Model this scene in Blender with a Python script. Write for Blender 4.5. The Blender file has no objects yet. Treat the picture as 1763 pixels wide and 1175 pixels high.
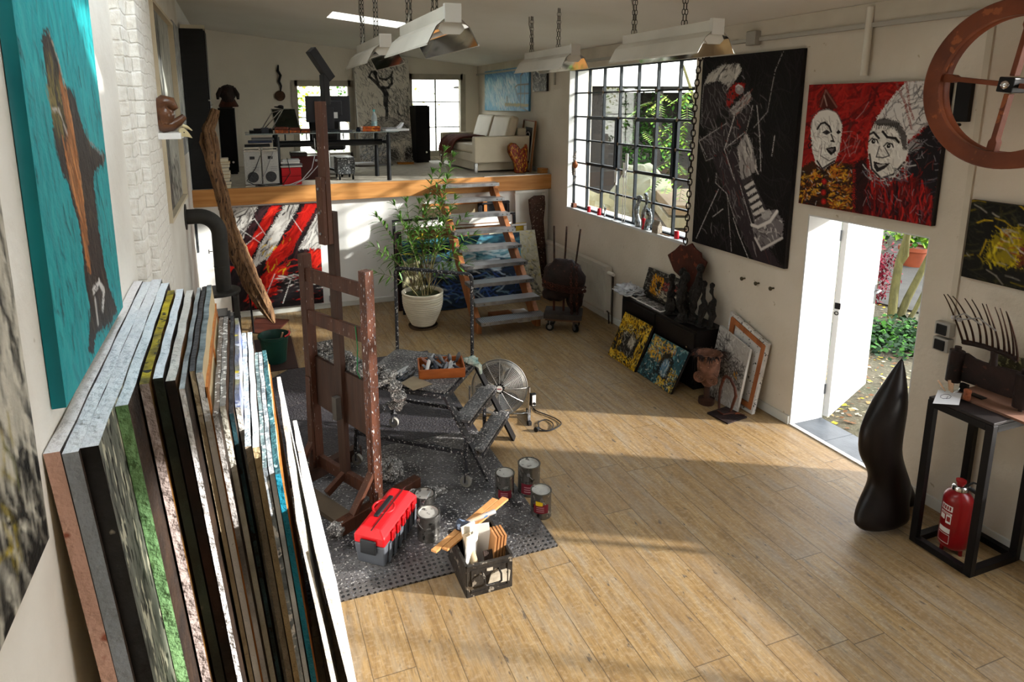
import bpy, math, random
import numpy as np
from mathutils import Vector, Matrix
rng = random.Random(7)
SC = bpy.context.scene
COL = SC.collection
PI = math.pi

# ------------------------------------------------------------------ camera
F_PX, CXP, CYP, HC = 1112.84, 817.28, 393.51, 3.0
YAW, PITCH, ROLL = 0.345687, 0.190912, -0.0050584
FW = Vector((math.sin(YAW)*math.cos(PITCH), math.cos(YAW)*math.cos(PITCH), -math.sin(PITCH)))
R0 = Vector((math.cos(YAW), -math.sin(YAW), 0)); U0 = R0.cross(FW)
RT = R0*math.cos(ROLL) + U0*math.sin(ROLL); UP = U0*math.cos(ROLL) - R0*math.sin(ROLL)
EYE = Vector((0, 0, HC))
cd = bpy.data.cameras.new('camera'); cam = bpy.data.objects.new('camera', cd); COL.objects.link(cam)
cam.matrix_world = Matrix(((RT.x, UP.x, -FW.x, EYE.x), (RT.y, UP.y, -FW.y, EYE.y), (RT.z, UP.z, -FW.z, EYE.z), (0, 0, 0, 1)))
cd.sensor_fit = 'HORIZONTAL'; cd.sensor_width = 36; cd.lens = F_PX/1763*36
cd.shift_x = (881.5-CXP)/1763; cd.shift_y = (CYP-587.5)/1763
cd.clip_start = 0.05; cd.clip_end = 300
SC.camera = cam

# ------------------------------------------------------------------ light
SC.view_settings.view_transform = 'Standard'; SC.view_settings.look = 'None'
SC.view_settings.gamma = 1; SC.view_settings.use_curve_mapping = False
SC.view_settings.exposure = 0.55
w = bpy.data.worlds.new('sky'); SC.world = w; w.use_nodes = True
wn = w.node_tree.nodes; wl = w.node_tree.links
bg = wn['Background']; bg.inputs[1].default_value = 5.2
tc = wn.new('ShaderNodeTexCoord'); sx = wn.new('ShaderNodeSeparateXYZ'); rp = wn.new('ShaderNodeValToRGB')
wl.new(tc.outputs['Generated'], sx.inputs[0]); wl.new(sx.outputs[2], rp.inputs[0]); wl.new(rp.outputs[0], bg.inputs[0])
rp.color_ramp.elements[0].position = 0.0; rp.color_ramp.elements[0].color = (1.0, .96, .88, 1)
rp.color_ramp.elements[1].position = 0.8; rp.color_ramp.elements[1].color = (.80, .88, 1.0, 1)
sd = bpy.data.lights.new('sun', 'SUN'); sun = bpy.data.objects.new('sun', sd); COL.objects.link(sun)
sd.energy = 8.0; sd.angle = math.radians(1.6); sd.color = (1.0, .96, .91)
SUN_DIR = Vector((-1.5, .8, -.585)).normalized()
sun.rotation_euler = SUN_DIR.to_track_quat('-Z', 'Y').to_euler(); sun.location = (14, -6, 8)

# ------------------------------------------------------------------ helpers
def ray(px, py): return FW*F_PX + RT*(px-CXP) - UP*(py-CYP)
def aX(px, py, x): d = ray(px, py); return EYE + d*((x-EYE.x)/d.x)
def aY(px, py, y): d = ray(px, py); return EYE + d*((y-EYE.y)/d.y)
def aZ(px, py, z=0.0): d = ray(px, py); return EYE + d*((z-EYE.z)/d.z)
def V(*a): return Vector(a)
def lin(c):
    if isinstance(c, str):
        c = [int(c[i:i+2], 16)/255 for i in (0, 2, 4)]
    return tuple((x/12.92 if x <= .04045 else ((x+.055)/1.055)**2.4) for x in c[:3])
MATS = {}
def M(name, base, var=None, scale=6, rough=.6, metal=0, bump=0, bscale=40, st=(1, 1, 1), speck=None, sscale=45, samt=.6,
      detail=6, spec=.28, coat=0, speck2=None, bd=.02):
    if name in MATS: return MATS[name]
    m = bpy.data.materials.new(name); m.use_nodes = True; n = m.node_tree.nodes; l = m.node_tree.links
    b = n['Principled BSDF']; b.inputs['Roughness'].default_value = rough; b.inputs['Metallic'].default_value = metal
    b.inputs['Specular IOR Level'].default_value = spec; b.inputs['Coat Weight'].default_value = coat
    t = n.new('ShaderNodeTexCoord'); mp = n.new('ShaderNodeMapping'); mp.inputs['Scale'].default_value = st
    l.new(t.outputs['Object'], mp.inputs[0])
    def noise(sc, det=detail):
        x = n.new('ShaderNodeTexNoise'); x.inputs['Scale'].default_value = sc; x.inputs['Detail'].default_value = det
        l.new(mp.outputs[0], x.inputs[0]); return x
    c1 = lin(base); col = None
    if var is not None:
        nz = noise(scale); r = n.new('ShaderNodeValToRGB'); l.new(nz.outputs[0], r.inputs[0])
        r.color_ramp.elements[0].position = .35; r.color_ramp.elements[0].color = (*c1, 1)
        r.color_ramp.elements[1].position = .68; r.color_ramp.elements[1].color = (*lin(var), 1)
        col = r.outputs[0]
    for k, sp in enumerate((speck, speck2)):
        if sp is None: continue
        nz = noise(sscale*(1+.6*k), 3); r = n.new('ShaderNodeValToRGB'); l.new(nz.outputs[0], r.inputs[0])
        r.color_ramp.elements[0].position = samt; r.color_ramp.elements[1].position = samt+.04
        r.color_ramp.elements[0].color = (0, 0, 0, 1); r.color_ramp.elements[1].color = (1, 1, 1, 1)
        mx = n.new('ShaderNodeMix'); mx.data_type = 'RGBA'; l.new(r.outputs[0], mx.inputs[0])
        if col is not None: l.new(col, mx.inputs[6])
        else: mx.inputs[6].default_value = (*c1, 1)
        mx.inputs[7].default_value = (*lin(sp), 1); col = mx.outputs[2]
    if col is not None: l.new(col, b.inputs['Base Color'])
    else: b.inputs['Base Color'].default_value = (*c1, 1)
    if bump:
        nz = noise(bscale); bp = n.new('ShaderNodeBump'); bp.inputs['Strength'].default_value = bump; bp.inputs['Distance'].default_value = bd
        l.new(nz.outputs[0], bp.inputs['Height']); l.new(bp.outputs[0], b.inputs['Normal'])
    MATS[name] = m; return m

class MB:
    def __init__(s): s.v = []; s.f = []; s.m = []
    def add(s, vs, fs, mi=0):
        o = len(s.v); s.v += [tuple(p) for p in vs]; s.f += [tuple(i+o for i in f) for f in fs]; s.m += [mi]*len(fs); return s
    def box(s, c, d, rz=0, R=None, mi=0):
        c = Vector(c); R = R or Matrix.Rotation(rz, 3, 'Z'); h = [x/2 for x in d]
        vs = [c + R @ Vector((a*h[0], b*h[1], e*h[2])) for e in (-1, 1) for b in (-1, 1) for a in (-1, 1)]
        return s.add(vs, [(0, 2, 3, 1), (4, 5, 7, 6), (0, 1, 5, 4), (2, 6, 7, 3), (0, 4, 6, 2), (1, 3, 7, 5)], mi)
    def b2(s, lo, hi, mi=0):
        return s.box([(a+b)/2 for a, b in zip(lo, hi)], [abs(b-a) for a, b in zip(lo, hi)], mi=mi)
    def bar(s, p, q, w, h, up=(0, 0, 1), mi=0):
        p, q = Vector(p), Vector(q); z = (q-p); L = z.length; z.normalize(); up = Vector(up)
        x = up.cross(z)
        if x.length < 1e-4: x = Vector((1, 0, 0)).cross(z)
        x.normalize(); y = z.cross(x)
        R = Matrix((x, y, z)).transposed()
        return s.box((p+q)/2, (w, h, L), R=R, mi=mi)
    def tube(s, pts, r, n=8, closed=False, mi=0, flat=1.0):
        pts = [Vector(p) for p in pts]; N = len(pts); rs = r if isinstance(r, (list, tuple)) else [r]*N
        rings = []; prev = None
        for i in range(N):
            if closed: t = pts[(i+1) % N]-pts[i-1]
            else: t = pts[min(i+1, N-1)]-pts[max(i-1, 0)]
            if t.length < 1e-9: t = Vector((0, 0, 1))
            t.normalize()
            if prev is None:
                a = Vector((0, 0, 1)) if abs(t.z) < .9 else Vector((1, 0, 0)); x = a.cross(t).normalized()
            else:
                x = prev - t*prev.dot(t)
                if x.length < 1e-6: x = Vector((1, 0, 0)).cross(t)
                x.normalize()
            prev = x; y = t.cross(x)
            rings.append([pts[i] + (x*math.cos(2*PI*k/n) + y*flat*math.sin(2*PI*k/n))*rs[i] for k in range(n)])
        vs = [p for rg in rings for p in rg]; fs = []
        for i in range(N if closed else N-1):
            j = (i+1) % N
            for k in range(n): fs.append((i*n+k, i*n+(k+1) % n, j*n+(k+1) % n, j*n+k))
        if not closed:
            fs.append(tuple(range(n-1, -1, -1))); fs.append(tuple((N-1)*n+k for k in range(n)))
        return s.add(vs, fs, mi)
    def cyl(s, p, q, r, n=20, r2=None, mi=0): return s.tube([p, q], [r, r if r2 is None else r2], n, mi=mi)
    def lathe(s, prof, n=32, c=(0, 0, 0), mi=0, M3=None, cap=True):
        c = Vector(c); vs = []; fs = []
        for r, z in prof:
            for k in range(n):
                p = Vector((r*math.cos(2*PI*k/n), r*math.sin(2*PI*k/n), z))
                vs.append(c + (M3 @ p if M3 else p))
        for i in range(len(prof)-1):
            for k in range(n): fs.append((i*n+k, i*n+(k+1) % n, (i+1)*n+(k+1) % n, (i+1)*n+k))
        if cap:
            fs.append(tuple(range(n-1, -1, -1))); fs.append(tuple((len(prof)-1)*n+k for k in range(n)))
        return s.add(vs, fs, mi)
    def prism(s, poly, off, mi=0):
        poly = [Vector(p) for p in poly]; off = Vector(off); n = len(poly)
        fs = [tuple(range(n-1, -1, -1)), tuple(range(n, 2*n))] + [(i, (i+1) % n, n+(i+1) % n, n+i) for i in range(n)]
        return s.add(poly+[p+off for p in poly], fs, mi)
    def blob(s, c, r, n=16, amp=.0, seed=0, R=None, mi=0, freq=3.0):
        from mathutils import noise as nz
        c = Vector(c); vs = []; fs = []; m = n//2
        for i in range(m+1):
            th = PI*i/m
            for k in range(n):
                ph = 2*PI*k/n; d = Vector((math.sin(th)*math.cos(ph), math.sin(th)*math.sin(ph), math.cos(th)))
                f = 1+amp*nz.noise(d*freq+Vector((seed*7.1, seed*3.3, seed)))
                p = Vector((d.x*r[0], d.y*r[1], d.z*r[2]))*f
                vs.append(c + (R @ p if R else p))
        for i in range(m):
            for k in range(n): fs.append((i*n+k, (i+1)*n+k, (i+1)*n+(k+1) % n, i*n+(k+1) % n))
        return s.add(vs, fs, mi)
    def ring(s, c, R, r, axis=(0, 0, 1), n=32, k=6, mi=0):
        a = Vector(axis).normalized(); x = a.orthogonal().normalized(); y = a.cross(x); c = Vector(c)
        return s.tube([c + (x*math.cos(2*PI*i/n)+y*math.sin(2*PI*i/n))*R for i in range(n)], r, k, closed=True, mi=mi)
    def build(s, name, mat, parent=None, smooth=False, bevel=0, org=None, sub=0, local=False, weld=False):
        vs = s.v
        if parent is not None and not local:
            mw = ROOTM[parent.name].inverted(); vs = [tuple(mw @ Vector(p)) for p in vs]
        elif org is not None:
            o = Vector(org); vs = [tuple(Vector(p)-o) for p in vs]
        me = bpy.data.meshes.new(name); me.from_pydata(vs, [], s.f); me.validate()
        for m in (mat if isinstance(mat, (list, tuple)) else [mat]): me.materials.append(m)
        if len(me.polygons) == len(s.m): me.polygons.foreach_set('material_index', s.m)
        if smooth:
            me.polygons.foreach_set('use_smooth', [True]*len(me.polygons))
            try: me.set_sharp_from_angle(angle=math.radians(45))
            except Exception: pass
        o = bpy.data.objects.new(name, me); COL.objects.link(o)
        if parent is not None:
            o.parent = parent; ROOTM[o.name] = ROOTM[parent.name]
        else:
            o.location = org or (0, 0, 0); ROOTM[o.name] = Matrix.Translation(Vector(org or (0, 0, 0)))
        if bevel:
            md = o.modifiers.new('bevel', 'BEVEL'); md.width = bevel; md.segments = 2; md.limit_method = 'ANGLE'; md.angle_limit = math.radians(40)
        if sub:
            md = o.modifiers.new('subdiv', 'SUBSURF'); md.levels = sub; md.render_levels = sub
        return o
ROOTM = {}
def thing(name, label, cat, loc=(0, 0, 0), rz=0, group=None):
    o = bpy.data.objects.new(name, None); COL.objects.link(o); o.empty_display_size = .1
    o.location = loc; o.rotation_euler = (0, 0, rz); o['label'] = label; o['category'] = cat
    if group: o['group'] = group
    ROOTM[o.name] = Matrix.Translation(Vector(loc)) @ Matrix.Rotation(rz, 4, 'Z'); return o
def tag(o, label, cat, group=None, kind=None):
    o['label'] = label; o['category'] = cat
    if group: o['group'] = group
    if kind: o['kind'] = kind
    return o
def struct(o): o['kind'] = 'structure'; return o
def dup(root, loc, rz=None, label=None, group=None, scale=None):
    r = root.copy(); COL.objects.link(r); r.location = loc
    if rz is not None: r.rotation_euler = (0, 0, rz)
    if scale: r.scale = scale
    if label: r['label'] = label
    if group: r['group'] = group
    for ch in list(root.children):
        c = ch.copy(); COL.objects.link(c); c.parent = r
        for g in ch.children:
            d = g.copy(); COL.objects.link(d); d.parent = c
    return r

# ------------------------------------------------------------------ painted canvases: strokes laid on a colour grid
class Art:
    def __init__(s, w, h, bg, seed=1):
        s.w, s.h = w, h; s.a = np.empty((h, w, 3)); s.a[:] = lin(bg); s.z = np.zeros((h, w)); s.r = random.Random(seed)
        s.nr = np.random.RandomState(seed); s.H = None
        s.U, s.W = np.meshgrid((np.arange(w)+.5)/w, (np.arange(h)+.5)/h); s.asp = h/w
    def quad(s, q):      # photo corners TL, TR, BR, BL of the canvas, so motifs can be sketched where they are seen on it
        A = []; B = []
        for (x, y), (u, v) in zip(q, ((0, 0), (1, 0), (1, 1), (0, 1))):
            A.append([x, y, 1, 0, 0, 0, -u*x, -u*y]); B.append(u); A.append([0, 0, 0, x, y, 1, -v*x, -v*y]); B.append(v)
        s.H = np.append(np.linalg.solve(np.array(A, float), np.array(B, float)), 1).reshape(3, 3); return s
    def uv(s, pts):
        if s.H is None: return [tuple(p) for p in pts]
        o = []
        for x, y in pts:
            q = s.H @ np.array([x, y, 1.0]); o.append((q[0]/q[2], q[1]/q[2]))
        return o
    def _mix(s, sl, mask, col, al, dz):
        c = np.array(lin(col)) if isinstance(col, str) else np.array(col)
        m = (mask*al)[..., None]
        s.a[sl] = s.a[sl]*(1-m) + c*m; s.z[sl] = s.z[sl]*(1-mask*.5) + mask*dz
    def _box(s, us, vs, pad):
        x0 = max(int((min(us)-pad)*s.w), 0); x1 = min(int((max(us)+pad)*s.w)+2, s.w)
        y0 = max(int((min(vs)-pad/s.asp)*s.h)-1, 0); y1 = min(int((max(vs)+pad/s.asp)*s.h)+2, s.h)
        return (slice(y0, y1), slice(x0, x1)) if x1 > x0 and y1 > y0 else None
    def poly(s, pts, col, al=1.0, rough=.0, raw=False):
        pts = pts if raw else s.uv(pts); us = [p[0] for p in pts]; vs = [p[1] for p in pts]
        sl = s._box(us, vs, .01)
        if sl is None: return s
        x = s.U[sl].copy(); y = s.W[sl].copy()
        if rough: x = x+s.nr.randn(*x.shape)*rough; y = y+s.nr.randn(*y.shape)*rough
        ins = np.zeros(x.shape, bool); n = len(pts)
        for i in range(n):
            (x1, y1), (x2, y2) = pts[i], pts[(i+1) % n]
            if y1 == y2: continue
            ins ^= ((y1 > y) != (y2 > y)) & (x < (x2-x1)*(y-y1)/(y2-y1)+x1)
        s._mix(sl, ins.astype(float), col, al, .3); return s
    def ell(s, c, rx, ry, col, al=1.0, rough=0.0, rot=0):
        pts = [(c[0]+rx*math.cos(t)*math.cos(rot)-ry*math.sin(t)*math.sin(rot), c[1]+rx*math.cos(t)*math.sin(rot)+ry*math.sin(t)*math.cos(rot)) for t in [2*PI*i/28 for i in range(28)]]
        return s.poly(pts, col, al, rough)
    def line(s, pts, wd, col, al=1.0, raw=False, dz=.8, dry=0):
        pts = pts if raw else s.uv(pts)
        for (x1, y1), (x2, y2) in zip(pts[:-1], pts[1:]):
            sl = s._box((x1, x2), (y1, y2), wd)
            if sl is None: continue
            x = s.U[sl]-x1; y = (s.W[sl]-y1)*s.asp; dx = x2-x1; dy = (y2-y1)*s.asp; L = dx*dx+dy*dy+1e-12
            t = np.clip((x*dx+y*dy)/L, 0, 1); d = np.hypot(x-t*dx, y-t*dy)
            hw = max(wd/2, .5/s.w); m = np.clip((hw-d)*s.w+.5, 0, 1)
            if dry: m = m*(s.nr.rand(*m.shape) > dry)
            s._mix(sl, m, col, al, dz)
        return s
    def strokes(s, n, cols, ln=(.03, .12), wd=(.004, .012), ang=0, jit=.5, box=(0, 0, 1, 1), al=(.5, 1), inside=None, curve=.3, dry=0):
        pin = None
        if inside is not None:
            pin = s.uv(inside); us = [p[0] for p in pin]; vs = [p[1] for p in pin]; box = (min(us), min(vs), max(us), max(vs))
        r = s.r
        for _ in range(n):
            u = r.uniform(box[0], box[2]); v = r.uniform(box[1], box[3])
            if pin is not None:
                c = False; m = len(pin)
                for i in range(m):
                    (x1, y1), (x2, y2) = pin[i], pin[(i+1) % m]
                    if (y1 > v) != (y2 > v) and u < (x2-x1)*(v-y1)/(y2-y1)+x1: c = not c
                if not c: continue
            a = ang+r.gauss(0, jit); L = r.uniform(*ln)/2; k = r.uniform(-curve, curve)*L
            dx, dy = math.cos(a), math.sin(a)
            P = [(u-dx*L, v-dy*L/s.asp), (u-dy*k, v+dx*k/s.asp), (u+dx*L, v+dy*L/s.asp)]
            s.line(P, r.uniform(*wd), r.choice(cols), r.uniform(*al), raw=True, dry=dry)
        return s
ARTM = None
def art_material():
    global ARTM
    if ARTM: return ARTM
    m = bpy.data.materials.new('oil_paint'); m.use_nodes = True; n = m.node_tree.nodes; l = m.node_tree.links; b = n['Principled BSDF']
    at = n.new('ShaderNodeVertexColor'); at.layer_name = 'paint'; l.new(at.outputs[0], b.inputs['Base Color'])
    b.inputs['Roughness'].default_value = .5; b.inputs['Specular IOR Level'].default_value = .14
    t = n.new('ShaderNodeTexCoord'); nz = n.new('ShaderNodeTexNoise'); nz.inputs['Scale'].default_value = 70; nz.inputs['Detail'].default_value = 4
    l.new(t.outputs['Object'], nz.inputs[0]); bp = n.new('ShaderNodeBump'); bp.inputs['Strength'].default_value = .25; bp.inputs['Distance'].default_value = .01
    l.new(nz.outputs[0], bp.inputs['Height']); l.new(bp.outputs[0], b.inputs['Normal'])
    ARTM = m; return m
def canvas(name, art, TL, TR, BL, th, edge, label=None, cat='painting', group=None, parent=None, relief=.0012):
    """A stretched canvas: painted front through corners TL, TR, BL, a body th deep behind it."""
    TL, TR, BL = Vector(TL), Vector(TR), Vector(BL); u = TR-TL; v = BL-TL; nrm = v.cross(u).normalized()
    BR = TR+v; org = (BL+BR)/2; w, h = art.w, art.h
    U, W = np.meshgrid(np.linspace(0, 1, w), np.linspace(0, 1, h)); z = art.z.copy(); z[0] = z[-1] = 0; z[:, 0] = z[:, -1] = 0
    P = (np.array(TL-org)[None, None]+U[..., None]*np.array(u)+W[..., None]*np.array(v)+(z*relief)[..., None]*np.array(nrm)).reshape(-1, 3)
    if parent is not None:
        P = P+np.array(org)
    I = np.arange(w*h).reshape(h, w)
    q = np.stack([I[:-1, :-1], I[1:, :-1], I[1:, 1:], I[:-1, 1:]], -1).reshape(-1, 4)
    base = len(P); o0 = org if parent is None else Vector((0, 0, 0))
    back = [p-nrm*th-o0 for p in (TL, TR, BR, BL)]; front = [p-o0 for p in (TL, TR, BR, BL)]
    P = np.vstack([P, np.array([list(p) for p in front+back])])
    side = [(base+a, base+b, base+4+b, base+4+a) for a, b in ((0, 1), (1, 2), (2, 3), (3, 0))]
    side = [s[::-1] for s in side]+[(base+4, base+5, base+6, base+7)]
    if parent is not None:
        mw = np.array(ROOTM[parent.name].inverted()); P = P @ mw[:3, :3].T+mw[:3, 3]
    me = bpy.data.meshes.new(name); me.vertices.add(len(P)); me.vertices.foreach_set('co', P.ravel())
    nf = len(q)+len(side); idx = np.concatenate([q.ravel(), np.array(side).ravel()]).astype(np.int32)
    me.loops.add(len(idx)); me.loops.foreach_set('vertex_index', idx)
    me.polygons.add(nf); me.polygons.foreach_set('loop_start', np.arange(nf, dtype=np.int32)*4)
    me.materials.append(art_material()); me.materials.append(edge)
    me.polygons.foreach_set('material_index', np.array([0]*len(q)+[1]*len(side), dtype=np.int32))
    me.update(calc_edges=True); me.validate()
    ca = me.color_attributes.new('paint', 'FLOAT_COLOR', 'POINT'); c = np.ones((len(P), 4)); c[:w*h, :3] = np.clip(art.a.reshape(-1, 3), 0, 1)
    ca.data.foreach_set('color', c.ravel().astype(np.float32))
    o = bpy.data.objects.new(name, me); COL.objects.link(o)
    if parent is None: o.location = org; ROOTM[o.name] = Matrix.Translation(org)
    else: o.parent = parent; ROOTM[o.name] = ROOTM[parent.name]
    if label: tag(o, label, cat, group)
    return o
# ------------------------------------------------------------------ the setting
XR, XL, YB, LY, LZ = 4.71, -0.65, 12.8, 9.4, 1.87
def ceil_z(x): return 3.75 + .109*(XR-x)
def node_mat(name):
    m = bpy.data.materials.new(name); m.use_nodes = True; MATS[name] = m
    return m, m.node_tree.nodes, m.node_tree.links, m.node_tree.nodes['Principled BSDF']
def mth(n, l, op, a, b=None, c=None):
    x = n.new('ShaderNodeMath'); x.operation = op
    for i, q in enumerate((a, b, c)):
        if q is None: continue
        if isinstance(q, (int, float)): x.inputs[i].default_value = q
        else: l.new(q, x.inputs[i])
    return x.outputs[0]
def mixc(n, l, f, a, b, mode='MIX'):
    x = n.new('ShaderNodeMix'); x.data_type = 'RGBA'; x.blend_type = mode
    for i, q in ((0, f), (6, a), (7, b)):
        if isinstance(q, (int, float)): x.inputs[i].default_value = q
        elif isinstance(q, str): x.inputs[i].default_value = (*lin(q), 1)
        elif isinstance(q, tuple): x.inputs[i].default_value = q
        else: l.new(q, x.inputs[i])
    return x.outputs[2]
def ramp(n, l, src, stops):
    r = n.new('ShaderNodeValToRGB'); l.new(src, r.inputs[0]); e = r.color_ramp.elements
    while len(e) < len(stops): e.new(.5)
    for k, (p, c) in enumerate(stops):
        e[k].position = p; e[k].color = (*(lin(c) if isinstance(c, str) else c), 1)
    return r.outputs[0]
def floor_material():
    m, n, l, b = node_mat('limed_oak_planks')
    t = n.new('ShaderNodeTexCoord'); s = n.new('ShaderNodeSeparateXYZ'); l.new(t.outputs['Object'], s.inputs[0])
    PW, PL = .235, 1.9
    gx = mth(n, l, 'DIVIDE', s.outputs[0], PW); row = mth(n, l, 'FLOOR', gx)
    wn1 = n.new('ShaderNodeTexWhiteNoise'); wn1.noise_dimensions = '1D'; l.new(row, wn1.inputs['W'])
    gy = mth(n, l, 'ADD', mth(n, l, 'DIVIDE', s.outputs[1], PL), mth(n, l, 'MULTIPLY', wn1.outputs[0], 7.3)); col = mth(n, l, 'FLOOR', gy)
    cv = n.new('ShaderNodeCombineXYZ'); l.new(row, cv.inputs[0]); l.new(col, cv.inputs[1])
    wn2 = n.new('ShaderNodeTexWhiteNoise'); wn2.noise_dimensions = '2D'; l.new(cv.outputs[0], wn2.inputs['Vector'])
    off = n.new('ShaderNodeVectorMath'); off.operation = 'MULTIPLY_ADD'; l.new(wn2.outputs['Color'], off.inputs[0]); off.inputs[1].default_value = (9, 9, 9); l.new(t.outputs['Object'], off.inputs[2])
    def grain(sc, st, det=5, rough=.6):
        mp = n.new('ShaderNodeMapping'); mp.inputs['Scale'].default_value = st; l.new(off.outputs[0], mp.inputs[0])
        z = n.new('ShaderNodeTexNoise'); z.inputs['Scale'].default_value = sc; z.inputs['Detail'].default_value = det; z.inputs['Roughness'].default_value = rough
        l.new(mp.outputs[0], z.inputs[0]); return z.outputs[0]
    g1 = grain(1, (24, 2.6, 1), 8, .7); g2 = grain(1, (130, 9, 1)); g3 = grain(1, (9, 2.2, 1), 6, .7); kn = grain(1, (30, 9, 1), 2); kf = grain(1, (60, 14, 1), 3); cg = grain(1, (34, 46, 1), 4)
    c = ramp(n, l, g1, [(.22, '5c4a34'), (.42, '86693f'), (.58, '9c8055'), (.78, '8c8170')])
    c = mixc(n, l, mth(n, l, 'MULTIPLY', ramp(n, l, g2, [(.42, (0, 0, 0)), (.66, (1, 1, 1))]), .55), c, '66523a')
    c = mixc(n, l, mth(n, l, 'MULTIPLY', ramp(n, l, g3, [(.48, (0, 0, 0)), (.68, (1, 1, 1))]), .5), c, '8f897c')
    c = mixc(n, l, mth(n, l, 'MULTIPLY', ramp(n, l, kn, [(.67, (0, 0, 0)), (.73, (1, 1, 1))]), .85), c, '463f39')
    c = mixc(n, l, mth(n, l, 'MULTIPLY', ramp(n, l, kf, [(.64, (0, 0, 0)), (.72, (1, 1, 1))]), .55), c, '4e463e')
    c = mixc(n, l, mth(n, l, 'MULTIPLY', ramp(n, l, cg, [(.50, (0, 0, 0)), (.70, (1, 1, 1))]), .35), c, 'b3a184')
    c = mixc(n, l, mth(n, l, 'MULTIPLY', mth(n, l, 'SUBTRACT', wn2.outputs[0], .0), .32), c, '735c42')
    fx = mth(n, l, 'FRACT', gx); fy = mth(n, l, 'FRACT', gy)
    ex = mth(n, l, 'MINIMUM', fx, mth(n, l, 'SUBTRACT', 1, fx)); ey = mth(n, l, 'MINIMUM', fy, mth(n, l, 'SUBTRACT', 1, fy))
    gap = mth(n, l, 'MAXIMUM', mth(n, l, 'LESS_THAN', ex, .011), mth(n, l, 'LESS_THAN', ey, .0014))
    c = mixc(n, l, mth(n, l, 'MULTIPLY', gap, .7), c, '3c2f20')
    l.new(c, b.inputs['Base Color']); b.inputs['Roughness'].default_value = .5; b.inputs['Specular IOR Level'].default_value = .3
    bp = n.new('ShaderNodeBump'); bp.inputs['Strength'].default_value = .25; bp.inputs['Distance'].default_value = .004
    l.new(mth(n, l, 'SUBTRACT', g2, gap), bp.inputs['Height']); l.new(bp.outputs[0], b.inputs['Normal'])
    return m
def brick_paint():
    m, n, l, b = node_mat('whitewashed_brick')
    t = n.new('ShaderNodeTexCoord'); mp = n.new('ShaderNodeMapping'); mp.inputs['Rotation'].default_value = (PI/2, 0, PI/2)
    s = n.new('ShaderNodeSeparateXYZ'); l.new(t.outputs['Object'], s.inputs[0]); cv = n.new('ShaderNodeCombineXYZ')
    l.new(mth(n, l, 'ADD', s.outputs[1], s.outputs[0]), cv.inputs[0]); l.new(s.outputs[2], cv.inputs[1])
    nz = n.new('ShaderNodeTexNoise'); nz.inputs['Scale'].default_value = 5; nz.inputs['Detail'].default_value = 6; l.new(t.outputs['Object'], nz.inputs[0])
    dv = n.new('ShaderNodeVectorMath'); dv.operation = 'MULTIPLY_ADD'; l.new(nz.outputs['Color'], dv.inputs[0]); dv.inputs[1].default_value = (.06, .06, 0); l.new(cv.outputs[0], dv.inputs[2])
    br = n.new('ShaderNodeTexBrick'); l.new(dv.outputs[0], br.inputs[0]); br.inputs['Scale'].default_value = 1
    br.inputs['Brick Width'].default_value = .26; br.inputs['Row Height'].default_value = .085; br.inputs['Mortar Size'].default_value = .008; br.inputs['Mortar Smooth'].default_value = .6
    br.inputs['Color1'].default_value = (1, 1, 1, 1); br.inputs['Color2'].default_value = (.8, .8, .8, 1); br.inputs['Mortar'].default_value = (0, 0, 0, 1)
    n2 = n.new('ShaderNodeTexNoise'); n2.inputs['Scale'].default_value = 22; n2.inputs['Detail'].default_value = 5; l.new(t.outputs['Object'], n2.inputs[0])
    h = mth(n, l, 'ADD', mth(n, l, 'MULTIPLY', br.outputs[0], .28), mth(n, l, 'ADD', nz.outputs[0], mth(n, l, 'MULTIPLY', n2.outputs[0], .35)))
    bp = n.new('ShaderNodeBump'); bp.inputs['Strength'].default_value = .7; bp.inputs['Distance'].default_value = .03; l.new(h, bp.inputs['Height']); l.new(bp.outputs[0], b.inputs['Normal'])
    l.new(ramp(n, l, n2.outputs[0], [(.3, 'dcd5ca'), (.6, 'ece8e0')]), b.inputs['Base Color']); b.inputs['Roughness'].default_value = .75
    return m
def wood_m(name, a, b_, c=None, axis=0, scale=1.0, rough=.55, speck=None, samt=.62):
    st = [14, 14, 14]; st[axis] = 1.2
    return M(name, a, b_, scale=scale*1.6, st=tuple(x*scale for x in st), rough=rough, bump=.12, bscale=3, speck=speck, sscale=3.5, samt=samt)
FLOORM = floor_material(); BRICK = brick_paint()
PLASTER = M('ochre_plaster', 'd6cdbf', 'c6bcac', scale=1.3, rough=.85, bump=.22, bscale=30, speck='b3a690', sscale=14, samt=.70)
PLASTER_BACK = M('grey_plaster', 'e4dccd', 'd8cfbf', scale=1.1, rough=.9, bump=.15, bscale=26)
WHITEP = M('white_wall_paint', 'eeecea', 'e6e4e0', scale=2, rough=.8, bump=.06, bscale=40)
CEILM = M('ceiling_paint', 'e6e1d9', 'dcd6cc', scale=.7, rough=.9, bump=.06, bscale=18)
JAMBM = M('white_jamb_paint', 'cfcfce', 'c6c6c4', scale=3, rough=.6)
PINE = wood_m('pine_beam', 'c58c50', 'a9703a', axis=0, scale=.9, speck=None)
BASEM = M('baseboard_paint', 'cfcfc8', rough=.5)
CARPET = M('sisal_carpet', 'c4bbab', 'ada496', scale=9, rough=.95, bump=.5, bscale=220, speck='c2baa9', sscale=120, samt=.6)

mb = MB(); mb.b2((XL-.2, -2.0, -.1), (XR, 9.55, 0)); struct(mb.build('floor', FLOORM))
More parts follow.
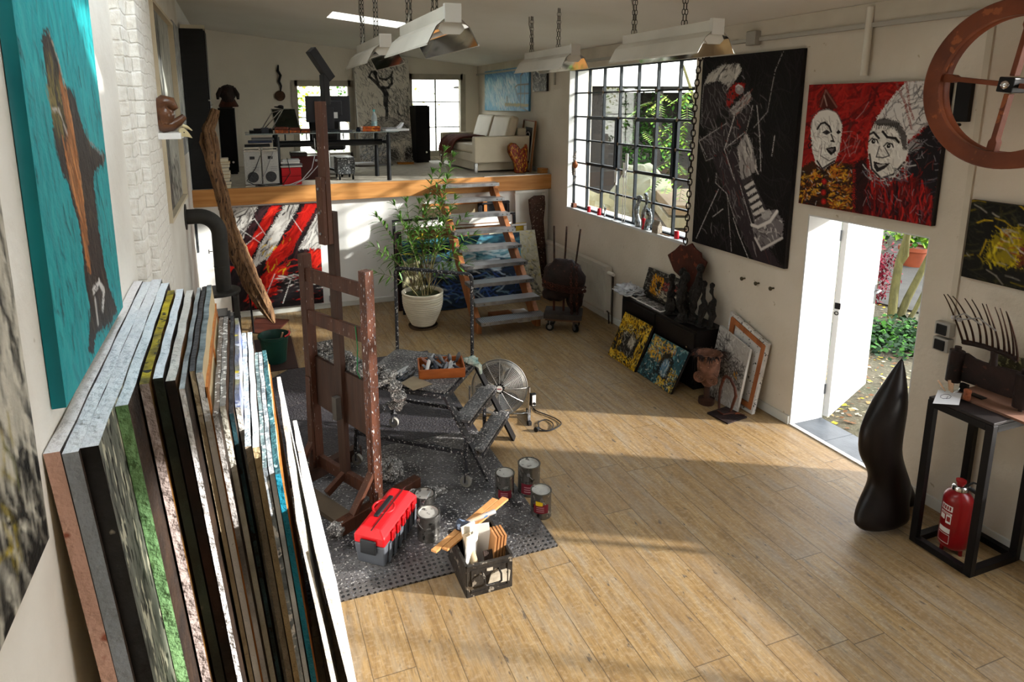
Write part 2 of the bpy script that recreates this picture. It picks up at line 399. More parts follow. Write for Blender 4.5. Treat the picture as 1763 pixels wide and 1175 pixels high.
# right wall, pierced by the window, the door and the added near opening
mb = MB(); W0, W1 = XR, XR+.39; T = 3.76
for y0, y1, z0, z1 in ((8.85, YB, 0, T), (5.96, 8.85, 0, 1.42), (5.96, 8.85, 3.49, T), (4.32, 5.96, 0, T), (3.23, 4.32, 2.02, T), (2.2, 3.23, 0, T),
                       (-.45, 2.2, 0, .75), (-.45, 2.2, 3.66, T), (-2.4, -.45, 0, T)):
    mb.b2((W0, y0, z0), (W1, y1, z1))
struct(mb.build('wall_right', PLASTER))
mb = MB(); mb.b2((XL-.25, -2.0, 0), (XL, 9.4, 4.5)); struct(mb.build('wall_left', M('lumpy_white_plaster', 'e4dfd6', 'd6cfc4', scale=1.6, rough=.8, bump=.9, bscale=5, speck='c2b8a8', sscale=9, samt=.72)))
mb = MB(); mb.b2((XL-.25, 9.4, 0), (XL, YB, 4.5)); struct(mb.build('wall_loft_left', WHITEP))
mb = MB(); mb.b2((XL-.25, -2.2, 0), (XR+.39, -2.0, 4.5)); struct(mb.build('wall_rear', PLASTER))
mb = MB(); mb.b2((XL, 4.35, 0), (XL+.05, 5.55, 4.3)); mb.b2((XL, 4.6, 0), (XL+.10, 5.4, 4.3)); struct(mb.build('wall_left_pier', BRICK))
# back wall with its two openings
mb = MB(); B1 = YB+.25
W1X, W1Z, W2X, W2Z = (1.03, 2.08), (2.02, 3.39), (3.24, 4.36), (2.0, 3.53)
for x0, x1, z0, z1 in ((XL-.25, W1X[0], LZ-.2, 4.5), (W1X[0], W1X[1], LZ-.2, W1Z[0]), (W1X[0], W1X[1], W1Z[1], 4.5), (W1X[1], W2X[0], LZ-.2, 4.5),
                       (W2X[0], W2X[1], LZ-.2, W2Z[0]), (W2X[0], W2X[1], W2Z[1], 4.5), (W2X[1], XR+.3, LZ-.2, 4.5)):
    mb.b2((x0, YB, z0), (x1, B1, z1))
struct(mb.build('wall_back', PLASTER_BACK))
# sloping ceiling with one seen and three added skylights cut through it
mb = MB(); xs = [XL-.3, 1.2, 2.15, XR+.5]
def cpan(x0, x1, y0, y1):
    a, c = ceil_z(x0), ceil_z(x1); q = [(x0, y0, a), (x1, y0, c), (x1, y1, c), (x0, y1, a)]
    mb.prism(q, (0, 0, .16))
cpan(xs[0], -.45, -2.2, B1); cpan(.5, xs[1], -2.2, B1); cpan(-.45, .5, -2.2, 2.2); cpan(-.45, .5, 4.6, B1); cpan(xs[2], xs[3], -2.2, B1)
for a, b_ in ((-2.2, 2.0), (2.6, 5.25), (5.85, 8.5), (9.1, B1)): cpan(xs[1], xs[2], a, b_)
struct(mb.build('ceiling', CEILM))
# loft: slab, edge beam, carpet, the white wall below
mb = MB(); mb.b2((XL, LY+.06, LZ-.22), (XR, YB, LZ-.015)); struct(mb.build('floor_loft_slab', WHITEP))
mb = MB(); mb.b2((XL, LY+.06, LZ-.015), (XR, YB, LZ)); struct(mb.build('floor_loft', CARPET))
mb = MB(); mb.b2((XL, LY, LZ-.235), (XR, LY+.06, LZ)); struct(mb.build('trim_loft_beam', PINE, bevel=.004))
mb = MB(); mb.b2((XL, 9.5, 0), (XR, 9.65, LZ-.22)); struct(mb.build('wall_under_loft', WHITEP))
mb = MB(); mb.b2((3.55, LY+.005, LZ-.002), (XR, LY+.065, LZ+.012)); struct(mb.build('trim_loft_edge', M('steel_edge', 'b9b5ae', rough=.35, metal=.8)))
mb = MB(); mb.b2((XL, 9.485, 0), (XR, 9.5, .075)); struct(mb.build('baseboard_back', BASEM))
mb = MB(); mb.b2((XR-.018, 4.32, 0), (XR, 9.5, .085)); mb.b2((XR-.018, 2.2, 0), (XR, 3.23, .085)); mb.b2((XR-.018, -2.0, 0), (XR, 2.2, .085)); struct(mb.build('baseboard_right', BASEM))
mb = MB(); mb.b2((XR-.02, LY+.1, LZ), (XR, YB, LZ+.07)); struct(mb.build('baseboard_loft', BASEM))
# head board and rail under the ceiling on the right wall
mb = MB(); mb.b2((XR-.03, 1.8, 3.60), (XR, YB, 3.75)); struct(mb.build('trim_right_head', M('trim_paint', 'c9c0b0', 'b9b0a0', scale=3, rough=.8)))
mb = MB(); mb.b2((XR-.05, 1.8, 3.565), (XR, YB, 3.60)); struct(mb.build('trim_right_rail', M('trim_grey', 'a9a59c', rough=.7)))
mb = MB(); mb.tube([(XR-.045, 3.88, 3.20), (XR-.045, 3.88, 3.72)], .027, 10); tag(mb.build('cable_duct', M('duct_white', 'd6d0c4', rough=.6), smooth=True, org=(XR-.045, 3.88, 3.2)), 'short vertical white cable duct on right wall above the two clown faces painting', 'cable duct')
mb = MB(); mb.b2((XR-.02, 2.98, 1.46), (XR, 3.02, 3.6)); tag(mb.build('conduit', MATS['trim_paint'], org=(XR, 3.0, 1.46)), 'thin vertical conduit running down the wall to the black socket pair', 'conduit')
mb = MB(); mb.b2((XR-.1, 5.02, 3.53), (XR-.03, 5.14, 3.66)); tag(mb.build('junction_box', M('box_grey', '9c9890', rough=.6), bevel=.006, org=(XR-.05, 5.08, 3.55)), 'small grey junction box on the rail above the black tool painting', 'junction box')
# tiled door sill, jambs
TILE = M('slate_tile', '55595d', '45494d', scale=5, rough=.45, bump=.08)
mb = MB()
for i in range(3): mb.b2((XR+.035, 3.235+i*.365, -.1), (XR+.39, 3.235+i*.365+.36, .004))
struct(mb.build('floor_door_sill', TILE, bevel=.002))
mb = MB(); mb.b2((XR-.005, 3.23, -.02), (XR+.035, 4.32, .012)); struct(mb.build('trim_door_strip', M('sill_white', 'dcd6cc', rough=.4)))
mb = MB(); mb.b2((XR+.002, 4.308, 0), (XR+.40, 4.322, 2.02)); mb.b2((XR+.002, 3.228, 0), (XR+.40, 3.24, 2.02)); mb.b2((XR+.002, 3.24, 2.008), (XR+.40, 4.308, 2.022)); struct(mb.build('trim_door_jamb', JAMBM))
# door leaf, swung out into the garden
DH = (5.13, 4.29); DE = (6.14, 4.72); da = math.atan2(DE[1]-DH[1], DE[0]-DH[0]); dl = math.hypot(DE[0]-DH[0], DE[1]-DH[1])
dr = thing('door_1', 'white door', 'door', (DH[0], DH[1], 0), da); del dr['label']; del dr['category']; dr['kind'] = 'structure'
mb = MB(); mb.b2((0, -.025, .02), (dl, .025, 2.0)); mb.build('door_leaf', M('door_white', 'dcdbd8', rough=.45), dr, local=True, bevel=.004)
mb = MB(); mb.b2((-.001, -.03, 1.10), (.004, .02, 1.16)); mb.ring((-.004, -.002, 1.06), .016, .004, (1, 0, 0), 16, 6); mb.build('lock_ring', M('black_iron', '1b1a1a', rough=.5, metal=.6), dr, local=True)
mb = MB(); mb.b2((dl-.075, -.035, .93), (dl-.035, -.025, 1.14)); mb.tube([(dl-.055, -.03, 1.08), (dl-.055, -.075, 1.08), (dl-.18, -.075, 1.08)], .011, 8); mb.build('door_handle', M('handle_steel', '6c6f72', rough=.3, metal=.9), dr, local=True)
for z in (.25, 1.75):
    mb = MB(); mb.cyl((-.01, .03, z), (-.01, .03, z+.1), .012, 10); mb.build('hinge', MATS['handle_steel'], dr, local=True)

# --- glazing
def glass_m():
    m = bpy.data.materials.new('window_glass'); m.use_nodes = True; n = m.node_tree.nodes; l = m.node_tree.links
    n.remove(n['Principled BSDF']); o = n['Material Output']; t = n.new('ShaderNodeBsdfTransparent'); g = n.new('ShaderNodeBsdfGlossy'); g.inputs['Roughness'].default_value = .02
    t.inputs[0].default_value = (.95, .97, .96, 1); f = n.new('ShaderNodeLayerWeight'); f.inputs[0].default_value = .5; x = n.new('ShaderNodeMixShader')
    k = mth(n, l, 'ADD', mth(n, l, 'MULTIPLY', mth(n, l, 'POWER', f.outputs['Facing'], 5.0), .9), .03)
    l.new(k, x.inputs[0]); l.new(t.outputs[0], x.inputs[1]); l.new(g.outputs[0], x.inputs[2]); l.new(x.outputs[0], o.inputs[0]); MATS['glass'] = m; return m
GLASS = glass_m(); IRON = M('black_window_iron', '1d2328', '11151a', scale=20, rough=.5, metal=.3)
# window_1: big steel industrial window with casements, 7 by 6 panes
XW = XR+.115; wy = [8.85, 8.44, 8.03, 7.62, 7.20, 6.79, 6.37, 5.96]; wz = [1.42+i*(2.07/6) for i in range(7)]
mb = MB(); t_ = .022
for y in wy: mb.b2((XW-.02, y-t_/2, 1.42), (XW+.02, y+t_/2, 3.49))
for z in wz: mb.b2((XW-.02, 5.96, z-t_/2), (XW+.02, 8.85, z+t_/2))
for p in ((5.96, 1.42), (5.96, 3.465)): mb.b2((XW-.025, p[0], p[1]), (XW+.025, 8.85, p[1]+.03))
win = struct(mb.build('window_1', IRON, org=(XW, 7.4, 1.42)))
for a, b_ in ((1, 3), (4, 6)):
    mb = MB(); ya, yb = wy[a]-.03, wy[b_]+.03; za, zb = wz[2]+.02, wz[4]-.02
    for z in (za, zb): mb.b2((XW-.05, yb, z-.014), (XW-.015, ya, z+.014))
    for y in (ya, yb): mb.b2((XW-.05, y-.014, za), (XW-.015, y+.014, zb))
    mb.build('casement_frame', IRON, win)
mb = MB()
for y in wy[1:-1]:
    for z in wz[1:-1]: mb.box((XW-.022, y, z), (.012, .03, .03), R=Matrix.Rotation(PI/4, 3, 'X'))
mb.build('muntin_clip', M('worn_rust', '8d7a66', '5d4a3a', scale=30, rough=.7), win)
mb = MB(); mb.b2((XW-.002, 5.96, 1.42), (XW+.002, 8.85, 3.49)); mb.build('pane', GLASS, win)
mb = MB(); mb.b2((XR-.01, 5.95, 1.395), (XW-.02, 8.86, 1.425)); struct(mb.build('trim_window_sill', JAMBM))
mb = MB(); mb.b2((XR+.001, 8.845, 1.42), (XW+.2, 8.856, 3.49)); mb.b2((XR+.001, 5.955, 1.42), (XW+.2, 5.965, 3.49)); mb.b2((XR+.001, 5.96, 3.485), (XW+.2, 8.85, 3.495)); struct(mb.build('trim_window_reveal', JAMBM))
# window_2, window_3 in the loft's back wall
GREYF = M('window_frame_grey', 'b3ab9b', 'a39b8b', scale=6, rough=.7)
for k, (wx, wz_, cols, rows) in enumerate(((W1X, W1Z, 1, (2.75,)), (W2X, W2Z, 2, (3.04, 2.53)))):
    mb = MB(); x0, x1 = wx; z0, z1 = wz_
    for a in (x0, x1): mb.b2((a-.055, YB-.03, z0-.055), (a+.055 if a == x0 else a+.055, YB+.10, z1+.055))
    for z in (z0, z1): mb.b2((x0, YB-.03, z-.055), (x1, YB+.10, z+.055))
    wo = struct(mb.build('window_%d' % (k+2), GREYF, org=(x0, YB, z0)))
    mb = MB()
    for i in range(1, cols): xx = x0+(x1-x0)*.5; mb.b2((xx-.014, YB+.06, z0), (xx+.014, YB+.09, z1))
    for z in rows: mb.b2((x0, YB+.06, z-.011), (x1, YB+.09, z+.011))
    mb.build('muntin', M('muntin_grey', '7b7f80', rough=.6), wo)
    mb = MB(); mb.b2((x0, YB+.074, z0), (x1, YB+.077, z1)); mb.build('pane', GLASS, wo)
# window_4: unseen opening added nearer the camera, to let sun onto the easel corner
mb = MB()
for y in (-.45, .9, 2.2): mb.b2((XW-.02, y-.012, .75), (XW+.02, y+.012, 3.66))
for z in (.75, 3.66): mb.b2((XW-.02, -.45, z-.012), (XW+.02, 2.2, z+.012))
w4 = struct(mb.build('window_4', IRON, org=(XW, 0, .75)))
# skylights: the farthest is in view, the others are added for daylight
for k, y in enumerate((2.0, 5.25, 8.5)):
    mb = MB(); a, c = ceil_z(1.2)+.13, ceil_z(2.15)+.13
    mb.prism([(1.19, y-.01, a), (2.16, y-.01, c), (2.16, y+.61, c), (1.19, y+.61, a)], (0, 0, .01)); struct(mb.build('window_%d' % (k+5), GLASS, org=(1.2, y, a)))
mb = MB(); a, c = ceil_z(-.46)+.13, ceil_z(.51)+.13; mb.prism([(-.46, 2.19, a), (.51, 2.19, c), (.51, 4.61, c), (-.46, 4.61, a)], (0, 0, .01)); struct(mb.build('window_8', GLASS, org=(-.46, 2.2, a)))  # unseen skylight added to brighten the canvas stack below
# garden ground
GROUND = M('garden_soil', '4a4333', '3b3b29', scale=2.2, rough=.95, bump=.6, bscale=30, speck='625c4a', sscale=20, samt=.62)
mb = MB(); mb.b2((XR+.39, -6, -.5), (40, 40, -.1)); struct(mb.build('ground', GROUND))
mb = MB(); mb.b2((-20, B1+.02, -.5), (XR+.39, 40, -.1)); struct(mb.build('ground_back', GROUND))
# ------------------------------------------------------------------ along the right wall
BLACKEDGE = M('black_canvas_edge', '141113', '1f1a1c', scale=12, rough=.6)
WHITECAN = M('primed_canvas', 'dedcd8', 'cfccc7', scale=10, rough=.75, bump=.1, bscale=60)
RUST = M('rust_iron', '4a2517', '2e1710', scale=5, rough=.75, bump=.3, bscale=25, speck='7a3f22', sscale=14, samt=.64)
DARKRUST = M('dark_rust', '2a1a15', '18100e', scale=7, rough=.7, bump=.35, bscale=30, speck='4b2a1e', sscale=16, samt=.66)
BLACKSTEEL = M('black_steel', '151314', '0e0d0e', scale=6, rough=.45, metal=.3)
CHROME = M('chrome', 'c9c9c9', rough=.18, metal=1)
STEEL = M('brushed_steel', 'a5a5a6', '8b8b8d', scale=14, rough=.35, metal=.9)

# big black painting of a screw clamp
a = Art(190, 300, '100d0e', 3).quad([(80, 88), (593, 40), (490, 1140), (22, 1018)])
a.strokes(500, ['1b1719', '0d0b0c', '221c1f', '2a2427'], (.05, .2), (.004, .012), 1.2, .6, al=(.3, .8))
a.poly([(85, 225), (170, 215), (215, 240), (190, 330), (130, 430), (75, 440), (72, 300)], '2a2426', .9, .01)
a.poly([(60, 510), (205, 420), (245, 385), (335, 330), (330, 380), (300, 460), (250, 520), (190, 560), (130, 600), (95, 610)], '2b2528', .95, .006)
a.poly([(130, 600), (250, 540), (300, 760), (335, 950), (420, 1050), (490, 1140), (340, 1110), (250, 900)], '2f272b', .95, .006)
a.poly([(85, 225), (110, 170), (180, 125), (265, 118), (280, 150), (245, 205), (215, 238), (165, 205), (110, 215)], 'b4b0aa', 1, .004)
a.strokes(70, ['dedad3', '8b8683', 'c9c4be', '2b2728', '141012'], (.03, .09), (.006, .014), -.9, .25, inside=[(100, 210), (180, 125), (265, 118), (270, 160), (215, 235), (165, 205)])
a.poly([(200, 330), (205, 270), (235, 225), (275, 213), (297, 225), (285, 260), (240, 295), (215, 335)], 'a3150f', 1, .004)
a.strokes(30, ['a8241d', '6d1512', '2a1012'], (.02, .05), (.006, .012), .8, .6, inside=[(200, 330), (205, 270), (235, 225), (275, 213), (297, 225), (285, 260), (215, 335)])
for c in ((225, 250), (215, 300), (232, 270)): a.ell(c, 5, 6, '120c0d')
a.ell((268, 250), 22, 24, '8d8586'); a.ell((264, 246), 9, 10, 'b5afac'); a.line([(250, 235), (262, 226), (280, 236)], .012, 'd0cac6')
a.poly([(215, 355), (320, 255), (332, 300), (242, 388)], 'a9a3a0', 1, .004)
a.strokes(40, ['d2ccc8', '6e6566', '8e4a40', '2a2224'], (.03, .08), (.005, .012), -.85, .2, inside=[(215, 355), (320, 255), (332, 300), (242, 388)])
a.poly([(255, 540), (300, 470), (330, 520), (358, 640), (320, 680), (275, 700)], '989290', 1, .004)
a.strokes(60, ['bdb7b3', '565051', 'cfc9c4', '2a2526'], (.05, .12), (.006, .014), 1.2, .1, inside=[(255, 540), (300, 470), (358, 640), (275, 700)])
a.poly([(278, 705), (325, 678), (405, 850), (345, 935)], '3a3436', 1)
for i in range(7):
    y = 715+i*33; x = 285+i*11; a.poly([(x, y+16), (x+46+i*2, y-14), (x+58+i*2, y+6), (x+16, y+36)], 'c6c0bb', 1, .002); a.line([(x, y+18), (x+46, y-12)], .012, '141011')
a.poly([(328, 930), (355, 895), (420, 850), (452, 850), (486, 900), (482, 985), (430, 1030), (375, 1048), (345, 990)], '6f696b', 1, .004)
a.strokes(90, ['a09a98', '2a2427', 'c2bdb9', '1a1517'], (.02, .06), (.004, .01), .5, 1.0, inside=[(335, 950), (452, 880), (486, 900), (482, 985), (375, 1048)])
a.line([(328, 925), (360, 935), (420, 905), (455, 855)], .025, 'd2cdc9'); a.line([(345, 990), (375, 1046), (480, 985)], .018, 'c2bdba'); a.ell((402, 872), 30, 20, 'b2adaa', .8, .004, -.6)
a.strokes(170, ['5a5255', '6f676a', '453e41', '8a8284', '6a3a36'], (.05, .16), (.003, .008), 1.15, .22, inside=[(130, 600), (250, 540), (335, 950), (490, 1140), (340, 1110), (250, 900)], al=(.4, .9)); a.strokes(150, ['5a5255', '6f676a', '8a8284'], (.04, .12), (.003, .008), .9, .5, inside=[(75, 240), (215, 238), (335, 330), (250, 520), (130, 600), (60, 510)], al=(.4, .9))
for P in ([(490, 60), (450, 150), (430, 250), (410, 360), (340, 440)], [(356, 330), (370, 480), (375, 660)], [(60, 510), (95, 610), (130, 595)], [(100, 590), (60, 510), (200, 420)],
          [(200, 540), (300, 460)], [(242, 388), (190, 550), (240, 700)], [(335, 330), (300, 470)], [(235, 895), (260, 970), (310, 1090)], [(205, 780), (225, 1060)], [(150, 670), (145, 720), (200, 770), (240, 890)],
          [(45, 1000), (90, 900), (160, 750)], [(270, 730), (330, 930)], [(130, 890), (182, 850)], [(445, 480), (430, 580)], [(240, 385), (215, 475), (200, 530)], [(85, 225), (75, 330), (75, 420)]):
    a.line(P, .006, rng.choice(['dcd7d4', 'a8a2a0', 'c6c0be']), .9, dry=.25)
a.strokes(160, ['6d6566', '494244', '2f2a2c', 'a8a2a0'], (.02, .1), (.003, .006), 1.2, .5, box=(.12, .1, .72, .95), al=(.3, .8))
a.strokes(18, ['6d2420', '8a2d25'], (.02, .05), (.004, .008), 1.0, .4, box=(.2, .3, .6, .7))
canvas('painting', a, (XR-.05, 5.80, 3.46), (XR-.05, 4.49, 3.46), (XR-.05, 5.80, 1.48), .045, BLACKEDGE, 'tall black painting with a grey screw clamp and one red disc')

# two clown faces on red
a = Art(280, 240, '8c1512', 5).quad([(123, 65), (1152, 42), (1060, 1130), (65, 965)])
a.strokes(700, ['a81a15', '6f100f', '98201a', 'b5231c', '540d0d'], (.06, .18), (.008, .02), -.7, .7, al=(.4, .9))
a.poly([(840, 50), (1152, 42), (1120, 300), (980, 380), (870, 490), (800, 370), (620, 345), (680, 240), (770, 130)], 'd2cecb', 1, .004)
a.poly([(1010, 340), (1130, 290), (1120, 600), (1062, 1130), (960, 900), (930, 770), (850, 780), (880, 620), (860, 520), (950, 440)], '1c181c', 1, .006)
a.poly([(80, 690), (165, 640), (240, 700), (330, 645), (470, 665), (480, 1030), (65, 965)], '3a1f10', 1, .006)
for P in ([(85, 760), (200, 700), (235, 760), (80, 850)], [(270, 700), (380, 665), (455, 720), (440, 790), (300, 770)], [(75, 860), (230, 810), (235, 880), (70, 960)], [(290, 800), (470, 820), (465, 880), (300, 860)], [(290, 880), (460, 900), (455, 1015), (300, 990)]):
    a.strokes(90, ['b5701c', 'd29a1f', '8a4714', 'c98a2a', '5e2d12', 'a64a16'], (.015, .05), (.006, .014), -.2, .7, inside=P)
a.strokes(80, ['c9c3bd', '8f8780', 'e0c04a'], (.01, .03), (.004, .007), .2, 1.2, inside=[(80, 700), (460, 680), (470, 1000), (70, 950)], al=(.4, .9))
a.strokes(60, ['120d0f', '1a1315'], (.03, .1), (.006, .014), 0, .5, inside=[(80, 700), (470, 680), (480, 1030), (65, 965)])
for c in ((257, 797), (255, 880), (258, 950)): a.ell(c, 20, 24, '8e1714'); a.ell(c, 10, 13, 'c0241d')
a.poly([(480, 650), (560, 620), (600, 800), (590, 1060), (490, 1035)], '1b1214', .95, .008)
a.poly([(560, 850), (720, 840), (860, 770), (930, 760), (1050, 860), (1060, 1130), (560, 1055)], '5d0f10', 1, .005)
a.strokes(260, ['a01a17', '7d1513', '2a0d10', '4e0d0f', 'b8241f', '1a0e12'], (.05, .16), (.006, .016), 1.5, .25, inside=[(560, 850), (720, 840), (860, 770), (930, 760), (1050, 860), (1060, 1130), (560, 1055)])
a.strokes(50, ['a79090', '7a6068', '5b4452'], (.02, .07), (.002, .004), 1.2, .5, inside=[(570, 860), (1040, 860), (1050, 1110), (560, 1050)], al=(.3, .8))
a.strokes(160, ['d6d2cf', '94908f', 'a8a3a2', '6e6a6d'], (.03, .1), (.004, .01), -.9, .6, inside=[(840, 50), (1152, 42), (1120, 300), (980, 380), (870, 490), (800, 370), (620, 345), (680, 240)])
a.strokes(60, ['3a3338', '1d191d', '6b2b28'], (.02, .08), (.003, .006), -.9, .7, inside=[(840, 50), (1130, 50), (1120, 300), (870, 490), (660, 300)])
for P in ([(770, 70), (830, 200), (890, 400)], [(840, 60), (870, 250), (900, 330)]): a.line(P, .016, '8a4b44', .8, dry=.3)
# first face
a.poly([(200, 240), (235, 120), (252, 96), (300, 160), (345, 235), (300, 265)], '4a1d16', 1, .004); a.line([(215, 230), (250, 110), (335, 235)], .012, '87564a', .8); a.line([(240, 150), (262, 225)], .01, 'a08278')
a.ell((262, 400), 118, 150, 'dedad4', 1, .003); a.poly([(148, 420), (378, 420), (365, 560), (330, 650), (250, 705), (190, 660), (160, 560)], 'dcd8d2', 1, .003)
a.strokes(130, ['efece6', 'bdb8b3', '9d9894', 'f0ede8'], (.02, .07), (.004, .009), 1.1, .5, inside=[(160, 330), (360, 330), (365, 560), (250, 690), (165, 560)])
a.strokes(40, ['4a4546', '6a6564', '9b5a52'], (.02, .06), (.002, .004), 1.1, .6, inside=[(160, 300), (360, 330), (365, 560), (250, 690), (165, 560)], al=(.4, .8))
K = '1a1618'
a.line([(195, 400), (220, 360), (250, 350), (285, 380), (300, 420)], .014, K); a.poly([(230, 425), (265, 405), (298, 425), (265, 445)], '3a3536'); a.ell((268, 425), 10, 12, K); a.poly([(335, 425), (355, 405), (372, 425), (352, 440)], K)
a.line([(300, 440), (318, 485), (300, 490), (325, 495)], .01, K); a.poly([(262, 548), (300, 535), (338, 532), (342, 565), (305, 598), (285, 580)], K); a.poly([(275, 550), (325, 545), (310, 575)], '6b6466')
a.line([(232, 540), (225, 600), (290, 640), (340, 615)], .006, '5a5556'); a.line([(200, 640), (240, 700), (330, 640)], .014, '3a3436'); a.line([(140, 440), (135, 470), (155, 490)], .01, '2a2022'); a.line([(160, 520), (140, 545), (128, 520), (145, 500)], .009, K)
a.line([(150, 400), (155, 300), (200, 262), (270, 250), (340, 275), (375, 350)], .01, '4a3a3a', .7)
# second face
a.poly([(590, 420), (620, 350), (700, 330), (800, 355), (860, 470), (870, 560), (850, 660), (780, 760), (660, 765), (600, 700), (575, 560)], 'dad6d0', 1, .003)
a.strokes(170, ['efece6', 'bab5b0', '98938e', 'efece8'], (.02, .07), (.004, .009), 1.1, .6, inside=[(600, 380), (800, 370), (860, 560), (760, 750), (620, 700)])
a.poly([(600, 345), (680, 315), (800, 350), (855, 450), (868, 555), (835, 560), (800, 440), (750, 380), (640, 375)], '2a2426', .9, .004)
for x in range(610, 800, 14): a.line([(x, 360), (x-8+rng.uniform(-6, 6), 390+rng.uniform(0, 15))], .005, K)
a.poly([(850, 520), (900, 480), (975, 490), (960, 540), (880, 580)], '8e8a8a', 1, .008); a.line([(880, 560), (930, 500), (970, 505), (900, 560)], .008, '262124')
for c in ((612, 495), (725, 528)): a.ell(c, 32, 24, 'dcd9d4'); a.ell((c[0]+2, c[1]), 15, 17, K); a.ell((c[0]+5, c[1]-4), 4, 4, 'e5e2df'); a.line([(c[0]-34, c[1]+2), (c[0]-10, c[1]-24), (c[0]+28, c[1]-14), (c[0]+36, c[1]+8)], .009, K)
a.line([(585, 440), (615, 425), (655, 470)], .014, K); a.line([(680, 420), (715, 462), (775, 470), (800, 500)], .016, K); a.line([(660, 530), (640, 610), (690, 615), (735, 600), (700, 540)], .008, '4a4546')
a.poly([(620, 640), (680, 660), (745, 655), (700, 700), (650, 725), (625, 690)], '262023'); a.poly([(640, 665), (715, 665), (660, 690)], 'aaa5a2'); a.line([(590, 590), (610, 700), (680, 770), (770, 740), (845, 650)], .013, '2f2a2c')
a.strokes(160, ['c9c5c2', '55505a', '2c282d', '8f8b91'], (.03, .09), (.004, .008), .5, .8, inside=[(560, 680), (640, 760), (760, 750), (880, 640), (900, 730), (780, 830), (650, 830), (570, 760)])
a.strokes(70, ['8a868b', '4b4650', '7a3028', 'a8a4a4'], (.02, .08), (.001, .003), -.8, .7, inside=[(900, 480), (1110, 320), (1110, 600), (1060, 1000), (930, 760)], al=(.3, .8))
a.strokes(22, ['b5a09c', '5a3a38'], (.05, .14), (.001, .003), -1.2, .5, box=(.33, .1, .47, .6), al=(.3, .6))
canvas('painting', a, (XR-.05, 4.395, 3.145), (XR-.05, 3.20, 3.145), (XR-.05, 4.395, 2.112), .045, BLACKEDGE, 'square painting of two white clown faces on a red ground')

# painting at the right edge, over the fork sculpture
a = Art(90, 80, '14130f', 8)
a.strokes(260, ['23231a', '0f0e0c', '3a391c', '2c2d22'], (.05, .2), (.006, .014), .2, .8)
a.poly([(.2, .75), (.25, .4), (.38, .28), (.8, .3), (.9, .45), (.9, .8), (.5, .72)], '8a7a12', .9, .02)
a.strokes(220, ['c7b010', 'a8960e', '6b5d12', 'd8c52c', '3a3510'], (.04, .14), (.008, .02), 1.2, .7, inside=[(.2, .75), (.25, .4), (.38, .28), (.8, .3), (.95, .5), (.9, .8)])
a.poly([(.5, .5), (.62, .45), (.75, .5), (.72, .75), (.5, .72)], '5a1714', .9, .02); a.poly([(.3, .85), (.6, .68), (.95, .8), (.9, .95), (.4, .97)], '151310', .9, .02)
a.strokes(40, ['8b2018', 'c6b9a8', '7c7f86'], (.03, .1), (.004, .01), .1, .5, box=(.3, .3, .9, .6)); a.strokes(40, ['c7a81a', '8c7a16', '9b968a'], (.04, .2), (.003, .006), .7, .8)
canvas('painting', a, (XR-.04, 2.955, 2.34), (XR-.04, 2.30, 2.34), (XR-.04, 2.955, 1.80), .035, BLACKEDGE, 'dark painting with glowing yellow house shapes above the fork sculpture')

# big rusty wheel on the wall, its hub lamp
def wheel():
    t = thing('iron_wheel', 'huge rusty four spoked iron wheel on the right wall', 'wheel', (4.20, 2.53, 3.09))
    Rx = Matrix.Rotation(PI/2, 3, 'Y'); c = (4.20, 2.53, 3.09)
    mb = MB(); pr = [(.475, -.055), (.482, -.05), (.482, .05), (.475, .055), (.40, .055), (.385, .05), (.385, .012), (.395, 0), (.385, -.012), (.385, -.05), (.40, -.055), (.475, -.055)]
    mb.lathe(pr, 72, c, M3=Rx, cap=False); mb.build('rim', M('wheel_rust', '7a3d20', '5c2c18', scale=4, rough=.5, bump=.25, bscale=16, speck='95522c', sscale=10, samt=.62), t, smooth=True)
    for k in range(4):
        a_ = math.radians(8+90*k); d = Vector((0, math.cos(a_), math.sin(a_))); C = Vector(c)
        s = Vector((0, -d.z, d.y)); mb = MB()
        q = lambda r, w_: [C+d*r+s*w_, C+d*r-s*w_]
        pts = q(.05, .016)[::-1]+[]; prof = [(.05, .014), (.31, .014), (.33, .024), (.395, .024)]
        L = [C+d*r+s*w_ for r, w_ in prof]+[C+d*r-s*w_ for r, w_ in reversed(prof)]
        mb.prism([p+Vector((-.025, 0, 0)) for p in L], (.05, 0, 0)); mb.build('spoke', MATS['wheel_rust'], t, bevel=.003)
    mb = MB(); mb.box(c, (.12, .085, .085), R=Matrix.Rotation(math.radians(8), 3, 'X')); mb.build('hub', BLACKSTEEL, t, bevel=.006)
    mb = MB(); mb.blob((c[0]-.06, c[1], c[2]), (.02, .026, .026), 16); mb.build('hub_cap', CHROME, t, smooth=True)
    mb = MB(); mb.cyl((4.26, 2.53, 3.09), (XR, 2.53, 3.09), .02, 12); mb.b2((XR-.02, 2.47, 3.02), (XR, 2.59, 3.16)); mb.build('wall_mount', BLACKSTEEL, t)
wheel()
mb = MB(); mb.b2((XR-.04, 3.06, 2.86), (XR, 3.16, 3.14)); mb.cyl((XR-.04, 3.1, 2.84), (XR-.09, 3.1, 2.84), .012, 8)
tag(mb.build('wall_speaker', BLACKSTEEL, org=(XR, 3.11, 2.86), bevel=.004), 'narrow black wall box half hidden behind the rusty wheel rim', 'wall box')

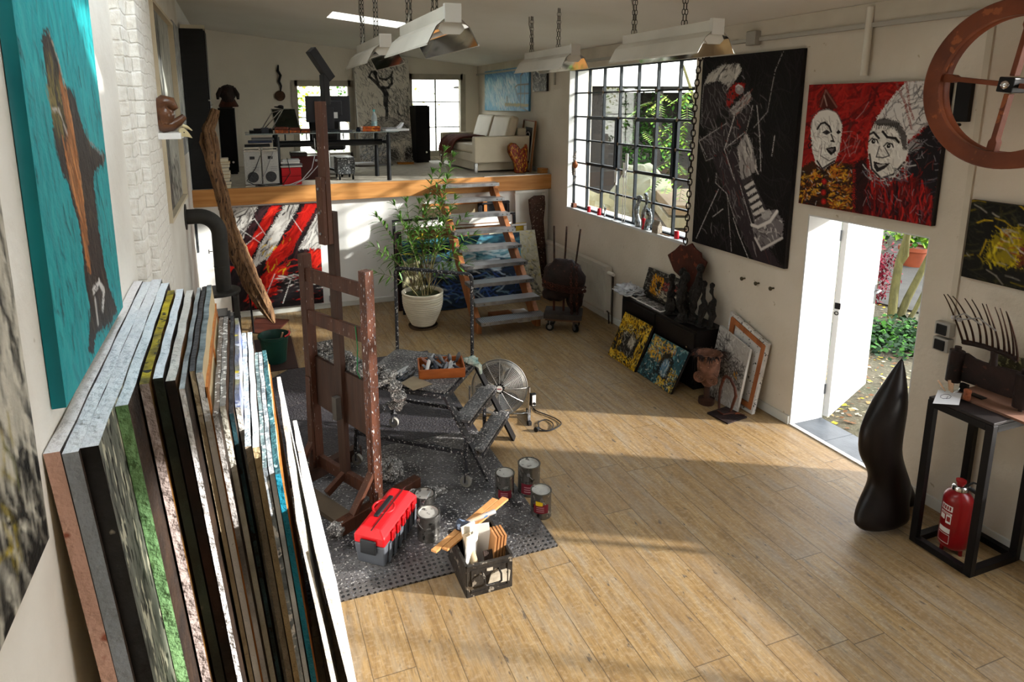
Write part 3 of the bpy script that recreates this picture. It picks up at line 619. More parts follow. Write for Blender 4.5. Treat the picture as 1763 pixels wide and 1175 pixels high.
# switch and socket under the conduit
for z, lb, rock in ((1.39, 'grey surface switch with a black rocker, upper of the wall pair', True), (1.275, 'grey surface socket with a black lid, lower of the wall pair', False)):
    t = thing('wall_switch' if rock else 'wall_socket', lb, 'switch' if rock else 'socket', (XR-.03, 3.02, z))
    mb = MB(); mb.b2((XR-.06, 2.965, z-.05), (XR, 3.075, z+.05)); mb.build('housing', M('socket_grey', 'a6a39c', rough=.5), t, bevel=.006)
    mb = MB(); mb.b2((XR-.075, 2.985, z-.038), (XR-.06, 3.055, z+.036)); mb.build('rocker' if rock else 'lid', M('socket_black', '16181b', rough=.35), t, bevel=.004)
# three bare hooks
for k, (y, lb) in enumerate(((5.02, 'brass wall peg nearest the black cabinet, leftmost of three'), (4.83, 'brass wall peg in the middle of the row of three'), (4.64, 'brass wall peg nearest the door, rightmost of three'))):
    mb = MB(); mb.cyl((XR, y, 1.25), (XR-.035, y, 1.25), .009, 10); mb.lathe([(.001, 0), (.02, .004), (.02, .012), (.012, .016), (.001, .017)], 14, (XR-.035, y, 1.25), M3=Matrix.Rotation(-PI/2, 3, 'Y'))
    tag(mb.build('wall_peg', M('old_brass', '57503f', rough=.4, metal=.8), org=(XR, y, 1.25), smooth=True), lb, 'peg', 'pegs on the right wall')

# radiator
t = thing('radiator', 'long white panel radiator below the big steel window', 'radiator', (4.64, 8.44, .1))
RADM = M('radiator_white', 'c6c1b6', 'bcb6aa', scale=4, rough=.45)
mb = MB(); y0, y1 = 7.45, 9.38
mb.b2((4.585, y0, .14), (4.595, y1, .78))
n = 58
for i in range(n):
    y = y0+.02+(y1-y0-.04)*i/(n-1); mb.b2((4.577, y-.009, .17), (4.587, y+.009, .74))
mb.build('front_panel', RADM, t)
mb = MB(); mb.b2((4.655, y0, .14), (4.665, y1, .78)); mb.b2((4.60, y0+.05, .2), (4.65, y1-.05, .7)); mb.build('rear_panel', RADM, t)
mb = MB(); mb.b2((4.575, y0-.005, .775), (4.675, y1+.005, .80)); mb.build('top_grille', RADM, t, bevel=.003)
mb = MB(); mb.b2((4.575, y0-.01, .14), (4.675, y0, .79)); mb.b2((4.575, y1, .14), (4.675, y1+.01, .79)); mb.build('side_panel', RADM, t)
for y in (7.75, 9.1):
    mb = MB(); mb.b2((4.665, y-.02, .2), (XR, y+.02, .7)); mb.build('bracket', RADM, t)
mb = MB(); mb.cyl((4.62, 7.44, .72), (4.62, 7.30, .72), .024, 14); mb.build('thermostat_valve', M('valve_white', 'd9d6cf', rough=.35), t, smooth=True)
mb = MB(); mb.tube([(4.62, 7.42, .72), (4.64, 7.38, .72), (4.655, 7.37, .66), (4.655, 7.37, .16), (4.66, 7.37, .0)], .011, 8); mb.tube([(4.62, 7.45, .17), (4.62, 7.40, .16), (4.63, 7.40, 0)], .011, 8); mb.build('pipe', M('pipe_dark', '3c332c', rough=.5, metal=.4), t, smooth=True)

# black cabinet
CABM = M('black_lacquer', '0f0c0d', '171314', scale=3, rough=.38)
CX0, CY0, CY1, CZ = 4.31, 5.22, 6.62, .66
t = thing('cabinet', 'low black steel cabinet against the right wall', 'cabinet', (4.5, 5.92, 0))
mb = MB(); mb.b2((CX0+.015, CY0, .05), (XR-.02, CY1, CZ)); mb.b2((CX0+.04, CY0+.03, 0), (XR-.04, CY1-.03, .05)); mb.build('body', CABM, t, bevel=.004)
for a_, b_ in ((CY0+.02, 5.91), (5.93, CY1-.02)):
    mb = MB(); mb.b2((CX0, a_, .08), (CX0+.014, b_, CZ-.03)); d = mb.build('door', CABM, t, bevel=.003)
    mb = MB(); yk = a_+.09; mb.cyl((CX0, yk, .46), (CX0-.02, yk, .46), .012, 12); mb.build('knob', CHROME, d, smooth=True)

# paintings round the cabinet
def lean(cx, y0, y1, x_top, x_bot, z0, z1): return (x_top, y1, z1), (x_top, y0, z1), (x_bot, y1, z0)
YEL = ['c99a12', 'e0b21c', 'a87a10', 'd8c05a']; BLK = ['15120f', '241f1a', '0e0c0b']; GRY = ['6f6a63', '8d8880', 'b5b0a6']
a = Art(84, 84, '1a1613', 11)
a.strokes(200, BLK+['3a3228'], (.05, .2), (.01, .025), 0, 1.5); a.strokes(260, YEL+['7a5d10'], (.03, .12), (.008, .02), .3, 1.2, box=(0, 0, 1, .35)); a.strokes(120, YEL, (.03, .1), (.01, .02), 1.5, .5, box=(.78, .2, 1, 1)); a.strokes(110, YEL, (.03, .1), (.01, .02), .2, .5, box=(0, .8, .8, 1)); a.strokes(60, YEL, (.03, .1), (.008, .016), 1.2, .6, box=(0, .2, .25, 1))
a.strokes(140, GRY+BLK, (.03, .1), (.006, .012), .9, 1.0, box=(.2, .2, .8, .8)); a.poly([(.5, .4), (.68, .42), (.66, .66), (.48, .6)], '9b9384', .9, .02); a.strokes(20, ['c9c2b0', '7a7468'], (.03, .08), (.01, .02), 1.2, .4, box=(.5, .42, .66, .62))
canvas('painting', a, (4.24, 6.42, .52), (4.24, 5.86, .52), (4.02, 6.42, .005), .03, BLACKEDGE, 'yellow and black tunnel painting leaning on the cabinet front, left of the blue one')
a = Art(84, 78, '2a4a52', 12)
a.strokes(240, ['2f6470', '4b8790', '274048', '7fa6a4', '1d2c30'], (.04, .14), (.01, .025), 1.3, .9); a.strokes(130, YEL+['c07a18'], (.03, .12), (.01, .025), .9, .9, box=(.05, .05, .7, .5)); a.strokes(90, YEL, (.03, .1), (.01, .02), .8, .9, box=(.6, .5, 1, 1)); a.strokes(160, BLK, (.04, .12), (.008, .02), .3, 1, box=(0, .55, 1, 1))
a.poly([(.45, .3), (.62, .22), (.78, .38), (.76, .85), (.45, .75)], '161413', .95, .01); a.poly([(.52, .42), (.6, .36), (.7, .48), (.68, .8), (.52, .72)], '55707e', 1, .02); a.strokes(40, ['b9c2c4', '3a6fa0', '8a97a0'], (.03, .1), (.008, .016), 1.3, .4, box=(.53, .42, .68, .75)); a.strokes(60, ['c7c5bb', '9a9c98'], (.02, .06), (.004, .008), .5, 1.2); a.strokes(30, YEL, (.02, .06), (.01, .02), .5, 1, box=(.55, .8, .75, .98))
canvas('painting', a, (4.26, 5.85, .44), (4.26, 5.24, .44), (4.05, 5.85, .005), .03, BLACKEDGE, 'turquoise and yellow doorway painting leaning on the cabinet front, beside the vessel')
a = Art(84, 66, '2b2926', 13)
a.strokes(320, BLK+GRY+['4a463f'], (.03, .12), (.006, .014), .4, 1.2); a.strokes(110, ['c07d12', 'd99b1c', '8a5a10'], (.04, .12), (.012, .03), 1.2, .5, box=(.2, .2, .52, .85)); a.strokes(60, ['8a2a22', '6e2530', 'a83a2c'], (.03, .1), (.012, .025), .2, .6, box=(.55, .3, .9, .6)); a.poly([(.36, .35), (.48, .35), (.46, .68), (.36, .66)], '171412', 1, .01); a.strokes(60, ['d0c7b4', 'b8ae98'], (.03, .1), (.006, .014), .3, .5, box=(.4, .6, .95, .9)); a.strokes(90, BLK, (.05, .15), (.01, .02), .2, .4, box=(0, .82, 1, 1))
canvas('painting', a, (4.66, 6.58, 1.0), (4.66, 5.92, 1.0), (4.57, 6.58, .665), .028, BLACKEDGE, 'dark painting with orange patches standing on the cabinet, leaning on the wall')
# four small tiles on the cabinet
for k, (x, y, lb) in enumerate(((4.45, 6.49, 'small square black and white tile at the bag end of the row on the cabinet'), (4.44, 6.31, 'small square black and white tile, second from the plastic bags'), (4.44, 6.14, 'small square black and white tile, third from the plastic bags'), (4.43, 5.97, 'small square black and white tile nearest the dark figures'))):
    a = Art(30, 30, '262324', 20+k); a.strokes(90, ['a8a5a2', '757270', '1a1718', 'c5c2bf'], (.05, .25), (.015, .04), .6, 1.2); a.ell((.5, .5), .3, .26, '8d8a88', .8, .05); a.ell((.5, .55), .16, .14, '1c191a', .8, .04)
    r_ = .075; canvas('painted_tile', a, (x+r_, y+r_, CZ+.018), (x+r_, y-r_, CZ+.018), (x-r_, y+r_, CZ+.018), .018, WHITECAN, lb, 'tile', 'tiles on the black cabinet', relief=.001)
# plastic bags
t = thing('plastic_bags', 'crumpled pile of clear plastic bags on the left end of the cabinet', 'bags', (4.42, 6.66, CZ))
from mathutils import noise as NZ
PLAS = M('clear_plastic', 'c9ccd2', 'b4b8bf', scale=12, rough=.25, bump=.5, bscale=25)
for k in range(4):
    vs = []; fs = []; N = 13
    for i in range(N):
        for j in range(N):
            u, v_ = i/(N-1)-.5, j/(N-1)-.5; s_ = 1-.1*k
            vs.append((4.44+u*.30*s_+.03*NZ.noise(Vector((u*5, v_*5, k*3+9))), 6.66+v_*.36*s_+.04*NZ.noise(Vector((u*5, v_*5, k*3))), CZ+.02+.02*k+.05*abs(NZ.noise(Vector((u*7, v_*7, k*5))))+.03*(1-4*u*u)*(1-4*v_*v_)))
    for i in range(N-1):
        for j in range(N-1): fs.append((i*N+j, (i+1)*N+j, (i+1)*N+j+1, i*N+j+1))
    mb = MB(); mb.add(vs, fs); o = mb.build('bag', PLAS, t, smooth=True); md = o.modifiers.new('s', 'SOLIDIFY'); md.thickness = .012
# dark figures on the cabinet
FIG = M('charred_bronze', '221f1d', '151312', scale=10, rough=.6, bump=1.0, bscale=30, bd=.04, speck='4a443f', sscale=20, samt=.64)
figs = [(4.42, 5.80, .44, .055, 'tall dark figure sculpture nearest the small tiles, leaning against its neighbour'), (4.52, 5.73, .50, .06, 'dark figure sculpture right behind the tail of the rust plate'), (4.40, 5.56, .50, .075, 'broad folded dark figure sculpture at the front of the group'),
        (4.47, 5.45, .62, .06, 'tallest dark figure sculpture, with a hooded head'), (4.47, 5.34, .47, .045, 'slender dark figure sculpture, second from the cabinet end'), (4.52, 5.245, .48, .04, 'thin dark figure sculpture with a small head at the cabinet end')]
for k, (x, y, h, r, lb) in enumerate(figs):
    fr = random.Random(40+k); mb = MB(); pts = []; rs = []
    for i in range(11):
        f = i/10; pts.append((x+.02*math.sin(f*5+k)+fr.uniform(-.014, .014), y+.018*math.cos(f*4+k*2)+fr.uniform(-.008, .008), CZ+.012+f*(h-.05)))
        rs.append(r*(1.0-.35*f+.25*math.sin(f*7+k)+fr.uniform(-.28, .28)) if i < 9 else r*(.62 if i == 9 else .5))
    mb.tube(pts, rs, 7, flat=.75); mb.blob((pts[-1][0], pts[-1][1], pts[-1][2]+.03), (r*.7, r*.62, r*.85), 12, .35, k)
    for q in range(3):
        i = fr.randint(3, 7); p = Vector(pts[i]); d = Vector((fr.uniform(-1, 1), fr.uniform(-1, 1), -1.2)).normalized(); mb.tube([p, p+d*r*1.0+Vector((0, 0, r*.4)), p+d*r*1.9], [r*.55, r*.5, r*.25], 7)
    mb.blob((x, y, CZ+.018), (r*1.35, r*1.25, .022), 12, .3, k+9)
    tag(mb.build('figure_sculpture', FIG, org=(x, y, CZ)), lb, 'sculpture', 'dark figures on the cabinet')
# rust plate on its chain
mb = MB(); cp = [aX(px, py, XR-.10) for px, py in ((1207, 93), (1205, 110), (1203, 116), (1200, 140), (1197, 180), (1192, 250), (1188, 310), (1184, 370), (1181, 405), (1180, 420))]
def chain(mb, pts, L, r, w):
    pts = [Vector(p) for p in pts]; seg = [(pts[i+1]-pts[i]).length for i in range(len(pts)-1)]; tot = sum(seg); n = max(2, int(tot/(L*.78)))
    for i in range(n):
        s_ = tot*(i+.5)/n; j = 0
        while j < len(seg)-1 and s_ > seg[j]: s_ -= seg[j]; j += 1
        d = (pts[j+1]-pts[j]).normalized(); c = pts[j]+d*s_; x = d.orthogonal().normalized(); y = d.cross(x)
        b_ = x if i % 2 else y
        mb.tube([c+d*math.cos(t_)*L/2+b_*math.sin(t_)*w/2 for t_ in [2*PI*q/8 for q in range(8)]], r, 5, closed=True)
    return mb
chain(mb, cp, .085, .007, .045); mb.tube([(XR, cp[0].y, cp[0].z), (XR-.12, cp[0].y, cp[0].z), (XR-.13, cp[0].y, cp[0].z+.05)], .01, 8); mb.b2((XR-.03, cp[0].y-.03, cp[0].z-.12), (XR-.005, cp[0].y+.03, cp[0].z+.06))
tag(mb.build('hanging_chain', DARKRUST, org=tuple(cp[0])), 'long dark rusty chain hanging beside the right edge of the steel window', 'chain')
mb = MB(); pl = [aX(px, py, XR-.13) for px, py in ((1162, 430), (1171, 421), (1180, 424), (1190, 419), (1197, 429), (1206, 436), (1207, 444), (1216, 452), (1209, 470), (1200, 480), (1196, 492), (1190, 500), (1186, 506), (1181, 505), (1176, 489), (1174, 480), (1160, 467), (1154, 452), (1149, 439))]
mb.prism(pl, (.022, 0, 0)); mb.tube([cp[-1], Vector((cp[-1].x, cp[-1].y, cp[-1].z-.06))], .009, 6)
tag(mb.build('rust_plate', M('plate_rust', '4b2217', '35180f', scale=6, rough=.7, bump=.2, bscale=20, speck='6a3320', sscale=12, samt=.6), org=tuple(pl[8]), bevel=.005), 'jagged flat rust plate hanging on the chain above the dark figures', 'sculpture')

# vessel with rope face on wooden foot
t = thing('carved_vessel', 'brown carved vessel with two ring eyes on a wooden foot beside the cabinet', 'sculpture', (4.27, 4.95, 0))
VES = M('copper_bark', '7d5745', '4c3024', scale=12, rough=.6, bump=.6, bscale=35, speck='9a7560', sscale=30, samt=.64)
mb = MB(); c = (4.27, 4.95, 0); mb.lathe([(.0, 0), (.075, 0), (.08, .02), (.078, .055), (.03, .065), (.028, .2), (.0, .2)], 20, c); mb.build('foot', wood_m('dark_turned_wood', '3b251a', '2a1912', axis=2), t, smooth=True)
mb = MB(); mb.lathe([(.0, .18), (.04, .19), (.075, .24), (.10, .32), (.11, .40), (.108, .45), (.12, .51), (.13, .54), (.115, .545), (.10, .5), (.0, .48)], 24, c); mb.build('bowl', VES, t, smooth=True)
for s_ in (-1, 1):
    mb = MB(); d = Vector((-.82, -.57, 0)); sd_ = Vector((-d.y, d.x, 0)); cc = Vector((c[0], c[1], .30))+d*.085+sd_*s_*.062
    for rr in (.05, .034, .016): mb.ring(cc, rr, .010, d, 20, 6)
    mb.build('ring_eye', VES, t, smooth=True)
mb = MB()
for k in range(46):
    fr = random.Random(k); a_ = fr.uniform(0, 2*PI); b0 = Vector((c[0]+.115*math.cos(a_), c[1]+.115*math.sin(a_), .53)); d = Vector((math.cos(a_+fr.uniform(-.6, .6)), math.sin(a_+fr.uniform(-.6, .6)), fr.uniform(-.3, .6)))
    mb.tube([b0, b0+d*.035, b0+d*.06+Vector((0, 0, -.025))], [.012, .009, .003], 5)
mb.build('bark_brim', DARKRUST, t)
# rope loop on a floor plate
t = thing('rope_loop_sculpture', 'thin bent iron loop standing on a square floor plate', 'sculpture', (4.28, 4.66, 0))
mb = MB(); mb.box((4.28, 4.66, .006), (.27, .25, .012), rz=.15); mb.build('base_plate', DARKRUST, t)
mb = MB(); P = [aX(px, py, 4.30) for px, py in ((1238, 707), (1238, 690), (1240, 670), (1246, 652), (1250, 648), (1258, 653), (1265, 668), (1267, 682), (1262, 696), (1258, 708))]
mb.tube(P, [.012, .013, .014, .015, .015, .015, .014, .015, .014, .012], 7); Q = [aZ(px, py, .018) for px, py in ((1236, 708), (1245, 714), (1258, 712), (1270, 712), (1282, 716))]; mb.tube(Q, .009, 6); mb.build('loop', RUST, t, smooth=True)
# leaning canvases right of the cabinet
a = Art(90, 130, 'a7a29d', 31)
a.strokes(400, ['b9b5b0', '8f8a86', 'c9c5c0', '9d9893'], (.04, .12), (.008, .02), .9, 1.0); a.strokes(320, ['1c191a', '2f2b2b', '4a4545'], (.04, .16), (.004, .01), .4, 1.4, box=(.25, .25, .95, .62)); a.strokes(150, ['1c191a', '3a3535'], (.05, .2), (.004, .012), 1.3, .5, box=(.1, .45, .5, 1)); a.strokes(80, ['1c191a', '3a3535'], (.05, .12), (.004, .01), .8, .8, box=(0, .05, .4, .4)); a.strokes(8, ['c58a1a'], (.03, .06), (.012, .02), 1, .5, box=(.68, .42, .8, .52))
canvas('painting', a, (4.56, 5.16, .73), (4.56, 4.72, .62), (4.40, 5.12, .04), .03, WHITECAN, 'grey painting with a black bare tree leaning right of the cabinet')
t = thing('stretched_canvas', 'white canvas leaning back to front on the wall behind the tree painting', 'canvas', (4.56, 4.75, 0))
mb = MB(); cTL, cTR, cBL, cBR = V(4.675, 5.10, .86), V(4.675, 4.60, .70), V(4.56, 5.07, .02), V(4.56, 4.61, .005)
nn = (cBL-cTL).cross(cTR-cTL).normalized()
mb.prism([cTL, cTR, cBR, cBL], nn*.004)
for p, q in ((cTL, cTR), (cTR, cBR), (cBR, cBL), (cBL, cTL)): d_ = (q-p).normalized()*.015; mb.bar(p+nn*.018-d_, q+nn*.018+d_, .03, .035, up=nn)
mb.build('canvas_cloth', M('white_speckled_edge', 'd3d0cc', 'bcb8b3', scale=8, rough=.7, speck='2a2728', sscale=40, samt=.62), t)
mb = MB(); I = lambda f, p: p+(sum((cTL, cTR, cBL, cBR), Vector())/4-p)*f
k4 = [I(.13, p) for p in (cTL, cTR, cBR, cBL)]
for i in range(4): d_ = (k4[(i+1) % 4]-k4[i]).normalized()*.025; mb.bar(k4[i]+nn*(.024+.002*(i % 2))-d_, k4[(i+1) % 4]+nn*(.024+.002*(i % 2))+d_, .05, .02, up=nn)
mb.build('stretcher_bar', wood_m('raw_stretcher_wood', 'a9673c', '8a5130', axis=2), t)
# twin-handled stone sculpture with three rods on a trolley
t = thing('trolley', 'small wheeled wooden trolley under the chained rust head', 'trolley', (3.95, 7.42, 0))
ta = math.radians(-32); TR_ = Matrix.Rotation(ta, 3, 'Z'); T0 = Vector((3.95, 7.45, 0))
mb = MB(); mb.box(T0+V(0, 0, .165), (.46, .34, .025), R=TR_); mb.build('deck', wood_m('trolley_wood', '5d3f2a', '4a3120', axis=0), t, bevel=.003)
for sx in (-1, 1):
    for sy in (-1, 1):
        c = T0+TR_ @ Vector((sx*.17, sy*.12, .055)); ax = TR_ @ Vector((0, 1, 0)) if sx < 0 else TR_ @ Vector((.8, .6, 0)); ax.normalize()
        mb = MB(); mb.cyl(c-ax*.016, c+ax*.016, .055, 24); wh = mb.build('wheel', M('rubber_black', '141313', rough=.6), t, smooth=True)
        mb = MB(); mb.cyl(c-ax*.02, c+ax*.02, .03, 18); mb.build('wheel_hub', STEEL, wh, smooth=True)
        mb = MB(); up_ = Vector((0, 0, 1))
        for s_ in (-1, 1): mb.bar(c+ax*s_*.024, c+ax*s_*.024+up_*.095, .006, .04, up=ax)
        mb.box(c+up_*.097, (.06, .06, .008), R=TR_); mb.build('fork', STEEL, t)
t = thing('chained_head_sculpture', 'heavy rusty head wrapped in chain with three tall iron rods', 'sculpture', (3.95, 7.45, .18))
mb = MB(); mb.box(T0+V(0, 0, .215), (.50, .36, .07), R=TR_); mb.build('slab', M('dark_slab', '3a332f', '2a2523', scale=6, rough=.7, bump=.2), t, bevel=.006)
ydir = TR_ @ Vector((1, 0, 0))
mb = MB()
for s_ in (-.13, 0, .13):
    mb.cyl(T0+ydir*s_*1.0+V(0, 0, .25), T0+ydir*s_+V(0, 0, .45), .016, 10)
mb.build('support_rod', RUST, t, smooth=True)
mb = MB(); hd = T0+V(0, 0, .66)
mb.blob(hd+V(0, 0, .05), (.27, .17, .27), 26, .22, 4, R=TR_, freq=2.2); mb.blob(hd+ydir*-.12+V(0, 0, -.17), (.17, .13, .11), 18, .3, 8, R=TR_); mb.blob(hd+ydir*.15+V(0, 0, -.22), (.11, .11, .19), 18, .3, 2, R=TR_); mb.build('head', DARKRUST, t, smooth=True)
for s_ in (-.15, 0, .16):
    mb = MB(); mb.cyl(hd+ydir*s_*.9+V(0, 0, .22), hd+ydir*(s_*1.12+.02)+V(0, 0, .75-(.03 if s_ > 0 else 0)), .013, 10); mb.build('rod', M('worn_rod', '4d3a32', '2b201c', scale=14, rough=.45, metal=.5), t, smooth=True)
mb = MB(); fr_ = TR_ @ Vector((0, -1, 0))
def band(z, tilt, r0=.285, rr=.19): return [hd+ydir*r0*math.cos(q)+(-fr_)*rr*math.sin(q)*1.0+V(0, 0, z+tilt*math.cos(q)) for q in [PI+.0+PI*i/16 for i in range(17)]]
for z, tl in ((-.02, -.04), (-.055, -.05), (-.085, -.03)): chain(mb, band(z, tl), .05, .006, .03)
for s_ in (.10, .17): chain(mb, [hd+ydir*s_+fr_*.10+V(0, 0, .27), hd+ydir*s_+fr_*.185+V(0, 0, .08), hd+ydir*(s_+.01)+fr_*.19+V(0, 0, -.1), hd+ydir*(s_+.02)+fr_*.15+V(0, 0, -.40)], .05, .006, .03)
mb.build('chain_wrap', RUST, t)

# tall dark flame sculpture by the door
t = thing('flame_sculpture', 'tall smooth dark pointed sculpture standing beside the door', 'sculpture', (4.22, 2.97, 0))
prof = [(1.27, 1553, 617, .006, .006), (1.2, 0, 0, 0, 0)]
rows = [(617, 1552, 1554), (640, 1538, 1556), (665, 1525, 1556), (690, 1510, 1555), (715, 1496, 1554), (735, 1487, 1551), (755, 1484, 1548), (775, 1484, 1545), (790, 1490, 1547), (805, 1499, 1551), (820, 1503, 1556), (835, 1497, 1561), (850, 1488, 1563), (865, 1481, 1560), (880, 1476, 1558), (893, 1476, 1560), (903, 1486, 1560)]
lobe = [(815, 1530, 1553), (830, 1534, 1562), (845, 1539, 1569), (858, 1541, 1573), (868, 1543, 1573), (876, 1550, 1568)]
ring_n = 20; mb = MB()
for rw, far in ((rows, False), (lobe, True)):
    vs = []; fs = []
    for i, (py, xl, xr_) in enumerate(rw):
        yy = 3.06 if far else 2.95-max(0, py-840)*.0007; A, B = aY(xl, py, yy), aY(xr_, py, yy); c = (A+B)/2; hw = (B-A).length/2; dp = .055 if far else min(max(hw*.75, .006), .095)
        for k in range(ring_n):
            q = 2*PI*k/ring_n; vs.append((c.x+math.cos(q)*hw, c.y+math.sin(q)*dp, max(c.z, 0)))
    for i in range(len(rw)-1):
        for k in range(ring_n): fs.append((i*ring_n+k, (i+1)*ring_n+k, (i+1)*ring_n+(k+1) % ring_n, i*ring_n+(k+1) % ring_n))
    fs.append(tuple(range(ring_n))); fs.append(tuple((len(rw)-1)*ring_n+k for k in range(ring_n))[::-1]); mb.add(vs, fs)
mb.build('body', M('dark_polished_wood', '1a1312', '120d0c', scale=4, rough=.36, st=(8, 8, 1)), t, smooth=True, sub=1)

# steel stand with sculpture
t = thing('plant_stand', 'tall black square tube stand at the right edge', 'stand', (4.44, 2.55, 0))
sx0, sx1, sy0, sy1, sh = 4.22, 4.66, 2.37, 2.73, 1.05; tb = .045
for x in (sx0, sx1):
    for y in (sy0, sy1):
        mb = MB(); mb.b2((x-tb/2, y-tb/2, 0), (x+tb/2, y+tb/2, sh)); mb.build('leg', BLACKSTEEL, t, bevel=.003)
for z in (tb/2, sh-tb/2):
    mb = MB()
    for y in (sy0, sy1): mb.b2((sx0+tb/2, y-tb/2, z-tb/2), (sx1-tb/2, y+tb/2, z+tb/2))
    for x in (sx0, sx1): mb.b2((x-tb/2, sy0+tb/2, z-tb/2), (x+tb/2, sy1-tb/2, z+tb/2))
    mb.build('frame', BLACKSTEEL, t)
mb = MB(); mb.b2((sx0-.02, sy0-.02, sh), (sx1+.02, sy1+.02, sh+.02)); mb.build('top_plate', M('stand_top', '1c1817', '2a2322', scale=5, rough=.5), t, bevel=.003)
ZT = sh+.02
t = thing('scroll_sculpture', 'rusty scroll shaped sculpture crowned by a twelve pronged fork', 'sculpture', (4.53, 2.55, ZT))
mb = MB(); mb.b2((4.36, 2.28, ZT), (4.70, 2.73, ZT+.015)); mb.build('board', M('scroll_board', '8a6552', '6f4f40', scale=5, rough=.7), t)
sc = [aX(px, py, 4.50) for px, py in ((1655, 607), (1665, 609), (1678, 618), (1690, 623), (1712, 630), (1740, 637), (1756, 641), (1752, 690), (1720, 680), (1680, 665), (1650, 655))]
mb = MB(); mb.prism(sc, (.02, 0, 0)); mb.build('sheet', DARKRUST, t, bevel=.003)
for (pxa, pya, pxb, pyb, r) in ((1649, 604, 1640, 656, .045), (1765, 645, 1757, 702, .045)):
    A, B = aX(pxa, pya, 4.49), aX(pxb, pyb, 4.49); mb = MB(); mb.cyl(B, A, r, 18); mb.cyl(A, A+(A-B).normalized()*.03, r*.45, 12); mb.cyl(B+(B-A).normalized()*.0, Vector((B.x, B.y, ZT+.012)), .012, 8); mb.build('scroll_roller', DARKRUST, t, smooth=True)
mb = MB(); nk = [aX(px, py, 4.50) for px, py in ((1711, 630), (1712, 605))]; mb.cyl(nk[0], nk[1], .02, 10)
bp_ = [aX(px, py, 4.50) for px, py in ((1658, 589), (1675, 592), (1695, 597), (1712, 603), (1730, 609), (1745, 616), (1752, 622))]; mb.tube(bp_, .018, 8); mb.build('fork_yoke', DARKRUST, t, smooth=True)
tines = [((1658, 589), (1649, 560), (1637, 527), (1625, 507)), ((1667, 591), (1662, 560), (1645, 522), (1631, 507)), ((1677, 592), (1676, 565), (1660, 530), (1640, 510)), ((1688, 594), (1690, 565), (1680, 540), (1661, 514)), ((1699, 597), (1700, 570), (1692, 545), (1673, 516)),
         ((1709, 600), (1710, 575), (1703, 550), (1691, 523)), ((1719, 604), (1720, 580), (1708, 553), (1698, 524)), ((1729, 608), (1730, 585), (1725, 558), (1713, 529)), ((1738, 612), (1738, 590), (1732, 560), (1722, 531)), ((1745, 616), (1746, 590), (1742, 565), (1732, 536)), ((1752, 622), (1752, 600), (1747, 570), (1733, 537))]
for q in tines:
    mb = MB(); P = [aX(px, py, 4.50-.05*i) for i, (px, py) in enumerate(q)]
    R_ = []
    for i in range(13):
        u = i/12; b_ = [(1-u)**3, 3*u*(1-u)**2, 3*u*u*(1-u), u**3]; R_.append(sum((P[j]*b_[j] for j in range(4)), Vector()))
    mb.tube(R_, [.008-.005*i/12 for i in range(13)], 6); mb.build('tine', M('tine_iron', '4a352c', '2a1e1a', scale=20, rough=.35, metal=.7), t, smooth=True)
for (a_, b_, c_) in (((1642, 547), (1660, 540), (1690, 560)), ((1652, 551), (1685, 548), (1715, 570))):
    mb = MB(); P = [aX(*a_, 4.36), aX(*b_, 4.36), aX(*c_, 4.42)]; mb.tube(P, .005, 6); mb.lathe([(.0, -.012), (.013, -.01), (.015, .0), (.013, .012), (.0, .013)], 12, tuple(P[0])); mb.build('bolt_eye', STEEL, t, smooth=True)
mb = MB(); pp = [aX(px, py, 4.62) for px, py in ((1708, 607), (1762, 618), (1766, 650), (1700, 632))]; mb.prism(pp, (.02, 0, 0))
tag(mb.build('mossy_slab', M('moss_stone', '55523a', '2b2a22', scale=14, rough=.8, bump=.4, speck='8f8c62', sscale=30, samt=.56), org=tuple(pp[3])), 'mossy speckled slab leaning on the wall behind the scroll sculpture', 'slab')
# bits on the stand
mb = MB(); q = [aZ(px, py, ZT+.018) for px, py in ((1615, 672), (1656, 678), (1651, 698), (1606, 695))]; mb.prism(q, (0, 0, .002)); nl = [aZ(1624+8*math.cos(k*.9)+k*.8, 683+4*math.sin(k*.9), ZT+.021) for k in range(10)]
sh_ = tag(mb.build('paper_sheet', M('paper_white', 'e4e4e6', rough=.7), org=tuple(q[3])), 'white sheet with a small pencil drawing on the stand', 'paper')
mb = MB(); mb.tube(nl, .0015, 4); mb.build('pencil_drawing', M('graphite', '5a5a60', rough=.6), sh_)
c = aZ(1633, 676, ZT+.022); t = thing('glass_bowl', 'small glass bowl holding wooden wedges on the stand', 'bowl', tuple(c))
mb = MB(); mb.lathe([(.02, 0), (.025, .002), (.05, .022), (.058, .045), (.055, .046), (.046, .024), (.02, .006)], 24, tuple(c), cap=False); mb.build('bowl_wall', GLASS, t, smooth=True)
for k, (dx, dy) in enumerate(((-.02, .01), (.015, .0), (.0, -.02))):
    mb = MB(); mb.bar(c+V(dx, dy, .01), c+V(dx*2.2-.01, dy*2+.02, .075), .016, .01); tag(mb.build('wood_wedge', M('pale_wood', 'c9a381', 'a98262', scale=9, rough=.6), org=tuple(c+V(dx, dy, .01))), ['wooden wedge leaning left in the glass bowl', 'wooden wedge standing in the middle of the glass bowl', 'wooden wedge at the near rim of the glass bowl'][k], 'wedge', 'wedges in the glass bowl')
c = aZ(1664, 688, ZT+.016); mb = MB(); mb.lathe([(0, 0), (.021, 0), (.022, .01), (.02, .03), (.022, .06), (.021, .068), (0, .069)], 20, tuple(c)); tag(mb.build('carved_cylinder', M('orange_carved_wood', '9a5735', '6b3822', scale=20, rough=.6, bump=.6, bscale=60), org=tuple(c), smooth=True), 'small orange carved wooden cylinder on the stand', 'cylinder')
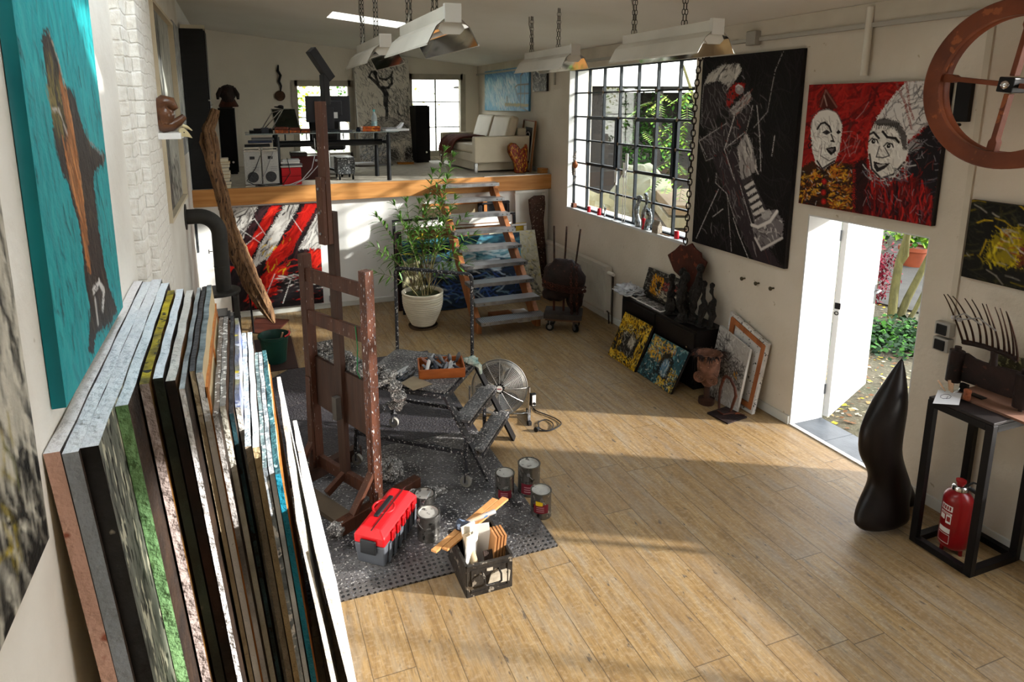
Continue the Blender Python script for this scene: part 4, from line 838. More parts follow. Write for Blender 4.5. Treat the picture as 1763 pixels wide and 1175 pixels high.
c = aZ(1657, 676, ZT+.016); mb = MB(); mb.box(c+V(.01, .0, .03), (.03, .045, .06)); tag(mb.build('black_box', BLACKSTEEL, org=tuple(c), bevel=.002), 'small upright black box behind the carved cylinder', 'box')
c = aZ(1677, 683, ZT+.016); mb = MB(); mb.box(c+V(.02, -.01, .003), (.05, .08, .006)); tag(mb.build('black_tablet', BLACKSTEEL, org=tuple(c)), 'flat black slip lying on the board beside the carved cylinder', 'slip')

# fire extinguisher
ex = (4.36, 2.575, 0); t = thing('fire_extinguisher', 'red fire extinguisher standing inside the black stand', 'fire extinguisher', ex)
RED = M('extinguisher_red', '8e1418', '7d1014', scale=5, rough=.32, coat=.3)
mb = MB(); mb.lathe([(0, .035), (.06, .035), (.078, .05), (.085, .07), (.085, .385), (.080, .41), (.06, .44), (.036, .455), (.034, .47), (0, .47)], 32, ex); mb.build('cylinder', RED, t, smooth=True)
mb = MB(); mb.lathe([(.036, .452), (.046, .455), (.046, .475), (.04, .485), (.03, .49), (0, .49)], 24, ex); mb.build('collar', CHROME, t, smooth=True)
mb = MB(); mb.cyl((4.36, 2.575, .49), (4.36, 2.575, .51), .022, 16); mb.cyl((4.36, 2.575, .51), (4.36, 2.575, .525), .03, 16); mb.build('push_knob', RED, t, smooth=True)
mb = MB(); mb.tube([(4.37, 2.55, .49), (4.39, 2.52, .53), (4.41, 2.48, .53), (4.415, 2.465, .50), (4.40, 2.49, .47), (4.38, 2.54, .475)], .007, 8, closed=True); mb.build('carry_handle', M('handle_black', '1a1a1c', rough=.35), t, smooth=True)
mb = MB(); mb.tube([(4.39, 2.54, .48), (4.42, 2.50, .45), (4.425, 2.50, .38), (4.42, 2.505, .12), (4.418, 2.51, .08)], .014, 10); mb.build('hose', MATS['handle_black'], t, smooth=True)
mb = MB(); mb.cyl((4.418, 2.51, .10), (4.417, 2.512, .06), .018, 12); mb.build('nozzle', STEEL, t, smooth=True)
for a_ in (.5, 2.6, 4.7):
    mb = MB(); mb.cyl((ex[0]+.06*math.cos(a_), ex[1]+.06*math.sin(a_), 0), (ex[0]+.055*math.cos(a_), ex[1]+.055*math.sin(a_), .06), .013, 10); mb.build('foot', RED, t, smooth=True)
def curved(mb, a0, a1, z0, z1, r, n=8, mi=0):
    vs = []; fs = []
    for i in range(n+1):
        a_ = a0+(a1-a0)*i/n
        for z in (z0, z1): vs.append((ex[0]+r*math.cos(a_), ex[1]+r*math.sin(a_), z))
    for i in range(n): fs.append((2*i, 2*i+2, 2*i+3, 2*i+1))
    return mb.add(vs, fs, mi)
LW = M('label_white', 'd9d6d2', rough=.5); af = math.atan2(-2.575, -4.36)-.55
mb = MB()
curved(mb, af-.62, af+.30, .315, .355, .0856); curved(mb, af-.62, af+.30, .288, .302, .0856); curved(mb, af-.62, af-.2, .245, .28, .0856); curved(mb, af-.1, af+.28, .225, .285, .0856)
curved(mb, af-.62, af+.30, .155, .19, .0856)
for z in (.08, .142): curved(mb, af-.62, af+.30, z, z+.004, .0856)
for a_ in (af-.62, af+.28): curved(mb, a_, a_+.03, .08, .142, .0856)
mb.build('label', LW, t)
mb = MB()
curved(mb, af-.03, af+.22, .24, .275, .0859); curved(mb, af-.5, af-.28, .1, .135, .0859); mb.build('label_pictogram', RED, t)
am = af-.16; nr = Vector((math.cos(am), math.sin(am), 0))
mb = MB()
for z_, a0_, a1_ in ((.322, af-.5, af-.36), (.322, af-.3, af-.16), (.322, af-.1, af+.02), (.322, af+.08, af+.2), (.292, af-.5, af+.2)): curved(mb, a0_, a1_, z_, z_+(.026 if z_ > .3 else .005), .0859)
mb.build('label_bars', RED, t)
# ------------------------------------------------------------------ the left wall and the stack of canvases
def proj(p):
    q = Vector(p)-EYE; z = q.dot(FW); return (CXP+F_PX*q.dot(RT)/z, CYP-F_PX*q.dot(UP)/z)
# dark streaked picture at the far left
a = Art(110, 110, '1a1918', 51)
a.strokes(420, ['0f0f0f', '2b2a28', '3c3a35', '191817'], (.06, .2), (.006, .016), 1.35, .35); a.strokes(520, ['b9b3a4', '8f8b80', 'cfc9ba', '6b675e'], (.04, .16), (.003, .008), 1.35, .35, box=(.45, 0, 1, 1), al=(.5, 1)); a.strokes(260, ['c9c2b2', 'b2ac9d'], (.04, .14), (.006, .014), 1.4, .25, box=(.78, 0, 1, .75), al=(.6, 1)); a.strokes(70, ['8a7a1a', 'a48e1c', '5a5a34'], (.04, .12), (.005, .01), 1.3, .3, box=(.5, .2, .9, .9)); a.strokes(160, ['121212', '1d1c1b'], (.05, .15), (.005, .012), 1.3, .3, box=(.5, 0, 1, 1))
canvas('painting', a, (-.615, .55, 3.2), (-.615, 2.05, 3.2), (-.615, .55, 1.735), .03, BLACKEDGE, 'black and white streaked painting at the extreme left edge')
# teal painting
TEALE = M('teal_edge', '0e7f86', '0b7078', scale=4, rough=.5)
tTL, tTR, tBL = V(-.605, 2.35, 3.86), V(-.605, 3.51, 3.86), V(-.605, 2.35, 2.01); tBR = tTR+tBL-tTL
a = Art(110, 190, '1f8f93', 52).quad([proj(p) for p in (tTL, tTR, tBR, tBL)])
a.strokes(420, ['229599', '1b868b', '30a0a2', '1a7c82'], (.1, .35), (.01, .03), 1.45, .2, al=(.3, .8)); a.strokes(220, ['14474c', '1d3236', '0f5a60'], (.02, .12), (.003, .007), 1.4, .25, al=(.4, .9))
fig = [(72, 75), (75, 52), (85, 55), (97, 100), (110, 150), (120, 152), (130, 175), (135, 200), (150, 240), (172, 265), (180, 262), (178, 285), (165, 290), (160, 310), (163, 345), (170, 400), (178, 450), (186, 490), (202, 535), (186, 560), (165, 575), (160, 610), (152, 600), (155, 530), (148, 490), (143, 450), (138, 400), (130, 370), (118, 320), (105, 290), (98, 260), (92, 230), (88, 190), (82, 150), (76, 110)]
a.poly(fig, '2f2826', 1, .004); a.strokes(300, ['3d3330', '1d1918', '4a4038', '2a2322', '56493a'], (.04, .14), (.006, .014), 1.25, .2, inside=fig)
o_ = [(100, 130), (112, 150), (122, 200), (132, 260), (140, 320), (150, 400), (154, 470), (148, 450), (138, 380), (122, 320), (112, 270), (115, 220)]
a.poly(o_, '8a5a34', .9, .006); a.strokes(150, ['b3703c', '8e5428', 'c98a58', '6a4128'], (.05, .14), (.006, .012), 1.3, .12, inside=o_); a.strokes(60, ['6b5f2e', '7a6a3a', '4b4428'], (.03, .1), (.006, .012), 1.3, .3, inside=[(78, 100), (95, 110), (110, 200), (98, 240), (88, 190)])
a.line([(90, 190), (100, 188), (115, 230)], .012, 'b7aea6', .8, dry=.3); a.line([(160, 500), (170, 485), (178, 500), (176, 530)], .03, 'c9c4c0', .9, dry=.2); a.line([(163, 515), (168, 555)], .022, 'b8b2ae', .9); a.line([(85, 60), (100, 105), (112, 150)], .012, 'b09a84', .7, dry=.3); a.line([(150, 240), (176, 268), (178, 285)], .016, '8a8480', .7, dry=.3)
canvas('painting', a, tTL, tTR, tBL, .042, TEALE, 'turquoise painting with a weathered driftwood shape hung beside the brick pier')
# deep cream shadow frame and the canvas beyond it
t = thing('shadow_frame', 'deep cream shadow frame with a grey textured picture behind the wood carving', 'framed picture', (-.62, 6.94, 2.0))
CREAM = M('cream_frame', 'd3c6ac', 'c8baa0', scale=3, rough=.55); y0, y1, z0, z1 = 6.03, 7.84, 2.0, 3.86
mb = MB(); mb.b2((XL, y0, z0), (-.585, y0+.03, z1)); mb.b2((XL, y1-.03, z0), (-.585, y1, z1)); mb.b2((XL, y0+.03, z0), (-.585, y1-.03, z0+.03)); mb.b2((XL, y0+.03, z1-.03), (-.585, y1-.03, z1)); mb.build('frame', CREAM, t)
a = Art(90, 90, '9d9c94', 53); a.strokes(600, ['b5b4ab', '7e7e78', '8d8c84', 'c5c3b9'], (.05, .2), (.006, .016), 1.5, .2); a.strokes(300, ['1c1c1d', '2f2f30', '4a4a4a'], (.05, .25), (.006, .02), 1.5, .15, box=(0, 0, .45, 1)); a.strokes(120, ['1c1c1d', '3a3a3a'], (.03, .1), (.008, .02), 1.2, .6, box=(.0, .75, .9, 1))
canvas('picture', a, (-.634, y0+.03, z1-.03), (-.634, y1-.03, z1-.03), (-.634, y0+.03, z0+.03), .012, WHITECAN, parent=t)
a = Art(50, 80, '8f9190', 54); a.strokes(500, ['1f2023', 'b9b9b6', '55575a', 'd0cfca', '35373b'], (.06, .3), (.006, .016), 1.5, .12)
canvas('painting', a, (-.595, 7.9, 3.9), (-.595, 8.7, 3.9), (-.595, 7.9, 2.44), .04, M('pale_edge', 'b9b7b0', rough=.7), 'narrow grey and black streaked painting between the shadow frame and the black cupboard')
# bracket shelf with carving and beak skull
t = thing('wall_shelf', 'small white bracket shelf projecting from the brick pier', 'shelf', (-.5, 5.45, 2.76))
mb = MB(); mb.b2((XL+.05, 5.20, 2.755), (-.40, 5.50, 2.80)); mb.b2((XL+.05, 5.3, 2.68), (-.58, 5.42, 2.755)); mb.build('board', WHITEP, t, bevel=.003)
t = thing('wood_carving', 'glossy curled brown wood carving on the bracket shelf', 'carving', (-.5, 5.32, 2.80))
CARV = M('varnished_wood', '6b442a', '46291a', scale=9, rough=.28, bump=.4, bscale=14, st=(1, 1, 2), coat=.4)
P = [aY(px, py, 5.32) for px, py in ((318, 200), (308, 209), (298, 216), (285, 217), (274, 209), (270, 196), (274, 184), (283, 177), (293, 178), (298, 186), (294, 192))]
mb = MB(); mb.tube(P, [.022, .034, .042, .055, .062, .06, .062, .062, .05, .038, .012], 14); mb.blob(aY(284, 199, 5.30), (.07, .06, .08), 16, .35, 3); mb.build('body', CARV, t, smooth=True)
t = thing('bird_skull', 'pale pointed bird skull on the front corner of the bracket shelf', 'skull', tuple(aY(316, 233, 5.26)))
mb = MB(); mb.prism([aY(px, py, 5.25) for px, py in ((308, 222), (316, 220), (324, 228), (331, 238), (322, 236), (309, 235))], (0, .03, 0)); mb.tube([aY(314, 216, 5.26), aY(322, 219, 5.26), aY(331, 225, 5.26)], [.012, .012, .004], 8); mb.build('skull_body', M('bone', 'd2c39a', 'b8a87c', scale=12, rough=.6), t, bevel=.004)
mb = MB(); q = aY(317, 228, 5.247); mb.blob(q, (.005, .003, .005), 8); mb.build('eye_hole', BLACKSTEEL, t)

# the stack
CT, CL = .085, .085
def edge_m(nm, a_, b_, **k): return M(nm, a_, b_, scale=k.pop('scale', 7), rough=.6, bump=k.pop('bump', .7), bscale=k.pop('bscale', 22), bd=.05, **k)
DENT = dict(bump=1.0, bscale=26)
BACKC = M('raw_canvas_back', 'cdb994', 'bda985', scale=6, rough=.85); OWOOD = wood_m('orange_stretcher', 'c07a3c', '9c5f2c', axis=2)
def slab(label, x, t_, zt, yn, yf, top, near, front, back=None, k=CL, bars=False, dz=0.05, xs=None):
    xb = x+k*zt; yo = (yn+yf)/2; t = thing('canvas', label, 'canvas', (xb, yo, 0), 0, 'canvases stacked along the left wall')
    zf = zt+dz; mb = MB()
    n = 9; A = []
    for i in range(n+1):   # gently uneven, hand wrapped edge
        y = yn+(yf-yn)*i/n; z = zt+dz*i/n; j = .0022*math.sin(i*2.3+x*40)
        A.append((V(x+j, y, z), V(x+t_+j, y, z), V(x+t_+k*z, y, 0), V(x+k*z, y, 0)))
    for i in range(n):
        p, q = A[i], A[i+1]
        for m_, (c, d) in zip((0, 2, 3, 3), ((0, 1), (1, 2), (2, 3), (3, 0))): mb.add([p[c], p[d], q[d], q[c]], [(0, 1, 2, 3)], m_)
    mb.add(A[0], [(3, 2, 1, 0)], 1); mb.add(A[-1], [(0, 1, 2, 3)], 3)
    mb.build('canvas_wrap', [top, near, front, back or BACKC], t)
    if bars:
        mb = MB(); e = .002
        P = lambda y, f: V(x+t_+e+k*(zt-f*zt)*1.0+0, y, f*zt)
        for y in (yn+.03, (yn+yf)/2, yf-.03): mb.bar(V(x+t_+e+k*zt*.98, y, .02), V(x+t_+e+k*zt*.06, y, zt*.94), .045, .012, up=(1, 0, 0))
        mb.bar(V(x+t_+e+k*zt*.05, yn, zt*.95), V(x+t_+e+k*zt*.05, yf, zt*.95), .012, .05)
        mb.build('stretcher_bar', OWOOD, t)
    return t
W_ = lambda nm, a_, b_, **k: edge_m(nm, a_, b_, **k)
PALE = W_('pale_dented_edge', 'eceeee', 'dfe2e4', **DENT); SHADEF = W_('gap_shade_front', '211a16', '3a2a1e')  # dark fronts put the shade of the gaps between canvases into the colour
BRUSHG = M('brushed_grey_front', '77786c', '3c3c38', scale=2.5, st=(1, 4, 1.2), rough=.55, bump=.6, bscale=10, speck='b2ae98', sscale=6, samt=.56, speck2='1d1c1a')
slab('tall canvas with a flesh pink side, nearest the left wall in the stack', -.645, .046, 1.93, 2.20, 4.15, W_('pinkish_white_edge', 'efeae7', 'e4ddd8', **DENT), W_('flesh_pink_side', 'dcb09c', 'd0a694', scale=3, speck='a05c46', sscale=7, samt=.66), SHADEF)
slab('tall canvas with a plain blue grey side, second from the left wall', -.598, .046, 1.92, 2.20, 4.15, PALE, W_('blue_grey_side', '9ba1a7', '8d949a', scale=3), SHADEF)
slab('tall canvas with a black side and brushed grey front, third from the left wall', -.551, .054, 1.92, 2.22, 4.19, W_('pale_chipped_edge', 'eaebec', 'dadcde', **DENT), M('black_impasto_side', '0f0d0c', '1c1917', scale=4, rough=.4, bump=.6, bscale=12, speck='8f897a', sscale=9, samt=.68), BRUSHG)
slab('tall canvas with a moss green side', -.493, .042, 1.92, 2.51, 4.08, W_('pale_blue_edge', 'e6ecee', 'd8e0e3', **DENT), W_('moss_green_side', '82ab74', '6f9864', scale=3), SHADEF)
slab('canvas with a bright yellow and black top edge', -.440, .034, 1.92, 2.69, 3.90, M('yellow_black_edge', 'b8a414', '3a3418', scale=9, rough=.5, bump=.6, bscale=30, speck='141210', sscale=24, samt=.58), W_('mauve_grey_side', 'b3a39d', 'a89892', scale=3), W_('ochre_brown_front', '6a4718', '2c1e10'))
slab('canvas with a dark green and black side right of the yellow topped one', -.394, .036, 1.92, 2.73, 3.91, W_('silver_dented_edge', 'e6eaed', 'd6dce0', **DENT), M('green_black_side', '46544a', '14120f', scale=3, rough=.5, bump=.4, speck='8e8c7c', sscale=5, samt=.66), SHADEF)
slab('canvas with a warm grey dented top edge and near black side', -.345, .036, 1.91, 2.71, 3.90, W_('warm_grey_dented_edge', 'd6d1c8', 'c6c0b6', **DENT), M('black_brown_side', '14100d', '3a2014', scale=4, rough=.4, bump=.5, bscale=14, speck='8d857a', sscale=12, samt=.7), M('amber_front', '2a1a0e', '6b4414', scale=5, rough=.5))
slab('white sided canvas with a mottled grey top, front curling a little', -.296, .020, 1.89, 2.66, 4.02, W_('mottled_grey_edge', 'a9acab', '6f7373'), W_('stapled_white_side', 'e7e5e6', 'd6d4d4', speck='6a6664', sscale=30, samt=.72), SHADEF)
slab('beige sided canvas with a black impasto top edge', -.267, .019, 1.90, 2.81, 3.99, M('black_impasto_edge', '262526', '464548', scale=14, rough=.5, bump=.9, bscale=40), W_('beige_side', 'b7a688', 'a8977a', speck='6a5c48', sscale=30, samt=.72), SHADEF)
slab('bright white sided canvas seen from its raw back with an orange stretcher', -.242, .026, 1.89, 2.81, 4.06, M('slate_impasto_edge', '8d9797', '4d5658', scale=14, rough=.5, bump=.9, bscale=40), W_('bright_white_side', 'efeeec', 'e2e0dd', speck='5a5654', sscale=30, samt=.72), BACKC, bars=True)
slab('canvas with a speckled brown top and chalky grey side', -.187, .022, 1.70, 2.78, 4.0, M('speckled_brown_edge', '8b8074', '5e554c', scale=16, rough=.7, bump=.7, bscale=40, speck='d8d4cc', sscale=40, samt=.58), W_('chalk_grey_side', 'cfcbc8', '5c5853', scale=2), SHADEF)
slab('canvas with a speckled grey top and ivory side, dark wooden back showing', -.163, .024, 1.70, 2.86, 4.0, M('speckled_grey_edge', '9d9a92', '5e5c58', scale=16, rough=.7, bump=.7, bscale=40, speck='e4e1da', sscale=40, samt=.56), W_('ivory_side', 'd3d0c4', 'b9b5a6'), M('brown_board_back', '4a3322', '37261a', scale=5, rough=.8))
slab('black canvas with a petrol blue lower side in a gap of the stack', -.130, .018, 1.64, 2.9, 4.2, M('charcoal_edge', '2c2b2c', '4b4a4b', scale=14, rough=.6, bump=.8), M('petrol_side', '2f5862', '15181a', scale=5, rough=.5, bump=.5, speck='0e0e0e', sscale=16, samt=.56), SHADEF)
slab('canvas with a cobalt blue and yellow painted top edge', -.106, .022, 1.62, 3.0, 4.2, M('cobalt_yellow_edge', '4a5c9a', '8f8a5a', scale=4, rough=.5, bump=.6, speck='d8c23a', sscale=6, samt=.6, speck2='c8ccd8'), W_('white_torn_side', 'e8e6e2', '8d8878', scale=2), M('cobalt_front', '5568a4', 'd9d3c0', scale=5, rough=.5, bump=.5))
slab('shorter canvas with a speckled pale blue top edge', -.071, .026, 1.50, 2.84, 4.25, M('speckled_ice_edge', 'c5ccd0', '8f9aa0', scale=16, rough=.7, bump=.7, bscale=40, speck='f0f0ee', sscale=40, samt=.56), W_('khaki_side', '8f8473', '7b7060'), SHADEF)
slab('shorter canvas with a milky white top edge and sand coloured side', -.038, .028, 1.50, 2.82, 4.25, M('milky_edge', 'd4dedd', 'aebcbd', scale=12, rough=.7, bump=.6, bscale=40, speck='f2f2f0', sscale=30, samt=.54), W_('sand_side', 'c4ae86', '9a8868', scale=2), SHADEF)
slab('shorter canvas with a mottled slate green edge', -.004, .018, 1.45, 2.72, 4.0, M('slate_green_edge', '9fb4b4', '55686c', scale=14, rough=.7, bump=.7, bscale=40, speck='e6eaea', sscale=36, samt=.58), M('slate_white_side', 'b9c2c8', '4a545c', scale=8, rough=.6, bump=.6, speck='f0f0f0', sscale=14, samt=.54), SHADEF)
slab('shorter canvas with a frosty white side beside the teal edged one', .018, .02, 1.45, 2.72, 4.0, M('frost_edge', 'c6cccf', '7c878c', scale=16, rough=.7, bump=.7, bscale=40, speck='f2f2f2', sscale=40, samt=.56), M('frost_side', 'e4e6e9', '9aa4ae', scale=6, rough=.6, bump=.6, speck='2e3236', sscale=14, samt=.7), SHADEF)
slab('shorter canvas with a teal edge and an orange stretcher', .043, .024, 1.42, 2.70, 4.1, M('teal_mottled_edge', '4d8388', '2c4c54', scale=10, rough=.6, bump=.7, bscale=40, speck='a9c4c4', sscale=30, samt=.6), W_('bright_teal_side', '1787a0', '0f7088', scale=3), BACKC, bars=True, k=.09)
slab('slim white canvas with brown flecks, second from the room side of the stack', .118, .022, 1.25, 2.60, 4.05, M('flecked_white_edge', 'e6e3dc', 'cfc9be', scale=10, rough=.7, bump=.5, speck='8a6a52', sscale=20, samt=.68), M('flecked_white_side', 'ece9e2', 'd8d2c8', scale=10, rough=.7, bump=.5, speck='7d6350', sscale=18, samt=.68), M('white_front', 'e9e7e1', 'c9ced2', scale=5, rough=.7, bump=.5), k=.125)
slab('white canvas with black streaks on the room side of the stack, lowest of all', .182, .022, 1.10, 2.58, 3.72, MATS['flecked_white_edge'], MATS['flecked_white_side'], M('white_streaked_front', 'f1efec', 'd5dadd', scale=3, st=(1, 5, .7), rough=.6, bump=.6, bscale=12, speck='2c3236', sscale=7, samt=.63), k=.16)

# stove, flue
STOVE = M('stove_iron', '35332f', '2a2826', scale=6, rough=.6, metal=.2)
t = thing('wood_stove', 'dark iron stove with a bent flue pipe into the left wall', 'stove', (-.30, 8.05, 0))
sc_ = V(-.30, 8.05, 0); half = [V(sc_.x-.26, sc_.y+.30, 0), V(sc_.x-.26, sc_.y-.30, 0)]
def dshape(r, z, fx=.0):
    P = [V(sc_.x-.24, sc_.y+r, z), V(sc_.x-.24, sc_.y-r, z)]
    return P+[V(sc_.x-.04+math.cos(q)*r*.95+fx, sc_.y+math.sin(q)*r, z) for q in [-PI/2+PI*i/16 for i in range(17)]]
mb = MB(); mb.prism(dshape(.24, .79), (0, 0, .035)); mb.build('top_plate', STOVE, t, bevel=.006)
mb = MB(); mb.prism(dshape(.22, .46), (0, 0, .012)); mb.prism(dshape(.22, .0), (0, 0, .06)); mb.prism(dshape(.215, .06), (0, 0, .40)); mb.build('fire_box', STOVE, t)
for s_ in (-1, 1):
    mb = MB(); mb.b2((sc_.x+.10, sc_.y+s_*.20-.045, .06), (sc_.x+.16, sc_.y+s_*.20+.045, .79)); mb.build('side_column', STOVE, t, bevel=.01)
fz = 1.73; mb = MB(); P = [(XL, 8.05, fz), (-.52, 8.05, fz)]+[(-.52+.22*math.sin(q), 8.05, fz-.22+.22*math.cos(q)) for q in [PI/2*i/10 for i in range(1, 11)]]+[(-.30, 8.05, 1.2), (-.30, 8.05, .82)]
mb.tube(P, .088, 24); mb.ring((-.30, 8.05, 1.12), .089, .004, (0, 0, 1), 24, 5); mb.build('flue_pipe', STOVE, t, smooth=True)
mb = MB(); mb.cyl((XL, 8.05, fz), (XL+.012, 8.05, fz), .15, 28); mb.build('wall_rosette', STOVE, t)
mb = MB(); mb.tube([(-.39, 8.05, 1.30), (-.43, 8.05, 1.30)], .005, 6); mb.cyl((-.43, 8.05, 1.275), (-.43, 8.05, 1.325), .006, 6); mb.build('damper_handle', STOVE, t)
for k, (dz, cc) in enumerate(((.475, '8d8d8a'), (.50, '1a1a1b'), (.535, '24211f'))):
    mb = MB(); mb.b2((sc_.x-.18+.02*k, sc_.y-.20, dz), (sc_.x+.08-.03*k, sc_.y+.12, dz+.022)); tag(mb.build('tool_tray', M('tray_%d' % k, cc, rough=.4, metal=.5), org=(sc_.x, sc_.y, dz)), ['flat steel tool tray lying in the stove niche', 'black tool tray stacked in the stove niche', 'topmost dark tool tray in the stove niche'][k], 'tray', 'trays in the stove niche')
mb = MB(); mb.box((.21, 7.88, .004), (.50, 1.12, .008)); tag(mb.build('stove_floor_sheet', M('rusty_floor_sheet', '2a1d1a', '35251f', scale=4, rough=.6), org=(.2, 7.8, 0)), 'dark brown floor sheet in front of the stove under the green bucket', 'floor sheet')
# bucket
t = thing('bucket', 'dark green plastic bucket with a red grip on the brown floor sheet', 'bucket', (.22, 7.62, .008)); bc = (.22, 7.62, .008)
GREENP = M('green_plastic', '173d32', '123028', scale=3, rough=.4)
mb = MB(); mb.lathe([(0, 0), (.125, 0), (.128, .01), (.165, .30), (.182, .31), (.182, .335), (.172, .335), (.165, .32), (.12, .02), (0, .02)], 32, bc); mb.build('body', GREENP, t, smooth=True)
mb = MB(); mb.tube([(bc[0]+.18*math.cos(q), bc[1]+.18*math.sin(q), bc[2]+.337) for q in [-.9+.12*i for i in range(11)]], .011, 8); mb.build('grip', M('red_grip', 'a81f22', rough=.5), t, smooth=True)
mb = MB(); mb.tube([(bc[0]+.02, bc[1], bc[2]+.02), (bc[0]+.07, bc[1]-.03, bc[2]+.24), (bc[0]+.10, bc[1]-.05, bc[2]+.36)], [.014, .013, .01], 8); tag(mb.build('wooden_stick', MATS['pale_wood'], org=(bc[0], bc[1], bc[2]+.02), smooth=True), 'pale wooden tool handle standing in the green bucket', 'handle')
# driftwood sculpture on rod
BARK = M('driftwood', '8a6848', '5e4330', scale=6, st=(6, 6, 1), rough=.85, bump=1.0, bscale=9, speck='38261b', sscale=9, samt=.58)
t = thing('driftwood_sculpture', 'long curved driftwood trunk mounted on a rod and rusty floor plate', 'sculpture', (.2, 8.8, 0)); yd = 8.72
q_ = [aZ(px, py, 0) for px, py in ((432, 574), (472, 578), (498, 552), (440, 548))]
mb = MB(); mb.prism(q_, (0, 0, .014)); mb.build('base_plate', M('base_rust', '5a2c1e', '43211a', scale=5, rough=.7), t)
r0 = aY(436, 565, yd); mb = MB(); rb = Vector((aY(436, 560, yd).x, yd, .012)); mb.cyl(rb, (rb.x-.02, yd, .62), .013, 10); mb.build('rod', BLACKSTEEL, t, smooth=True)
cl = [(371, 188, 9), (366, 205, 11), (359, 222, 13), (362, 240, 16), (366, 262, 17), (368, 285, 17), (375, 310, 15), (383, 340, 15), (389, 365, 15), (396, 395, 18), (405, 425, 21), (418, 455, 22), (432, 485, 22), (444, 505, 20), (455, 525, 15), (466, 545, 9), (472, 556, 3)]
mb = MB(); P = []; R = []
for px, py, hw in cl:
    c = aY(px, py, yd); d = (aY(px+hw, py, yd)-c).length; P.append(c); R.append(d)
from mathutils import noise as NZ
NP = []; NR = []
for i in range(len(P)-1):
    for j in range(4):
        f = j/4; NP.append(P[i].lerp(P[i+1], f)); NR.append(R[i]*(1-f)+R[i+1]*f)
NP.append(P[-1]); NR.append(R[-1]); o0 = len(mb.v); mb.tube(NP, NR, 22, flat=.75)
for i in range(len(mb.v)):
    v_ = Vector(mb.v[i]); k = (i // 22); ax = NP[min(k, len(NP)-1)]; d = v_-ax; a_ = (i % 22)*1.0
    f = 1+.25*NZ.noise(Vector((a_*.9, k*.12, 1)))+.42*(NZ.noise(Vector((a_*2.2, k*.05, 5))))+.15*NZ.noise(Vector((a_*3, k*.6, 9))); mb.v[i] = tuple(ax+d*f)
mb.build('trunk', BARK, t, smooth=False)
mb = MB(); S_ = [aY(px, py, yd-.06) for px, py in ((402, 402), (415, 430), (432, 462), (446, 490), (455, 515))]; mb.tube(S_, [.02, .06, .07, .06, .015], 9, flat=.5); mb.build('split_plank', BARK, t); mb = MB(); S_ = [aY(px, py, yd-.04) for px, py in ((347, 228), (346, 245), (356, 270), (362, 300))]; mb.tube(S_, [.02, .05, .06, .03], 9, flat=.5); mb.build('split_plank', BARK, t)
# dark boards on the left wall behind the flue
mb = MB(); mb.b2((XL, 9.30, 1.03), (XL+.03, 9.39, 1.60)); tag(mb.build('narrow_board', M('charred_board', '23262a', '4a4f55', scale=10, rough=.8, bump=.6), org=(XL, 9.35, 1.03)), 'narrow charred board on the left wall behind the flue pipe', 'board')

# ------------------------------------------------------------------ below the loft: paintings and stored frames
a = Art(170, 200, '1c1517', 61)
a.quad([(388, 356), (547, 348), (557, 515), (420, 528)])
a.strokes(300, ['151114', '241a1d', '3a2023'], (.08, .3), (.01, .03), -.9, .3)
wht = [(388, 356), (440, 353), (400, 470), (390, 470)]; a.poly([(388, 356), (445, 353), (420, 420), (392, 450)], 'c5c1bc', .95, .008); a.poly([(490, 352), (515, 350), (470, 440), (440, 465), (455, 420)], 'c5c1bc', .95, .008); a.poly([(530, 400), (548, 360), (552, 430), (515, 430)], 'c5c1bc', .9, .005)
a.strokes(260, ['d6d2cc', 'a39d98', '2a2225', 'c8c3be'], (.05, .2), (.006, .016), -1.0, .25, inside=[(388, 356), (445, 353), (420, 420), (392, 460)]); a.strokes(90, ['d6d2cc', '6a6468', '1a1416'], (.05, .2), (.003, .008), -1.1, .3, inside=[(530, 400), (548, 360), (552, 430), (515, 430)]); a.strokes(60, ['1a1416', '2a2024'], (.06, .22), (.003, .008), -1.0, .35, inside=[(388, 356), (445, 353), (420, 420), (392, 460)]); a.strokes(160, ['d6d2cc', 'a39d98', '2a2225'], (.05, .2), (.006, .016), -1.0, .2, inside=[(490, 352), (515, 350), (470, 440), (440, 465)])
RD = ['b5170f', 'c8241a', '8a100c', 'd8331f', 'a01812']
for P in ([(467, 353), (482, 352), (440, 445), (420, 455), (430, 430)], [(525, 350), (547, 349), (500, 440), (470, 470), (465, 450), (500, 400)], [(462, 470), (495, 455), (500, 470), (480, 515), (455, 523), (440, 500)], [(395, 465), (410, 460), (405, 480), (392, 480)], [(530, 440), (553, 440), (553, 450), (530, 452)]):
    a.poly(P, 'b3170f', .95, .006); a.strokes(150, RD, (.06, .2), (.008, .02), -1.0, .2, inside=P)
a.strokes(90, RD, (.05, .16), (.006, .016), -.2, .4, box=(.5, .55, 1, 1), al=(.4, .9)); a.strokes(60, ['c9c5c0', '9d9894'], (.05, .2), (.006, .016), -.05, .25, box=(.55, .68, 1, .85)); a.strokes(120, ['131012', '1d1719'], (.08, .25), (.01, .03), -.1, .3, box=(.45, .72, 1, 1))
for P in ([(420, 395), (470, 430)], [(440, 375), (465, 410)], [(410, 440), (455, 400)], [(500, 370), (520, 400)], [(470, 500), (480, 470)], [(495, 515), (505, 480)]): a.line(P, .008, 'd8d4cf', .8, dry=.2)
a.strokes(20, ['c9a51c', 'b8861a'], (.03, .08), (.008, .014), -1, .3, box=(.3, .3, .7, .8))
pTL, pTR, pBR = aY(386, 357, 9.45), aY(547, 348, 9.45), aY(557, 515, 9.40)
canvas('painting', a, (pTL.x, 9.46, 1.60), (pTR.x+.01, 9.46, 1.60), (pTL.x, 9.42, .11), .03, BLACKEDGE, 'large red, black and white abstract painting under the loft')
